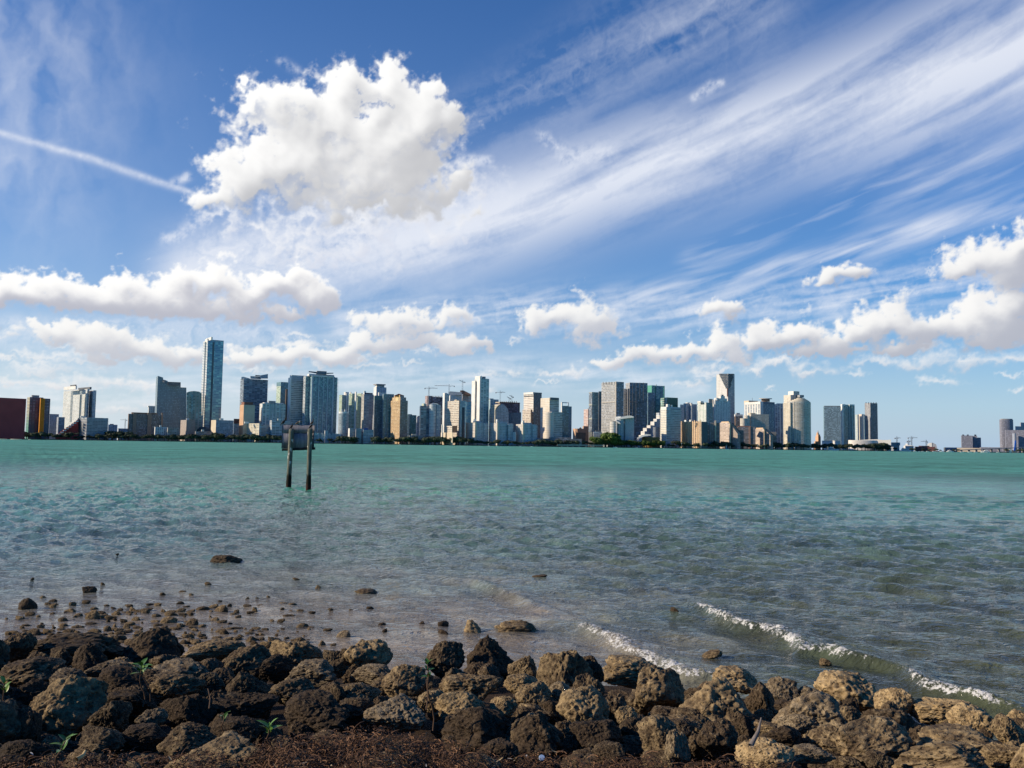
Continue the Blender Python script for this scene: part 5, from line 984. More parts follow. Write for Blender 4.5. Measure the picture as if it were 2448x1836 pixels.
crane('crane right of the tall white tower', 1196, 962, 934, 1184.5, 1208, 282)
crane('short luffing crane, left of a pair on the maroon unfinished tower', 1217.5, 962, 950, 1212, 1221, 286, 0.7)
crane('luffing crane, right of a pair on the maroon unfinished tower', 1223.5, 962, 944.5, 1218, 1227.5, 290, 0.6)
crane('far crane nearest the white arena', 2144, 1065, 1043, 2139, 2153, 500)
crane('small far crane with short jib left of the tallest harbour crane', 2172, 1068, 1051, 2168, 2177.5, 520)
crane('tallest far harbour crane with its jib to the right', 2179, 1068, 1042.5, 2170, 2193, 540)
crane('far crane with its jib to the left above the vaulted hall', 2214.5, 1068, 1051.5, 2202, 2217, 560)
crane('faint crane far behind the small pale blue box at the left', 300, 1026, 1001, 288, 304, 900, 0, 0.7)
# ---------------------------------------------------------------- bridges
def bridge(name, label, pts, deck_th, deckm, pier_px, pier_w, width=9.0, rail=None):
    """deck along photo points (px, py of deck top, depth offset)"""
    P3 = [np.array(at_depth(px, py, shore(px) + off)) for px, py, off in pts]
    r = thing(name, label, 'bridge', tuple(P3[0][:2]) + (0.0,)); o = P3[0]
    g = Geo()
    for a, c in zip(P3[:-1], P3[1:]):
        f = [(a[0] - o[0], a[1] - o[1]), (c[0] - o[0], c[1] - o[1]), (c[0] - o[0], c[1] - o[1] + width), (a[0] - o[0], a[1] - o[1] + width)]
        g.prism(f, 0, 0, [0] * 4, roof=0, top=[a[2], c[2], c[2], a[2]])
        for i in range(len(g.v) - 20, len(g.v)):
            if g.v[i][2] == 0: g.v[i] = (g.v[i][0], g.v[i][1], (a[2] if abs(g.v[i][0] - (a[0] - o[0])) < 1e-6 else c[2]) - deck_th)
    g.build('deck', [deckm], r)
    for px in pier_px:
        i = max(k for k in range(len(pts)) if pts[k][0] <= px); i = min(i, len(pts) - 2); f = (px - pts[i][0]) / (pts[i + 1][0] - pts[i][0])
        p = P3[i] * (1 - f) + P3[i + 1] * f; g = Geo(); g.box((p[0] - o[0], p[1] - o[1] + width / 2), (1, 0), (0, 1), pier_w / 2, width * 0.4, -1.0, p[2] - deck_th); g.build('pier', [deckm], r)
    if rail:
        g = Geo()
        for a, c in zip(P3[:-1], P3[1:]): bar(g, (a[0] - o[0], a[1] - o[1] + 0.3, a[2] + 0.9), (c[0] - o[0], c[1] - o[1] + 0.3, c[2] + 0.9), 0.35)
        g.build('railing', [rail], r)
CONC = plain('bridge_concrete', (0.42, 0.37, 0.31), 0.8, 0.15, 0.05); CONCG = plain('bridge_grey', (0.36, 0.34, 0.33), 0.8, 0.15, 0.05)
bridge('road_bridge', 'low pale concrete bridge on piers in front of the parking building', [(1332, 1063.2, -25), (1380, 1063.8, -25), (1445, 1064.8, -20)], 2.0, CONC, [1343, 1357, 1370, 1385, 1401, 1417], 3.0, 9, WHITE)
bridge('causeway_bridge', 'long causeway climbing toward the right edge over the moored boats', [(2285, 1076, 40), (2340, 1073.5, 40), (2400, 1071.0, 40), (2470, 1068.2, 40)], 2.2, CONCG, [2300, 2318, 2336, 2354, 2372, 2390, 2408, 2430, 2446], 3.0, 12, GREY)
bridge('road_bridge', 'lower road bridge beneath the climbing causeway at the right', [(2300, 1080.5, 0), (2360, 1080.0, 0), (2425, 1079.0, 0)], 1.6, CONCG, [2312, 2328, 2344, 2360, 2376, 2392, 2410], 2.5, 9, None)
r = thing('cargo_crane', 'bright blue slanting crane boom at the right edge', 'crane', at_depth(2425, 1084, shore(2425) - 20)[:2] + (0.5,)); k = shore(2425) / FPX
g = Geo(); bar(g, (0, 0, 0), (3.6 * k, 0, 29 * k), 2.2 * k); bar(g, (-2.5 * k, 0, 0), (2.4 * k, 0, 20 * k), 1.0 * k); g.build('boom', [plain('crane_blue', (0.01, 0.10, 0.50), 0.4)], r)
g = Geo(); g.box((-0.5 * k, 0), (1, 0), (0, 1), 4.5 * k, 3 * k, 0, 5 * k); g.build('base', [DARK], r); g = Geo(); g.box((-9.5 * k, 1), (1, 0), (0, 1), 2.5 * k, 2 * k, 0, 8 * k); g.build('cabin', [WHITE], r)
# ================================================================== FAR TREES, PALMS, BOATS
def leaf_mat(name, a, b2):
    t = NT(name); g = t.n('TexCoord').outputs['Object']; oi = t.n('ObjectInfo').outputs['Random']
    f = t.noise(g, 0.35, 4, 0.6); c = t.mix(t.ramp(f, 0.3, 0.7), a, b2)
    h = t.n('HueSaturation'); t.l(c, h.inputs['Color']); t.l(t.ramp(oi, 0, 1, 0.65, 1.35, False), h.inputs['Value']); t.set(color=h.outputs[0], rough=0.7, spec=0.2); return t.m
L_DARK = leaf_mat('far_leaf_dark', (0.034, 0.050, 0.040), (0.090, 0.112, 0.062)); L_GREEN = leaf_mat('far_leaf_green', (0.035, 0.065, 0.015), (0.10, 0.14, 0.035))
BARK = plain('far_bark', (0.12, 0.09, 0.07), 0.9, 0.3, 0.5)
def crown_mesh(seed, leaf, rx=5.5, rz=3.8, n=900, zc=6.0):
    r = np.random.default_rng(seed); nb = 9
    c = r.normal(size=(nb, 3)); c /= np.linalg.norm(c, axis=1)[:, None]; c *= r.uniform(0.35, 0.75, (nb, 1)); c[:, 2] = np.abs(c[:, 2]) * 0.9 - 0.25
    V = []; F = []
    for i in range(n):
        b = c[r.integers(nb)]; d = r.normal(size=3); d /= np.linalg.norm(d); p = b + d * r.uniform(0.25, 0.46)
        p = p * np.array([rx, rx, rz]) + np.array([0, 0, zc]); s = r.uniform(0.35, 0.8)
        u = r.normal(size=3); u /= np.linalg.norm(u); v = np.cross(u, d); v /= np.linalg.norm(v) + 1e-6; k = len(V)
        V += [p - u * s - v * s * 0.6, p + u * s - v * s * 0.6, p + u * s + v * s * 0.6, p - u * s + v * s * 0.6]; F.append((k, k + 1, k + 2, k + 3))
    return np_mesh('crown', np.array(V), np.array(F), [leaf])
def trunk_mesh(h, r0=0.45, limbs=4, seed=1):
    g = Geo(); rr = random.Random(seed); 
    for k in range(4): bar(g, (0, 0, h * k / 4), (rr.uniform(-.2, .2), rr.uniform(-.2, .2), h * (k + 1) / 4), 2 * r0 * (1 - 0.16 * k))
    for k in range(limbs): a = 2 * PI * k / limbs + rr.random(); bar(g, (0, 0, h * 0.75), (2.6 * math.cos(a), 2.6 * math.sin(a), h * 1.25), r0 * 0.8)
    me = bpy.data.meshes.new('trunk'); me.from_pydata(g.v, [], g.f); me.materials.append(BARK); return me
def palm_mesh(seed):
    r = random.Random(seed); V = []; F = []
    for k in range(16):
        a = 2 * PI * k / 16 + r.uniform(-.2, .2); up = r.uniform(-0.2, 1.0); L = r.uniform(2.4, 3.4); prev = None
        for i in range(5):
            t = i / 4; rad = L * t; z = 9 + up * 1.6 * t * (1 - t) * 2 + up * 0.8 * t - 1.5 * t * t; w = 0.42 * (1 - abs(t - 0.4)) ; 
            p = (rad * math.cos(a), rad * math.sin(a), z); s = (-math.sin(a) * w, math.cos(a) * w)
            k0 = len(V); V += [(p[0] - s[0], p[1] - s[1], p[2] - 0.25), (p[0], p[1], p[2] + 0.1), (p[0] + s[0], p[1] + s[1], p[2] - 0.25)]
            if prev is not None: F += [(prev, prev + 1, k0 + 1, k0), (prev + 1, prev + 2, k0 + 2, k0 + 1)]
            prev = k0
    return np_mesh('crown', np.array(V), np.array(F), [L_DARK])
def tree_proto(name, cm, tm, label, cat, group):
    r = thing(name, label, cat, (0, 0, 0), group); link('trunk', tm, r); link('crown', cm, r); return r
T_GROUP = 'dark trees along the foot of the far skyline'; P_GROUP = 'palms along the foot of the far skyline'; G_GROUP = 'brighter green trees by the low bridge'
T_LAB = 'dark round crowned tree in the row along the foot of the far skyline'; P_LAB = 'small dark palm in the row along the foot of the far skyline'; G_LAB = 'sunlit green tree in the clump right of the low bridge'
prot = [tree_proto('shade_tree', crown_mesh(s, L_DARK, 5.5 + s % 3, 3.4 + 0.4 * (s % 2)), trunk_mesh(4.5, seed=s), T_LAB, 'tree', T_GROUP) for s in (1, 2, 3, 4)]
protg = [tree_proto('shade_tree', crown_mesh(s, L_GREEN, 5.5, 4.0), trunk_mesh(4.5, seed=s), G_LAB, 'tree', G_GROUP) for s in (11, 12, 13)]
protp = [tree_proto('palm_tree', palm_mesh(s), trunk_mesh(8.8, 0.22, 0, s), P_LAB, 'palm', P_GROUP) for s in (21, 22)]
used = set()
def plant(protos, px, off, sc, rz):
    p = protos[random.randrange(len(protos))]; D = shore(px) + off; X = at_depth(px, 1066, D)[0]
    if id(p) not in used: used.add(id(p)); p.location = (X, D, 1.2); p.scale = (sc, sc, sc); p.rotation_euler = (0, 0, rz)
    else: dup(p, (X, D, 1.2), rz, sc)
rt = random.Random(5)
def row(x0, x1, n, lo, hi, protos=prot, off=(3, 12)):
    for i in range(n): plant(protos, x0 + (x1 - x0) * (i + rt.random()) / n, rt.uniform(*off), rt.uniform(lo, hi), rt.uniform(0, 6.28))
row(30, 160, 14, 1.0, 2.0); row(160, 330, 16, 0.9, 2.0); row(255, 310, 10, 1.6, 2.6, off=(10, 40)); row(330, 440, 12, 0.9, 1.8); row(400, 520, 14, 1.0, 2.2); row(510, 640, 18, 1.0, 2.4); row(620, 700, 10, 1.2, 2.4)
row(700, 860, 12, 0.7, 1.4); row(815, 850, 6, 1.2, 2.2); row(890, 1060, 24, 1.0, 2.2); row(1000, 1120, 16, 1.2, 2.6); row(1120, 1290, 20, 0.8, 1.6); row(1280, 1450, 18, 0.9, 2.0)
row(1440, 1600, 16, 0.9, 1.6); row(1600, 1860, 34, 1.0, 2.2); row(1850, 1970, 20, 1.2, 2.4); row(1940, 2130, 26, 1.2, 2.4); row(2085, 2112, 6, 2.2, 3.2); row(2120, 2300, 12, 0.7, 1.3); row(2400, 2460, 8, 1.0, 2.0)
row(1424, 1470, 10, 1.8, 3.0, protg, (2, 10)); row(1455, 1466, 3, 3.6, 4.4, protg, (4, 8)); row(1466, 1590, 18, 1.3, 2.3, protg, (2, 10))
for px in (150, 158, 168, 185, 300, 425, 545, 556, 575, 584, 600, 618, 628, 930, 950, 1035, 1330, 1352, 1466, 1738, 1746, 1760, 1868, 1300): plant(protp, px, rt.uniform(1, 5), rt.uniform(1.1, 1.7), rt.uniform(0, 6.28))
# ---- boats
HULL = plain('boat_white', (0.80, 0.80, 0.78), 0.35, 0.06, 0.3); BGLASS = plain('boat_glass', (0.03, 0.04, 0.05), 0.15, 0.1, 0.3)
def hull_geo(L, w, h):
    g = Geo(); st = [(-0.5, 0.85), (-0.2, 1.0), (0.15, 0.92), (0.38, 0.55), (0.5, 0.04)]
    for (a, wa), (c, wc) in zip(st[:-1], st[1:]):
        za, zc = h * (1 + 0.35 * max(0, a + 0.1)), h * (1 + 0.35 * max(0, c + 0.1))
        for s in (-1, 1):
            q = [(a * L, s * wa * w / 2 * 0.75, -0.3), (c * L * 0.97, s * wc * w / 2 * 0.75, -0.3), (c * L, s * wc * w / 2, zc), (a * L, s * wa * w / 2, za)]
            g.face(q if s < 0 else q[::-1], [(0, 0)] * 4)
        g.face([(a * L, -wa * w / 2, za), (c * L, -wc * w / 2, zc), (c * L, wc * w / 2, zc), (a * L, wa * w / 2, za)], [(0, 0)] * 4)
    g.face([(-0.5 * L, 0.85 * w / 2 * .75, -0.3), (-0.5 * L, -0.85 * w / 2 * .75, -0.3), (-0.5 * L, -0.85 * w / 2, h), (-0.5 * L, 0.85 * w / 2, h)], [(0, 0)] * 4); return g
def yacht(label, px, py, wpx, off, flip=1, decks=2, group=None):
    D = shore(px) + off; X, _, _z = at_depth(px, py, D); L = wpx * D / FPX; r = thing('motor_yacht', label, 'boat', (X, D, 0.05), group); r.scale = (flip, 1, 1)
    h = L * 0.10; hull_geo(L, L * 0.24, h).build('hull', [HULL], r)
    g = Geo(); f = [(-0.36 * L, -0.09 * L), (0.16 * L, -0.09 * L), (0.16 * L, 0.09 * L), (-0.36 * L, 0.09 * L)]; g.prism(f, h, h * 1.9, [0] * 4, roof=0); g.build('cabin', [HULL], r)
    g = Geo(); f = [(-0.30 * L, -0.095 * L), (0.165 * L, -0.095 * L), (0.165 * L, 0.095 * L), (-0.30 * L, 0.095 * L)]; g.prism(f, h * 1.35, h * 1.7, [0] * 4, roof=0); g.build('window_band', [BGLASS], r)
    if decks > 1:
        g = Geo(); f = [(-0.30 * L, -0.075 * L), (0.05 * L, -0.075 * L), (0.05 * L, 0.075 * L), (-0.30 * L, 0.075 * L)]; g.prism(f, h * 1.95, h * 2.6, [0] * 4, roof=0); fb = g.build('flybridge', [HULL], r)
        g = Geo(); bar(g, (-0.1 * L, 0, h * 2.6), (-0.14 * L, 0, h * 3.6), 0.012 * L); g.build('radar_mast', [HULL], fb)
yacht('white yacht moored at the far left edge of the shore', 8, 1050, 19, -14, 1); yacht('second white yacht from the left, low against the maroon slab', 38, 1051, 26, -16, -1)
yacht('white motor yacht moored below the white arena', 2165, 1082, 27, -20, 1); yacht('white motor yacht under the left end of the causeway', 2272, 1084, 17, -20, 1); yacht('long white yacht in front of the lower road bridge at the right', 2355, 1085, 22, -30, -1)
yacht('big pale excursion boat below the dark teal slab', 1990, 1079, 31, -14, 1, 2)
SB = 'small white boats strung along the far shore'
for i, (px, w) in enumerate(((1168.5, 4), (1244, 4.5), (1271, 4), (1188, 4), (1471, 8), (1587, 3), (1522, 5), (2188, 6), (2197, 5), (2233, 7), (2251, 8), (2300, 7), (2318, 8), (2333, 7), (2205, 5), (2218, 6), (2125, 7), (2095, 4), (956, 4), (730, 4), (70, 5), (1519, 4), (2385, 6))):
    yacht('tiny white boat among those strung along the far shore', px, 1070, w * 1.3, -14 - (i % 4) * 6, 1 if i % 2 else -1, 1, SB)
# sailing boat
def sailboat(label, px, off, hp):
    D = shore(px) + off; X = at_depth(px, 1073, D)[0]; k = D / FPX; r = thing('sailing_boat', label, 'boat', (X, D, 0.05)); hull_geo(9 * k, 2.6 * k, 0.9 * k).build('hull', [HULL], r)
    g = Geo(); bar(g, (0, 0, 0.5), (0, 0, hp * k), 0.35 * k); g.build('mast', [WHITE], r)
    g = Geo(); g.face([(0.2 * k, 0.05, 1.6 * k), (0.2 * k, 0.05, hp * 0.95 * k), (-1.9 * k, 0.3, 1.9 * k)], [(0, 0)] * 3); g.build('sail', [HULL], r)
sailboat('small sailing boat with a furled white sail before the stepped peach block', 1737.5, -25, 12)
for i, (px, hp, off) in enumerate(((1629.5, 13, -200), (1811.5, 11, -150), (1658, 6, -150), (1796, 6, -100), (1851, 6, -120), (942, 8, -100), (1117, 9, -150), (2030, 9, -80), (1899, 6, -90), (1979, 8, -60))):
    D = shore(px) + off; X = at_depth(px, 1070, D)[0]; k = D / FPX; r = thing('channel_marker', 'thin pale marker post standing in the water off the far shore', 'marker post', (X, D, -1), 'marker posts off the far shore')
    g = Geo(); bar(g, (0, 0, 0), (0, 0, hp * k), 0.42 * k); g.build('post', [GREY], r); g = Geo(); g.box((0, 0), (1, 0), (0, 1), 0.8 * k, 0.2 * k, hp * k, (hp + 1.6) * k); g.build('day_board', [WHITE], r)
# ================================================================== NEAR SHORE: ground, boulders, stones, weed, seedlings
def rock_mat(name):
    """pitted reef limestone: tan where worn, black with dried algae elsewhere; object colour = (tan share, brightness, warmth)"""
    t = NT(name); g = t.n('TexCoord').outputs['Object']; oi = t.n('ObjectInfo')
    off = t.n('VectorMath', operation='ADD'); t.l(g, off.inputs[0]); rnd = t.n('CombineXYZ')
    for i in range(3): t.l(t.math('MULTIPLY', oi.outputs['Random'], (31.0, 17.0, 53.0)[i]), rnd.inputs[i])
    t.l(rnd.outputs[0], off.inputs[1]); v = off.outputs[0]
    sep = t.n('SeparateColor'); t.l(oi.outputs['Color'], sep.inputs[0]); tan, bri, wrm = sep.outputs
    big = t.noise(v, 1.6, 6, 0.62, 0.6); mid = t.noise(v, 6.5, 6, 0.66, 0.3); fin = t.noise(v, 24, 5, 0.7)
    vo = t.n('TexVoronoi'); vo.inputs['Scale'].default_value = 15; vo.inputs['Randomness'].default_value = 1; 
    dv = t.n('VectorMath', operation='ADD'); t.l(v, dv.inputs[0]); nz = t.n('TexNoise'); nz.inputs['Scale'].default_value = 9; t.l(v, nz.inputs['Vector'])
    ds = t.n('VectorMath', operation='SCALE'); ds.inputs['Scale'].default_value = 0.14; t.l(nz.outputs['Color'], ds.inputs[0]); t.l(ds.outputs[0], dv.inputs[1]); t.l(dv.outputs[0], vo.inputs['Vector'])
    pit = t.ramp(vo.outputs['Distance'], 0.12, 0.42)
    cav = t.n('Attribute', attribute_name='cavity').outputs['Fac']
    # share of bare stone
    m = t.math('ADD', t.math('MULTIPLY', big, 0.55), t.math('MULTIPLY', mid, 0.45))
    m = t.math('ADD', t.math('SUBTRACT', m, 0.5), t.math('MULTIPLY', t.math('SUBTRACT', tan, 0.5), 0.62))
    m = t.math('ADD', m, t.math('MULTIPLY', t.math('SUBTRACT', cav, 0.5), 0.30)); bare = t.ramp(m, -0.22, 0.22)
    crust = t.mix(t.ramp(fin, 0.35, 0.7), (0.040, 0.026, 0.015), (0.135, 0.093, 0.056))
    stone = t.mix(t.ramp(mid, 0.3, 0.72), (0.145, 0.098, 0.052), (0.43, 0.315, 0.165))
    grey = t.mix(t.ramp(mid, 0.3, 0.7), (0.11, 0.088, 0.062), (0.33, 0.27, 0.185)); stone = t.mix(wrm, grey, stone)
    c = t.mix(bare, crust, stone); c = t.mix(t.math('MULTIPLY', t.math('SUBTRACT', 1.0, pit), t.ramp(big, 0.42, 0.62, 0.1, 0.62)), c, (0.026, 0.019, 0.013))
    h = t.n('HueSaturation'); t.l(c, h.inputs['Color']); t.l(t.math('MULTIPLY', bri, 1.6), h.inputs['Value'])
    hh = t.math('ADD', t.math('MULTIPLY', mid, 0.5), t.math('ADD', t.math('MULTIPLY', fin, 0.22), t.math('MULTIPLY', pit, 0.30)))
    t.set(color=h.outputs[0], rough=0.86, spec=0.22, normal=t.bump(hh, 0.9, 0.035)); return t.m
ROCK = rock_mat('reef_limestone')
_ico = {}
def ico(sub):
    if sub not in _ico:
        import bmesh
        bm = bmesh.new(); bmesh.ops.create_icosphere(bm, subdivisions=sub, radius=1.0)
        V = np.array([v.co[:] for v in bm.verts]); bm.verts.index_update(); F = np.array([[v.index for v in f.verts] for f in bm.faces]); bm.free(); _ico[sub] = (V, F)
    return _ico[sub]
def rock_mesh(seed, sub=6, kind='block', name='boulder', rough=1.0):
    r = np.random.default_rng(seed); V, F = ico(sub); N = V / np.linalg.norm(V, axis=1)[:, None]
    rad = np.full(len(N), 1.25)
    ncut = {'block': 11, 'round': 20, 'peak': 9, 'slab': 10}[kind]
    D = r.normal(size=(ncut, 3)); D /= np.linalg.norm(D, axis=1)[:, None]
    if kind == 'peak': D[:5] = np.array([[math.cos(a), math.sin(a), 0.75] for a in np.linspace(0, 2 * PI, 6)[:5] + r.uniform(0, 1)]); D[:5] /= np.linalg.norm(D[:5], axis=1)[:, None]
    if kind == 'slab': D[0] = (0.1, -0.15, 1); D[0] /= np.linalg.norm(D[0])
    off = r.uniform(0.58, 0.98, ncut) if kind != 'round' else r.uniform(0.78, 1.02, ncut)
    ks = 22.0; acc = np.exp(-ks * rad)
    for d, o in zip(D, off):
        c = N @ d; q = np.where(c > 0.05, o / np.maximum(c, 0.05), 9); acc += np.exp(-ks * np.minimum(q, 3))
    rad = -np.log(acc) / ks
    P = N * rad[:, None] + r.uniform(0, 60, 3)
    low = fbm3(P * 1.5, 3); med = fbm3(P * 4.2 + 9, 4, 0.6); rid = 1 - np.abs(n3(P * 3.1 + 4)) * 2
    wor = worley3(P * 4.6 + 0.35 * med[:, None]); w2 = worley3(P * 11 + 0.3 * med[:, None])
    pits = -np.clip(0.42 - wor, 0, 1) * 0.30 - np.clip(0.38 - w2, 0, 1) * 0.13
    mask = sstep(-0.25, 0.25, n3(P * 1.1 + 31))                       # pitting comes in patches
    disp = 0.20 * low + rough * (0.165 * med + 0.045 * rid + pits * (0.35 + 0.75 * mask) + 0.030 * fbm3(P * 15, 3, 0.6))
    P2 = N * (rad + disp)[:, None]; P2 /= np.max(np.abs(P2), 0)[None, :]
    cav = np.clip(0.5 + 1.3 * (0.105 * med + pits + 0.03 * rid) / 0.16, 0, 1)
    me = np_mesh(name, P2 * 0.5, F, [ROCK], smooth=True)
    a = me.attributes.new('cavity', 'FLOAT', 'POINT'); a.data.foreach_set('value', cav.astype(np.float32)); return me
# ---- profile of the riprap: height of its surface at ground position
def edge_y(x): return float(np.interp(x, [-14, -8, -3, 0, 3, 5, 8, 14], [14.2, 13.4, 12.2, 11.8, 10.6, 9.2, 7.4, 5.5]))
def rip_z(x, y):
    e = edge_y(x); s = (e - y) / max(1.0, (e - 4.6)); s = min(1.25, max(-0.6, s)); return 0.12 + 0.95 * s if s > 0 else 0.12 + 0.9 * s
def on_rip(px, py, lift=0.0):
    d = ray(px, py); lo, hi = 2.0, 40.0
    for _ in range(40):
        t = (lo + hi) / 2; p = np.array([0, 0, EYE]) + d * t
        if p[2] > rip_z(p[0], p[1]) + lift: lo = t
        else: hi = t
    return p, t
def ground():
    xs = np.linspace(-16, 16, 161); ys = np.concatenate([np.linspace(-12, 3, 16), np.linspace(3.1, 16, 130)])
    X, Y = np.meshgrid(xs, ys); Z = np.zeros_like(X)
    for i in range(X.shape[0]):
        for j in range(X.shape[1]): Z[i, j] = rip_z(X[i, j], Y[i, j])
    Z = np.minimum(Z, 1.22) - 0.26 + 0.08 * fbm2(X * 1.5, Y * 1.5, 5)
    Z = np.where(Y < 5.6, Z + 0.10 * sstep(5.6, 4.6, Y), Z)
    idx = np.arange(X.size).reshape(X.shape); F = np.stack([idx[:-1, :-1], idx[:-1, 1:], idx[1:, 1:], idx[1:, :-1]], -1).reshape(-1, 4)
    t = NT('shore_earth'); g = t.n('TexCoord').outputs['Object']; f = t.noise(g, 9, 6, 0.7); f2 = t.noise(g, 55, 4, 0.7)
    c = t.mix(t.ramp(f, 0.3, 0.7), (0.018, 0.013, 0.010), (0.075, 0.048, 0.030)); c = t.mix(t.ramp(f2, 0.55, 0.75), c, (0.14, 0.095, 0.055))
    t.set(color=c, rough=0.95, spec=0.15, normal=t.bump(f2, 0.8, 0.03))
    put(link('ground', np_mesh('ground', np.stack([X, Y, Z], -1).reshape(-1, 3), F, [t.m], True)), kind='structure')
ground()
KINDS = ['block', 'block', 'round', 'peak', 'slab', 'block', 'round', 'peak', 'slab', 'block', 'block', 'round', 'peak', 'block']
ROCKS = [rock_mesh(100 + i, 6, k) for i, k in enumerate(KINDS)]
BY = {k: [m for m, kk in zip(ROCKS, KINDS) if kk == k] for k in set(KINDS)}
rr = random.Random(17); LAST = {}
def boulder(cx, cy, w, h, kind, tone, label, group=None, grow=1.05, lift=0.0, me=None):
    """boulder whose middle is seen at (cx, cy), w x h photo pixels"""
    p, t = on_rip(cx, cy, lift); k = t / FPX; W_, H_ = w * k * grow, h * k * grow * 1.10
    ms = BY[kind]; i = LAST.get(kind, rr.randrange(len(ms))); LAST[kind] = i + 1
    o = bpy.data.objects.new('boulder', me or ms[i % len(ms)]); C.objects.link(o)
    o.location = p + np.array([0, 0.12 * W_, -0.06 * H_]); o.scale = (W_ * rr.uniform(.95, 1.05), max(0.7 * W_, 0.6 * H_) * rr.uniform(0.95, 1.25), H_)
    z = rr.uniform(-0.5, 0.5) + (PI if rr.random() < 0.5 else 0); o.rotation_euler = (rr.uniform(-.14, .14), rr.uniform(-.14, .14), z)
    o.color = tone + (1,); return put(o, label, 'boulder', group)
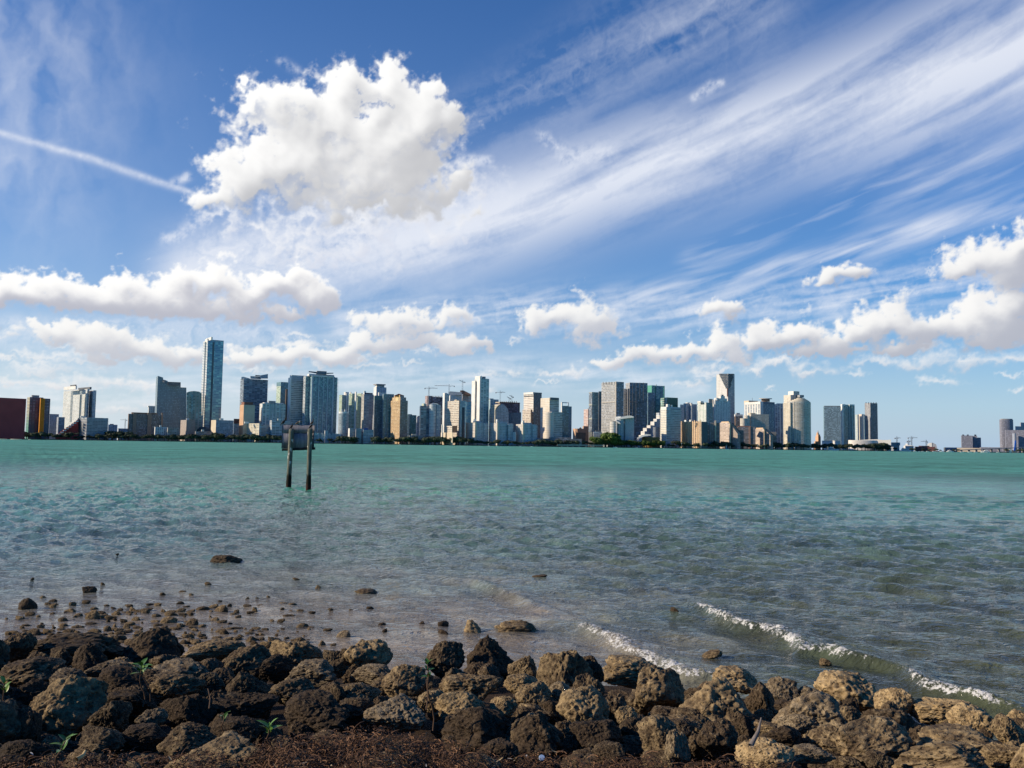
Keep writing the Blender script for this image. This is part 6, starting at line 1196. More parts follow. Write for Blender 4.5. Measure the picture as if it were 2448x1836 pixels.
# tones: (bare share, brightness, warmth)
DK = (0.28, 0.56, 0.6); DB = (0.44, 0.60, 0.85); TN = (0.74, 0.68, 1.0); TY = (0.88, 0.78, 1.0); GR = (0.62, 0.56, 0.40); MX = (0.56, 0.66, 0.95); BK = (0.14, 0.50, 0.5); GP = (0.74, 0.64, 0.45)
A0 = (0, 1480, .3707); B0 = (800, 1480, .3797); C0 = (1600, 1430, .38336)
TABLE = [
 (A0, 80, 185, 205, 140, 'block', DB, 'dull brown boulder cut by the left edge of the photo at the waterline'),
 (A0, 450, 170, 520, 180, 'slab', DB, 'long low dark brown boulder at the waterline left of the peaked one'),
 (A0, 1000, 165, 360, 260, 'peak', DK, 'dark peaked boulder jutting above the stony shallows on the left'),
 (A0, 1330, 200, 430, 130, 'slab', TN, 'flat tan slab at the waterline right of the dark peaked boulder'),
 (A0, 1560, 290, 300, 190, 'round', DB, 'rounded brown boulder just below the flat tan slab'),
 (A0, 1890, 230, 350, 150, 'block', TN, 'smooth tan boulder at the waterline near the pale shell sand'),
 (A0, 2000, 335, 310, 150, 'slab', GP, 'pale grey layered boulder below the smooth tan one at the waterline'),
 (A0, 2170, 260, 180, 180, 'block', MX, 'small tan boulder between the layered grey one and the next waterline block'),
 (A0, 380, 260, 140, 120, 'round', DB, 'small round brown stone tucked under the long low boulder'),
 (A0, 560, 270, 250, 200, 'peak', BK, 'black pointed boulder under the right end of the long low boulder'),
 (A0, 220, 325, 390, 160, 'slab', DB, 'wide brown grey boulder second from the left edge of the photo'),
 (A0, 430, 410, 280, 120, 'round', GR, 'smooth grey hump directly above the big domed boulder'),
 (A0, 1140, 340, 450, 170, 'slab', GP, 'long grey boulder with pale left end, behind the tall green seedling'),
 (A0, 1150, 440, 330, 150, 'round', MX, 'brown mottled boulder just below the long grey one'),
 (A0, 680, 320, 280, 110, 'slab', GR, 'low grey slab behind the tall green seedling, to its left'),
 (A0, 760, 420, 350, 140, 'block', BK, 'blackish boulder at the foot of the tall green seedling'),
 (A0, 400, 590, 390, 350, 'round', TN, 'big domed boulder with a tan top in the left foreground'),
 (A0, 700, 620, 230, 190, 'block', DB, 'dark brown boulder leaning on the right of the big domed one'),
 (A0, 190, 510, 260, 200, 'block', BK, 'black boulder left of the big domed one'),
 (A0, 110, 730, 280, 230, 'round', BK, 'black rounded boulder low on the left edge of the photo'),
 (A0, 800, 520, 340, 150, 'slab', BK, 'flat black boulder right of and above the big domed one'),
 (A0, 950, 650, 200, 110, 'block', GR, 'dark boulder showing one pale grey left face, right of the big dome'),
 (A0, 1190, 600, 320, 180, 'block', BK, 'jagged black boulder below the brown mottled one'),
 (A0, 1580, 440, 280, 220, 'peak', DB, 'pointed dark brown boulder left of the twin round ones'),
 (A0, 1860, 470, 270, 150, 'round', DB, 'rounded dark brown boulder right of the pointed one'),
 (A0, 1560, 570, 430, 230, 'block', DK, 'very broad dark boulder above the small fan shaped seedling'),
 (A0, 2000, 620, 440, 220, 'block', DK, 'very broad dark boulder right of the fan shaped seedling'),
 (A0, 1550, 710, 350, 150, 'slab', BK, 'smooth slate black boulder left of the fan shaped seedling'),
 (A0, 1180, 770, 370, 200, 'peak', DB, 'dark brown ridge shaped boulder slanting above the pale bottom rock'),
 (A0, 900, 760, 320, 140, 'slab', BK, 'flat black boulder half buried in weed in the left foreground'),
 (A0, 640, 790, 260, 130, 'round', DB, 'weed covered brown rock beside the low seedling at bottom left'),
 (A0, 120, 860, 320, 140, 'slab', BK, 'black slab in the bottom left corner'),
 (A0, 1400, 910, 560, 190, 'block', TY, 'big pale tan rock at the bottom edge left of the weed heap'),
 (A0, 850, 955, 110, 44, 'round', TY, 'small yellowish stone on the bottom edge at left'),
 (A0, 1770, 310, 230, 150, 'block', BK, 'dark grey block between the rounded brown boulder and the layered one'),
 (A0, 1340, 395, 170, 130, 'slab', GR, 'grey flat faced stone right of the long grey boulder'),
 (A0, 2180, 490, 100, 130, 'round', DB, 'narrow brown stone left of the first tan block of the middle stretch'),
 (B0, 170, 255, 345, 220, 'block', TN, 'big tan block with square right end at the waterline, middle stretch'),
 (B0, 690, 250, 230, 210, 'round', DK, 'dark boulder with a tan left flank at the waterline behind the middle seedling'),
 (B0, 960, 245, 340, 260, 'peak', BK, 'tallest black pyramid shaped boulder at the waterline'),
 (B0, 1190, 295, 180, 190, 'peak', MX, 'slim pointed tan boulder right of the black pyramid'),
 (B0, 1450, 340, 330, 270, 'block', MX, 'large tan boulder capped with black crust below the breaking wave'),
 (B0, 1615, 330, 160, 180, 'round', DK, 'dark boulder at the right shoulder of the crust capped one'),
 (B0, 860, 425, 385, 210, 'block', MX, 'broad tan brown boulder below the black pyramid'),
 (B0, 1200, 405, 250, 130, 'slab', TN, 'pale knobbly tan boulder below the slim pointed one'),
 (B0, 1240, 495, 235, 160, 'round', TN, 'smooth egg shaped tan boulder in the middle'),
 (B0, 1440, 485, 200, 140, 'block', GP, 'grey tan chunk right of the egg shaped boulder'),
 (B0, 430, 405, 260, 210, 'round', MX, 'brown rounded boulder left of the middle seedling stems'),
 (B0, 230, 335, 260, 110, 'slab', GR, 'grey low boulder under the big tan waterline block'),
 (B0, 150, 470, 310, 150, 'slab', DB, 'wide brown grey boulder below the low grey one'),
 (B0, 130, 565, 220, 110, 'round', DK, 'dark mottled stone left of the angular grey boulder'),
 (B0, 390, 595, 350, 180, 'block', GP, 'angular flat faced grey boulder above the weed heap'),
 (B0, 600, 515, 180, 120, 'round', TN, 'small tan stone at the foot of the middle seedling'),
 (B0, 800, 560, 290, 180, 'round', TN, 'tan mottled boulder right of the middle seedling foot'),
 (B0, 900, 700, 440, 280, 'block', BK, 'huge black boulder above the middle of the bottom edge'),
 (B0, 1060, 555, 180, 120, 'round', TN, 'small tan stone pair between the mottled and the egg shaped boulder'),
 (B0, 1260, 720, 400, 300, 'peak', DK, 'huge dark boulder with a tan crest at bottom centre'),
 (B0, 1600, 560, 380, 230, 'block', TN, 'big tan boulder with a pale knob, right of centre'),
 (B0, 2030, 450, 400, 270, 'block', MX, 'large rusty brown boulder beneath the flat tan waterline rock'),
 (B0, 1900, 325, 420, 170, 'slab', TN, 'flat tan rock at the waterline where the wave foam ends'),
 (B0, 1640, 720, 310, 210, 'block', BK, 'black angular boulder right of the huge dark one'),
 (B0, 1860, 695, 150, 120, 'round', DK, 'small dark knob of rock left of the pitted grey boulder'),
 (B0, 1845, 615, 140, 120, 'round', TN, 'small tan lump under the rusty brown boulder'),
 (B0, 2060, 765, 330, 220, 'block', MX, 'pitted grey tan boulder low in the right middle'),
 (B0, 1000, 830, 290, 150, 'slab', BK, 'black slab sunk in weed at bottom centre'),
 (B0, 930, 920, 240, 70, 'round', TY, 'yellowish rock on the bottom edge at centre'),
 (B0, 360, 925, 400, 60, 'slab', TY, 'long pale yellow rock along the bottom edge left of centre'),
 (B0, 1720, 840, 220, 110, 'round', DK, 'dark stone behind the weed at the bottom right of centre'),
 (C0, 450, 495, 350, 140, 'slab', TY, 'yellowish flat topped rock at the waterline, right of the foam end'),
 (C0, 310, 690, 500, 340, 'peak', MX, 'largest rusty brown boulder of the right side, peaked and sunlit on its left'),
 (C0, 690, 595, 205, 180, 'round', GR, 'round grey boulder at the waterline right of the yellowish flat rock'),
 (C0, 570, 650, 200, 260, 'block', BK, 'black upright boulder between the rusty peak and the round grey one'),
 (C0, 900, 610, 250, 130, 'peak', GR, 'pointed grey rock left of the dark topped tan boulder'),
 (C0, 930, 730, 410, 280, 'block', GP, 'big pale grey boulder with tan lower face on the right side'),
 (C0, 1170, 595, 410, 210, 'block', TN, 'tan boulder with a dark domed top at the waterline on the right'),
 (C0, 1410, 655, 215, 150, 'round', TY, 'small bright yellow tan pitted rock right of the dark topped one'),
 (C0, 1400, 800, 310, 170, 'block', DK, 'dark heavily pitted boulder below the bright yellow tan rock'),
 (C0, 1710, 690, 300, 150, 'block', TN, 'cracked tan boulder left of the round pitted ball'),
 (C0, 1930, 785, 275, 195, 'round', TY, 'round pitted tan ball of rock near the right edge'),
 (C0, 2140, 840, 190, 170, 'block', MX, 'brown boulder cut by the right edge of the photo'),
 (C0, 1310, 910, 470, 260, 'round', DB, 'large dark boulder with a hollow face at lower right'),
 (C0, 700, 880, 310, 160, 'block', BK, 'black flat faced boulder behind the grey driftwood stick'),
 (C0, 1850, 920, 460, 180, 'slab', MX, 'wide grey brown boulder below the round pitted ball'),
 (C0, 1740, 1015, 520, 180, 'block', MX, 'broad knobbly brown boulder on the bottom edge at right'),
 (C0, 620, 1000, 340, 190, 'round', TY, 'bright ochre pitted rock on the bottom edge below the driftwood stick'),
 (C0, 280, 890, 270, 220, 'block', DK, 'dark grey crumbly boulder left of the driftwood stick'),
 (C0, 50, 940, 150, 210, 'block', GP, 'pale worn boulder at the left foot of the largest rusty one'),
 (C0, 90, 800, 190, 100, 'slab', BK, 'dark ledge under the left side of the largest rusty boulder'),
 (C0, 900, 975, 240, 80, 'slab', GR, 'thin grey slab lying right of the bright ochre rock'),
 (C0, 1320, 1020, 170, 110, 'round', DK, 'small dark stone on the bottom edge under the hollow boulder'),
 (C0, 2110, 980, 230, 160, 'block', MX, 'brown boulder in the bottom right corner'),
 (C0, 1020, 890, 260, 150, 'round', DB, 'shaded brown boulder left of the hollow faced one'),
 (C0, 790, 790, 190, 100, 'round', GP, 'low grey lump in front of the big pale grey boulder'),
 (C0, 2210, 770, 150, 110, 'round', TN, 'tan rock at the waterline on the right edge of the photo'),
]
for (ox, oy, sc), x, y, w, h, kind, tone, label in TABLE:
    j = rr.uniform(-0.05, 0.05); tone = (tone[0] + j - 0.03, tone[1] * (0.84 + 2 * j), tone[2])
    if ox == 0: tone = (tone[0] - 0.06, tone[1] * 0.84, tone[2])            # left boulders darkened: the weak light there is put into their tone
    if ox == 1600: tone = (tone[0] + 0.05, tone[1] * 1.20, tone[2])  # right boulders brightened: stronger sunlight on them put into the tone
    boulder(ox + x * sc, oy + y * sc, w * sc, h * sc, kind, tone, label)
# smaller dark fill between and under them
FG = 'dark fill stones in the gaps of the riprap'; FL = 'small dark stone wedged in a gap between the bigger boulders'
for i in range(200):
    px = rr.uniform(-60, 2510); top = np.interp(px, [0, 600, 1200, 1600, 2000, 2448], [1565, 1575, 1600, 1640, 1690, 1745]); py = rr.uniform(top + 12, 1850)
    boulder(px, py, rr.uniform(50, 105), rr.uniform(38, 75), rr.choice(['block', 'round', 'block']), rr.choice([BK, DK, DK, DB]), FL, FG, lift=-0.12)
for i in range(70):                                        # the riprap goes on beyond both edges of the photo
    px = rr.uniform(-760, -40) if i % 2 else rr.uniform(2490, 3350); top = np.interp(px, [-760, 0, 2448, 3350], [1540, 1565, 1745, 1900]); py = rr.uniform(top, top + 190)
    boulder(px, py, rr.uniform(110, 190), rr.uniform(80, 130), rr.choice(['block', 'round', 'slab']), rr.choice([BK, DK, MX, TN]), 'boulder of the riprap where it runs on beyond the edge of the photo', 'riprap boulders beyond the photo edges')
# ---- rocks standing in the water
SMALL = [rock_mesh(300 + i, 4, k, 'stone', 1.25) for i, k in enumerate(['block', 'round', 'block', 'slab', 'peak', 'round'])]
WEEDY = (0.30, 0.62, 0.9)
def wet_rock(px, py, w, h, label, tone, name='stone', kind=None, group=None, mesh=None, cat='stone', sink=0.42):
    p = on_plane(px, py + h * 0.42, 0.0); k = np.linalg.norm(p - np.array([0, 0, EYE])) / FPX
    o = bpy.data.objects.new(name, mesh or rr.choice(SMALL)); C.objects.link(o); H = h * k * 1.0 / (1 - sink)
    o.location = (p[0], p[1] + 0.2 * w * k, H * (0.5 - sink)); o.scale = (w * k * 1.05, w * k * rr.uniform(0.55, 0.9), H)
    o.rotation_euler = (rr.uniform(-.2, .2), rr.uniform(-.2, .2), rr.uniform(-0.5, 0.5) + rr.choice([0, PI])); o.color = tone + (1,); return put(o, label, cat, group)
wet_rock(543, 1337, 80, 19, 'flat topped dark concrete like block standing alone in the shallow water', (0.22, 0.5, 0.6), 'boulder', mesh=BY['slab'][0], cat='boulder')
wet_rock(60, 1447, 38, 24, 'dark lone stone in the water near the left edge, left of the weedy patch', BK, mesh=SMALL[5])
wet_rock(209, 1411, 30, 15, 'dark knobbly stone in the water, farthest back of the left patch', BK)
wet_rock(1127, 1497, 46, 30, 'pointed tan stone in the water left of the weed covered slab', TN, mesh=SMALL[4])
wet_rock(1231, 1497, 116, 32, 'long weed covered slab in the water just beyond the boulders', (0.48, 0.6, 0.8), 'boulder', mesh=BY['slab'][1], cat='boulder')
wet_rock(819, 1518, 32, 17, 'small pale stone in the water off the middle waterline', GP)
wet_rock(1614, 1461, 24, 14, 'dark stone in the water left of where the long wave breaks', BK)
wet_rock(1703, 1564, 46, 12, 'low brown stone awash between the two breaking waves', DB)
wet_rock(1976, 1583, 26, 12, 'reddish brown stone under the smooth part of the long wave', DB)
wet_rock(874, 1414, 52, 9, 'flat brown weedy stone awash right of centre left', WEEDY); wet_rock(1288, 1378, 40, 6, 'low dark streak of rock awash far out in the middle', DK)
for x, y, w, h in ((1008, 1491, 20, 11), (1057, 1492, 30, 13), (1058, 1513, 30, 13), (912, 1492, 20, 6), (920, 1507, 14, 6), (884, 1453, 18, 6)):
    wet_rock(x, y, w, h, 'small dark stone awash off the middle waterline, near the weed covered slab', BK, group='small stones awash off the middle waterline')
SG = 'weedy stones scattered over the shallows at the left'; SL = 'small brown weedy stone among the many scattered over the shallows at the left'
ST = [(275,398,50,14),(335,424,60,20),(340,455,45,25),(460,443,50,24),(550,430,60,22),(440,485,90,22),(660,315,30,20),(585,520,90,50),(500,515,60,20),(650,500,50,22),(745,505,70,28),(850,480,70,24),(770,480,40,18),(830,500,50,20),(930,490,60,34),(1015,447,60,22),(1045,378,40,18),(1170,362,70,14),(1230,383,40,16),(1160,435,50,14),(1300,472,90,24),(1420,475,100,40),(1160,487,70,24),(1100,510,90,24),(1000,520,70,24),(1085,550,110,40),(1230,508,36,18),(1232,562,80,44),(1380,545,60,26),(1430,560,70,26),(1525,490,40,22),(1530,525,50,16),(1610,495,60,12),(1595,405,30,16),(1655,407,28,14),(1730,398,34,18),(1818,477,36,24),(2050,330,48,20),(1415,422,34,10),(1910,282,60,12),(1340,312,50,18),(755,122,24,10),(205,283,22,18),(1945,585,90,28),(1440,625,80,36),(1365,607,18,16),(400,545,60,26),(140,595,34,16),(260,588,50,22),(200,630,90,40),(120,650,60,40),(50,633,56,20),(300,625,60,26),(320,655,44,16),(690,605,50,36),(735,582,40,20),(810,585,60,34),(600,620,90,24),(520,590,40,12),(340,590,30,22),(430,620,70,24),(650,655,30,14),(770,630,70,26),(890,630,60,26),(760,665,90,34),(840,690,110,40),(1160,582,40,26),(1210,655,80,34),(1180,690,60,30),(1250,690,70,26),(1530,665,60,26),(1620,670,90,36),(1680,670,50,20),(1760,680,100,40),(1930,680,90,44),(2075,695,60,34),(1480,570,40,16),(915,560,18,12),(870,540,60,24),(790,550,50,20),(700,530,60,20),(1320,660,40,14),(1700,710,100,40),(1640,700,60,30),(2110,755,70,30),(1530,600,110,12)]
for x, y, w, h in ST:
    wet_rock(x * .3707, 1280 + y * .3707, w * .33, h * .33, SL, (0.52 + rr.uniform(-.2, .2), 0.46 + rr.uniform(-.12, .2), 1.0), group=SG)
for i in range(270):
    px = rr.triangular(-10, 900, 330) if i % 3 else rr.triangular(100, 720, 420); py = rr.uniform(1440, 1565) if i % 3 else rr.uniform(1500, 1580) + (0 if px > 60 else 15)
    wet_rock(px, py, rr.uniform(7, 24), rr.uniform(2.5, 6.5), SL, (0.52 + rr.uniform(-.2, .2), 0.46 + rr.uniform(-.12, .2), 1.0), group=SG)
# ---- dried weed thrown up along the foot of the riprap
def weed_mat():
    t = NT('dried_weed'); at = t.n('Attribute', attribute_name='shade').outputs['Fac']
    c = t.mix(at, (0.035, 0.017, 0.010), (0.28, 0.15, 0.075)); t.set(color=c, rough=0.75, spec=0.25); return t.m
def weed():
    r = np.random.default_rng(41); V = []; F = []; Sh = []
    def top_line(px): return np.interp(px, [0, 250, 500, 620, 800, 1000, 1150, 1400, 1700, 2448], [1822, 1806, 1800, 1776, 1742, 1748, 1800, 1806, 1822, 1850])
    n = 0; pts = []
    while n < 42000:
        px = r.uniform(-40, 1900); tl = top_line(px); py = r.uniform(tl - 16, 1900)
        if r.random() > (1.0 if 560 < px < 1150 else 0.55): continue
        d = ray(px, py); g = 1.06 + 0.16 * math.exp(-((px - 860) / 260) ** 2) + 0.05 * math.sin(px * 0.03)
        tt = (g - EYE) / d[2]; p = np.array([0, 0, EYE]) + d * tt; p[2] -= r.uniform(0, 0.12) + 0.12 * max(0, (p[1] - 4.9)); pts.append(p); n += 1
    for p in pts:
        L = 0.010 + 0.085 * r.random() ** 2.2; a = r.uniform(0, 2 * PI); w = r.uniform(0.0008, 0.0026); b = r.uniform(-2.6, 2.6); up = r.uniform(-0.3, 0.7); k0 = len(V); s = r.random() ** 2.2 * (0.55 + 0.9 * r.random()); q = p.copy()
        for i in range(4):
            nx_, ny_ = -math.sin(a), math.cos(a); V.append((q[0] - nx_ * w, q[1] - ny_ * w, q[2])); V.append((q[0] + nx_ * w, q[1] + ny_ * w, q[2] + w)); Sh += [s, s]
            q = q + np.array([math.cos(a), math.sin(a), up]) * (L / 3); a += b * 0.4; up -= 0.35
        for i in range(3): F.append((k0 + 2 * i, k0 + 2 * i + 2, k0 + 2 * i + 3, k0 + 2 * i + 1))
    m = weed_mat(); me = np_mesh('dried_seaweed', np.array(V), np.array(F), [m]); at = me.attributes.new('shade', 'FLOAT', 'POINT'); at.data.foreach_set('value', np.array(Sh, dtype=np.float32))
    put(link('dried_seaweed', me), 'matted brown dried seaweed heaped along the bottom edge of the riprap', 'seaweed', kind='stuff')
    # the heap under the strands
    xs = np.linspace(-4.2, 3.4, 150); ys = np.linspace(3.0, 5.9, 60); X, Y = np.meshgrid(xs, ys); pxx = 1224 + FPX * X / np.maximum(Y, 0.1)
    G_ = 1.02 + 0.16 * np.exp(-((pxx - 860) / 260) ** 2) + 0.05 * fbm2(X * 3, Y * 3, 4) + 0.025 * fbm2(X * 14, Y * 14, 3) - 0.50 * sstep(4.55, 5.35, Y) - 0.12 + 0.05 * np.abs(fbm2(X * 7, Y * 7, 4))
    idx = np.arange(X.size).reshape(X.shape); FF = np.stack([idx[:-1, :-1], idx[:-1, 1:], idx[1:, 1:], idx[1:, :-1]], -1).reshape(-1, 4)
    t = NT('weed_mat_under'); g = t.n('TexCoord').outputs['Object']; f = t.noise(g, 40, 5, 0.75); f2 = t.noise(g, 6, 3)
    c = t.mix(t.ramp(f, 0.35, 0.7), (0.016, 0.009, 0.006), (0.13, 0.072, 0.036)); t.set(color=c, rough=0.9, spec=0.15, normal=t.bump(f, 1.0, 0.04))
    put(link('weed_bed', np_mesh('weed_bed', np.stack([X, Y, G_], -1).reshape(-1, 3), FF, [t.m], True)), 'brown bed of rotting weed under the loose strands', 'seaweed', kind='stuff')
weed()
# ---- mangrove seedlings
def leafm(name, a, b2):
    t = NT(name); g = t.n('TexCoord').outputs['Object']; f = t.noise(g, 14, 3); c = t.mix(t.ramp(f, 0.3, 0.7), a, b2); t.set(color=c, rough=0.38, spec=0.5)
    t.b.inputs['Transmission Weight'].default_value = 0.0; return t.m
LEAF = leafm('mangrove_leaf', (0.030, 0.095, 0.012), (0.085, 0.20, 0.028)); LEAFY = leafm('young_leaf', (0.09, 0.20, 0.02), (0.19, 0.30, 0.05)); STEM = plain('seedling_stem', (0.10, 0.055, 0.03), 0.7, 0.3, 12)
def tube(pts, r0, r1, n=7):
    V = []; F = []; P = [Vector(p) for p in pts]
    for i, p in enumerate(P):
        d = (P[min(i + 1, len(P) - 1)] - P[max(i - 1, 0)]).normalized(); s = d.cross(Vector((0.3, 1, 0.1))).normalized(); u = s.cross(d); r = r0 + (r1 - r0) * i / (len(P) - 1)
        for k in range(n): a = 2 * PI * k / n; V.append(tuple(p + s * r * math.cos(a) + u * r * math.sin(a)))
    for i in range(len(P) - 1):
        for k in range(n): F.append((i * n + k, i * n + (k + 1) % n, (i + 1) * n + (k + 1) % n, (i + 1) * n + k))
    return V, F
def leaf_geo(base, d, L, w, sag=0.25):
    V = []; F = []; d = Vector(d).normalized(); s = d.cross(Vector((0, 0, 1)))
    s = s.normalized() if s.length > 0.05 else Vector((1, 0, 0)); u = s.cross(d); m = 9
    for i in range(m):
        t = i / (m - 1); ww = w * math.sin(PI * min(1, 0.06 + 0.94 * t) ** 0.85) * 0.5 if i < m - 1 else 0.0005; c = Vector(base) + d * L * t + Vector((0, 0, -1)) * sag * L * t * t
        V += [tuple(c - s * ww + u * ww * 0.35), tuple(c), tuple(c + s * ww + u * ww * 0.35)]
    for i in range(m - 1): F += [(3 * i, 3 * i + 1, 3 * i + 4, 3 * i + 3), (3 * i + 1, 3 * i + 2, 3 * i + 5, 3 * i + 4)]
    return V, F
def seedling(label, base, top, n, L, stems=1, mat=LEAF, spread=1.0, seed=1, near=0.0):
    """base / top photo points of the stem, L leaf length in photo pixels"""
    pb, t = on_rip(base[0], base[1], 0.05); k = t / FPX; r_ = random.Random(seed); D = pb[1] - near
    X0, _, z0 = at_depth(base[0], base[1], D); X1, _, z1 = at_depth(top[0], top[1], D); r = thing('mangrove_seedling', label, 'seedling', (X0, D, z0 - 0.12))
    tip = Vector((X1 - X0, 0, z1 - z0 + 0.12))
    pts = [tip * (i / 6) + Vector((0.012 * math.sin(i * 1.3), 0.02 * math.sin(i), 0)) * (1 if i < 6 else 0) for i in range(7)]
    V, F = tube(pts, 0.006, 0.0035); link('stem', np_mesh('stem', V, F, [STEM], True), r)
    for q in range(stems - 1):
        V, F = tube([(0.05 * (q + 1), 0.02, 0), (0.04 * (q + 1), 0.02, tip[2] * 0.4), tuple(tip * 0.8)], 0.005, 0.003); link('stem', np_mesh('stem', V, F, [STEM], True), r)
    for i in range(n):
        a = 2 * PI * i / n * 0.9 + r_.uniform(-.3, .3); e = r_.uniform(0.25, 1.25); dirn = (math.cos(a) * spread, math.sin(a) * 0.7, e)
        b0 = tip * (1 - 0.10 * (i % 3)); V, F = leaf_geo(b0, dirn, L * k * r_.uniform(0.8, 1.15), L * k * 0.40, 0.22)
        link('leaf', np_mesh('leaf', V, F, [mat if i % 4 else LEAFY], True), r)
    return r
seedling('green seedling cut by the left edge of the photo on one thin stem', (26, 1697), (10, 1634), 6, 22, 1, LEAFY, 0.8, 3, 0.35)
seedling('largest seedling, a broad tuft of green leaves over two stems on the left', (343, 1650), (338, 1592), 11, 27, 2, LEAF, 1.2, 4, 0.45)
seedling('low seedling with glossy light leaves in the bottom left corner', (120, 1818), (156, 1772), 6, 26, 1, LEAF, 1.1, 5, 0.5)
seedling('fan shaped seedling without visible stem beside the weed heap', (648, 1758), (643, 1740), 6, 32, 1, LEAFY, 0.7, 6, 0.35)
seedling('thin pale green sprout among the dark boulders left of the fan shaped seedling', (537, 1728), (536, 1712), 4, 20, 1, LEAF, 0.35, 7, 0.5)
seedling('dark green bushy seedling on tall bare stems in the middle', (1036, 1702), (1022, 1588), 9, 21, 1, leafm('deep_leaf', (0.02, 0.075, 0.012), (0.055, 0.16, 0.025)), 0.9, 8, 0.5)
def twig(name, label, a, b, r0, r1, mat, near=0.4, cat='stick'):
    p, t = on_rip(a[0], a[1], 0.03); D = p[1] - near; A = at_depth(a[0], a[1], D); B_ = at_depth(b[0], b[1], D + 0.1)
    V, F = tube([(0, 0, 0), tuple((B_[i] - A[i]) * 0.5 + 0.012 * (i == 0) for i in range(3)), tuple(B_[i] - A[i] for i in range(3))], r0, r1, 8); o = link(name, np_mesh(name, V, F, [mat], True)); o.location = A; put(o, label, cat)
DRIFT = plain('driftwood', (0.20, 0.17, 0.15), 0.85, 0.3, 20); STRAW = plain('straw_stick', (0.50, 0.36, 0.17), 0.8, 0.2, 20)
twig('driftwood_stick', 'grey driftwood stick leaning among the boulders at lower right', (1795, 1782), (1820, 1716), 0.016, 0.004, DRIFT)
twig('bare_stem', 'bare thin stem standing just left of the dark green bushy seedling', (1019, 1697), (1019, 1625), 0.005, 0.003, STEM, 0.55, 'stem')
twig('bare_stem', 'bare thin stem standing below the low grey slab, left of the largest seedling', (253, 1656), (254, 1633), 0.005, 0.003, STEM, 0.5, 'stem')
twig('bare_stem', 'bare thin stem in the dark gap above the pale green sprout', (500, 1694), (497, 1646), 0.005, 0.003, STEM, 0.5, 'stem')
twig('straw_stick', 'short straw coloured stick lying on the weed at bottom left', (182, 1816), (204, 1795), 0.012, 0.006, STRAW, 0.5)
# bottle cap on the weed
p = on_plane(1295, 1822, 1.08); import bmesh as _bm
b_ = _bm.new(); N_ = 24
for z, rad in ((0, 0.0), (0, 0.015), (0.002, 0.0163), (0.010, 0.0158), (0.012, 0.014), (0.012, 0.0)):
    for k in range(N_): b_.verts.new(((rad + (0.0007 if k % 2 and rad > 0.0155 else 0)) * math.cos(2 * PI * k / N_), (rad + (0.0007 if k % 2 and rad > 0.0155 else 0)) * math.sin(2 * PI * k / N_), z))
b_.verts.ensure_lookup_table()
for i in range(5):
    for k in range(N_): b_.faces.new([b_.verts[i * N_ + k], b_.verts[i * N_ + (k + 1) % N_], b_.verts[(i + 1) * N_ + (k + 1) % N_], b_.verts[(i + 1) * N_ + k]])
me = bpy.data.meshes.new('bottle_cap'); b_.to_mesh(me); b_.free(); me.materials.append(plain('pale_blue_plastic', (0.30, 0.42, 0.62), 0.4, 0.1, 40)); o = link('bottle_cap', me); o.location = (p[0], p[1], 1.10); o.rotation_euler = (0.7, 0.1, 0); put(o, 'pale blue bottle cap lying on the weed at the bottom edge', 'bottle cap')

# scraps of dead leaf and straw on the weed
SCRAP = plain('dead_leaf', (0.46, 0.36, 0.20), 0.7, 0.25, 15); SCRAPW = plain('bleached_scrap', (0.62, 0.58, 0.50), 0.7, 0.15, 15)
rs = random.Random(77)
for i in range(26):
    px, py = rs.uniform(60, 1560), rs.uniform(1786, 1832); g_ = 1.05 + 0.16 * math.exp(-((px - 860) / 260) ** 2); d_ = ray(px, py); q_ = np.array([0, 0, EYE]) + d_ * ((g_ - EYE) / d_[2])
    a_ = rs.uniform(0, 6.28); V_, F_ = leaf_geo((0, 0, 0), (math.cos(a_), math.sin(a_), rs.uniform(-.1, .4)), rs.uniform(0.02, 0.05), rs.uniform(0.004, 0.016), rs.uniform(-.4, .4))
    o_ = link('dead_leaf', np_mesh('dead_leaf', V_, F_, [SCRAPW if i % 4 == 0 else SCRAP], True)); o_.location = (q_[0], q_[1], q_[2] - 0.02); put(o_, 'small pale scrap of dead leaf lying on the dark weed at the bottom', 'dead leaf', 'scraps of dead leaf on the weed')
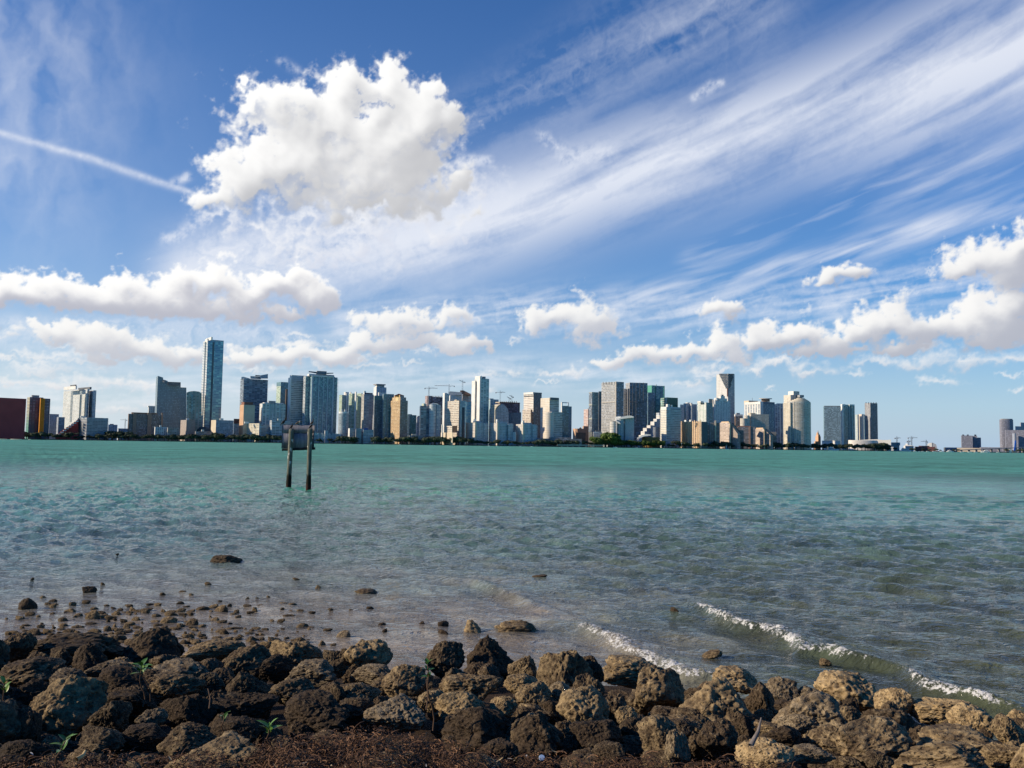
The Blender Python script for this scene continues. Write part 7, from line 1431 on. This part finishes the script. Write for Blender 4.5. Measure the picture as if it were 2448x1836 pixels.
# ================================================================== CHANNEL BOARD AND ITS BIRDS
def make_sign():
    base = on_plane(694, 1170, 0.0); D = base[1] + 0.1; k = D / FPX
    Z = lambda px, py: at_depth(px, py, D)[2]; Xp = lambda px, py: at_depth(px, py, D)[0]
    X0 = Xp(711, 1050); r = thing('sign_board', 'weathered grey board on two posts standing in the water, seen from behind', 'sign', (X0, D, 0))
    t = NT('weathered_board'); g = t.n('TexCoord').outputs['Object']; st = t.noise(t.vscale(g, (14, 3, 1.2)), 1.0, 5, 0.65); f = t.noise(g, 1.7, 4, 0.6)
    c = t.mix(t.ramp(st, 0.3, 0.72), (0.15, 0.15, 0.18), (0.29, 0.29, 0.33)); c = t.mix(t.ramp(f, 0.42, 0.75), c, (0.12, 0.115, 0.125)); t.set(color=c, rough=0.85, spec=0.2, normal=t.bump(st, 0.4, 0.01)); board = t.m
    t = NT('weathered_post'); g = t.n('TexCoord').outputs['Object']; sp = t.n('SeparateXYZ'); t.l(g, sp.inputs[0]); n_ = t.noise(t.vscale(g, (9, 9, 1.4)), 1.0, 5, 0.65)
    zz = t.math('ADD', sp.outputs[2], t.math('MULTIPLY', t.math('SUBTRACT', n_, 0.5), 0.35))
    c = t.mix(t.ramp(n_, 0.3, 0.7), (0.075, 0.085, 0.065), (0.20, 0.205, 0.165)); c = t.mix(t.ramp(zz, 0.78, 1.0, 1, 0), c, (0.018, 0.016, 0.010)); c = t.mix(t.ramp(zz, 0.22, 0.34, 1, 0), c, (0.042, 0.014, 0.012))
    dr = t.noise(t.vscale(g, (4, 4, 2.6)), 1.0, 3, 0.5); c = t.mix(t.math('MULTIPLY', t.ramp(dr, 0.60, 0.68), t.ramp(zz, 1.3, 1.6)), c, (0.62, 0.61, 0.58)); t.set(color=c, rough=0.85, spec=0.2, normal=t.bump(n_, 0.5, 0.03)); postm = t.m
    rail = plain('rotten_rail', (0.028, 0.026, 0.026), 0.9, 0.3, 6)
    def panel(name, x0, x1, y0, y1, th, dy, mat, yr0=None, yr1=None, seed=0):
        rr_ = random.Random(seed); xa, xb = Xp(x0, y0) - X0, Xp(x1, y0) - X0; za, zb = Z(x0, y1), Z(x0, y0); zc, zd = Z(x1, yr1 or y1), Z(x1, yr0 or y0); n = 14; V = []; F = []
        for i in range(n + 1):
            a = i / n; x = xa + (xb - xa) * a; lo = za + (zc - za) * a + rr_.uniform(-.008, .008); hi = zb + (zd - zb) * a + rr_.uniform(-.012, .012); b0 = dy + rr_.uniform(-.006, .006)
            V += [(x, b0, lo), (x, b0, hi), (x, b0 + th, hi), (x, b0 + th, lo)]
        for i in range(n):
            for q in range(4): F.append((4 * i + q, 4 * i + 4 + q, 4 * i + 4 + (q + 1) % 4, 4 * i + (q + 1) % 4))
        F += [(3, 2, 1, 0), (4 * n, 4 * n + 1, 4 * n + 2, 4 * n + 3)]
        me = np_mesh(name, V, F, [mat]); return link(name, me, r)
    panel('upper_plank', 672.5, 750.2, 1016, 1034.6, 0.05, 0.16, board, 1016.8, 1034.2, 1)
    panel('lower_panel', 672.3, 750.0, 1036.2, 1072, 0.04, 0.16, board, 1035.6, 1070.5, 2)
    panel('bottom_rail', 672.6, 752, 1072.6, 1077.8, 0.07, 0.12, rail, 1069.2, 1075.2, 3)
    panel('middle_rail', 673.4, 749.4, 1034.9, 1036.4, 0.05, 0.17, rail, 1034.5, 1036, 4)
    def post(name, bx, by, tx, ty, w):
        xb, xt = Xp(bx, by) - X0, Xp(tx, ty) - X0; zt = Z(tx, ty); rad = w * k / 2; V = []; F = []; n = 18; m = 26; rr_ = random.Random(bx)
        for i in range(m):
            a = i / (m - 1); z = -1.0 + (zt + 1.0) * a; x = xb + (xt - xb) * (z / zt); swell = 1 + 0.14 * sstep(0.9, 0.2, z) + 0.02 * math.sin(i * 1.7)
            for q in range(n): an = 2 * PI * q / n; rq = rad * swell * (1 + rr_.uniform(-.03, .03)); V.append((x + rq * math.cos(an), rq * math.sin(an), z))
        for i in range(m - 1):
            for q in range(n): F.append((i * n + q, i * n + (q + 1) % n, (i + 1) * n + (q + 1) % n, (i + 1) * n + q))
        k0 = len(V); V.append((xt, 0, zt + 0.01)); FF = [list(f_) for f_ in F] + [[(m - 1) * n + q, (m - 1) * n + (q + 1) % n, k0] for q in range(n)]
        me = bpy.data.meshes.new(name); me.from_pydata(V, [], FF); me.materials.append(postm); me.polygons.foreach_set('use_smooth', [True] * len(FF)); link(name, me, r)
    post('post', 689.5, 1170, 696.8, 1025.8, 11.4); post('post', 737.3, 1170, 741.5, 1025.2, 10.8)
    return D, k
SD, SK = make_sign()
FEA = plain('dark_feathers', (0.014, 0.013, 0.013), 0.55, 0.4, 8); BROWNF = plain('brown_feathers', (0.055, 0.036, 0.024), 0.7, 0.5, 10); PALEF = plain('pale_feathers', (0.52, 0.46, 0.36), 0.8, 0.3, 10); BEAK = plain('beak_horn', (0.30, 0.20, 0.08), 0.5, 0.2, 20)
def loft(path, mats, name, parent, n=14):
    """closed tube through (x, z, half width across, half height, y)"""
    V = []; F = []
    for i, (x, z, wy, hz, y) in enumerate(path):
        a, b = path[max(i - 1, 0)], path[min(i + 1, len(path) - 1)]; d = Vector((b[0] - a[0], 0, b[1] - a[1])).normalized(); u = Vector((-d.z, 0, d.x))
        for q in range(n): an = 2 * PI * q / n; p = Vector((x, y, z)) + u * hz * math.sin(an) + Vector((0, 1, 0)) * wy * math.cos(an); V.append(tuple(p))
    m = len(path)
    for i in range(m - 1):
        for q in range(n): F.append([i * n + q, i * n + (q + 1) % n, (i + 1) * n + (q + 1) % n, (i + 1) * n + q])
    F += [list(range(n))[::-1], [(m - 1) * n + q for q in range(n)]]
    me = bpy.data.meshes.new(name); me.from_pydata(V, [], F); me.polygons.foreach_set('use_smooth', [True] * len(F)); me.materials.append(mats); me.update(); return link(name, me, parent)
def cormorant(label, px, py, hpx, flip=1, lean=0.0, mat=FEA, spread=0.0, rz=0.0, dy=0.05):
    """standing bird, feet at (px, py), hpx tall; one continuous body from tail to crown"""
    X, Y, Zb = at_depth(px, py, SD + dy); r = thing('cormorant', label, 'bird', (X, Y, Zb), None, rz); h = hpx * SK / 0.74; r.scale = (flip * h * 1.1, h * 1.1, h)
    L = lean
    body = [(-0.34, 0.00, 0.012, 0.010, 0), (-0.27, 0.07, 0.045, 0.022, 0), (-0.19, 0.16, 0.070, 0.055, 0), (-0.11, 0.25, 0.098, 0.092, 0), (-0.03, 0.34, 0.112, 0.112, 0), (0.035, 0.43, 0.100, 0.098, 0), (0.075, 0.51, 0.068, 0.066, 0),
            (0.092 + L * 0.2, 0.575, 0.042, 0.044, 0), (0.088 + L * 0.5, 0.635, 0.034, 0.036, 0), (0.095 + L * 0.8, 0.69, 0.034, 0.036, 0), (0.125 + L, 0.735, 0.040, 0.042, 0), (0.165 + L, 0.755, 0.036, 0.034, 0), (0.200 + L, 0.752, 0.018, 0.018, 0)]
    loft(body, mat, 'body', r)
    loft([(0.190 + L, 0.752, 0.016, 0.016, 0), (0.255 + L, 0.746, 0.010, 0.011, 0), (0.305 + L, 0.737, 0.007, 0.008, 0), (0.318 + L, 0.722, 0.004, 0.005, 0)], BEAK, 'beak', r, 8)
    for s in (-1, 1):
        q = s * spread
        loft([(0.02, 0.47, 0.010, 0.03, s * 0.085 + q * 0.1), (-0.03, 0.40, 0.022, 0.075, s * 0.108 + q * 0.25), (-0.10, 0.29, 0.020, 0.080, s * 0.102 + q * 0.35), (-0.19, 0.18, 0.014, 0.050, s * 0.075 + q * 0.3), (-0.27, 0.09, 0.006, 0.018, s * 0.045 + q * 0.2)], mat, 'wing', r, 10)
        loft([(-0.02, 0.26, 0.028, 0.03, s * 0.05), (-0.005, 0.12, 0.016, 0.018, s * 0.05), (0.0, 0.02, 0.010, 0.011, s * 0.05), (0.045, 0.006, 0.032, 0.007, s * 0.055), (0.085, 0.004, 0.040, 0.004, s * 0.06)], FEA, 'leg', r, 8)
    return r
cormorant('black cormorant upright on the left corner of the board, neck stretched', 678.5, 1016.2, 16.5, 1, 0.0, dy=0.19)
cormorant('hunched black cormorant on top of the left post', 697.5, 1025.6, 13.0, 1, -0.06, dy=0.0)
cormorant('dark bird standing upright at the right end of the upper plank, behind the post bird', 746.3, 1016.8, 13.5, 1, 0.0, BROWNF, dy=0.19)
cormorant('black cormorant on top of the right post in front of another bird', 744.0, 1025.2, 14.0, 1, -0.05, dy=0.0, spread=0.12)
def pelican(label, px, py, hpx):
    X, Y, Zb = at_depth(px, py, SD + 0.19); r = thing('pelican', label, 'bird', (X, Y, Zb), None); h = hpx * SK / 0.62; r.scale = (h, h, h)
    loft([(-0.42, 0.16, 0.02, 0.015, 0), (-0.33, 0.20, 0.07, 0.05, 0), (-0.20, 0.27, 0.15, 0.12, 0), (-0.04, 0.33, 0.19, 0.17, 0), (0.11, 0.37, 0.16, 0.15, 0), (0.20, 0.42, 0.10, 0.10, 0), (0.215, 0.49, 0.055, 0.06, 0), (0.19, 0.55, 0.045, 0.05, 0), (0.205, 0.60, 0.055, 0.055, 0), (0.26, 0.615, 0.045, 0.04, 0), (0.30, 0.60, 0.02, 0.02, 0)], PALEF, 'body', r)
    loft([(0.29, 0.60, 0.025, 0.03, 0), (0.36, 0.54, 0.025, 0.035, 0), (0.44, 0.45, 0.018, 0.03, 0), (0.50, 0.38, 0.008, 0.01, 0)], BEAK, 'beak', r, 8)
    for s in (-1, 1):
        loft([(0.12, 0.43, 0.015, 0.05, s * 0.14), (0.0, 0.37, 0.03, 0.12, s * 0.185), (-0.16, 0.29, 0.03, 0.11, s * 0.165), (-0.32, 0.20, 0.015, 0.05, s * 0.09)], BROWNF, 'wing', r, 10)
        loft([(-0.01, 0.20, 0.035, 0.04, s * 0.07), (0.0, 0.09, 0.022, 0.025, s * 0.07), (0.0, 0.02, 0.016, 0.016, s * 0.07), (0.06, 0.007, 0.045, 0.008, s * 0.075), (0.11, 0.004, 0.05, 0.004, s * 0.08)], FEA, 'leg', r, 8)
pelican('pale brown pelican resting on the middle of the upper plank', 713, 1016.6, 10.5)
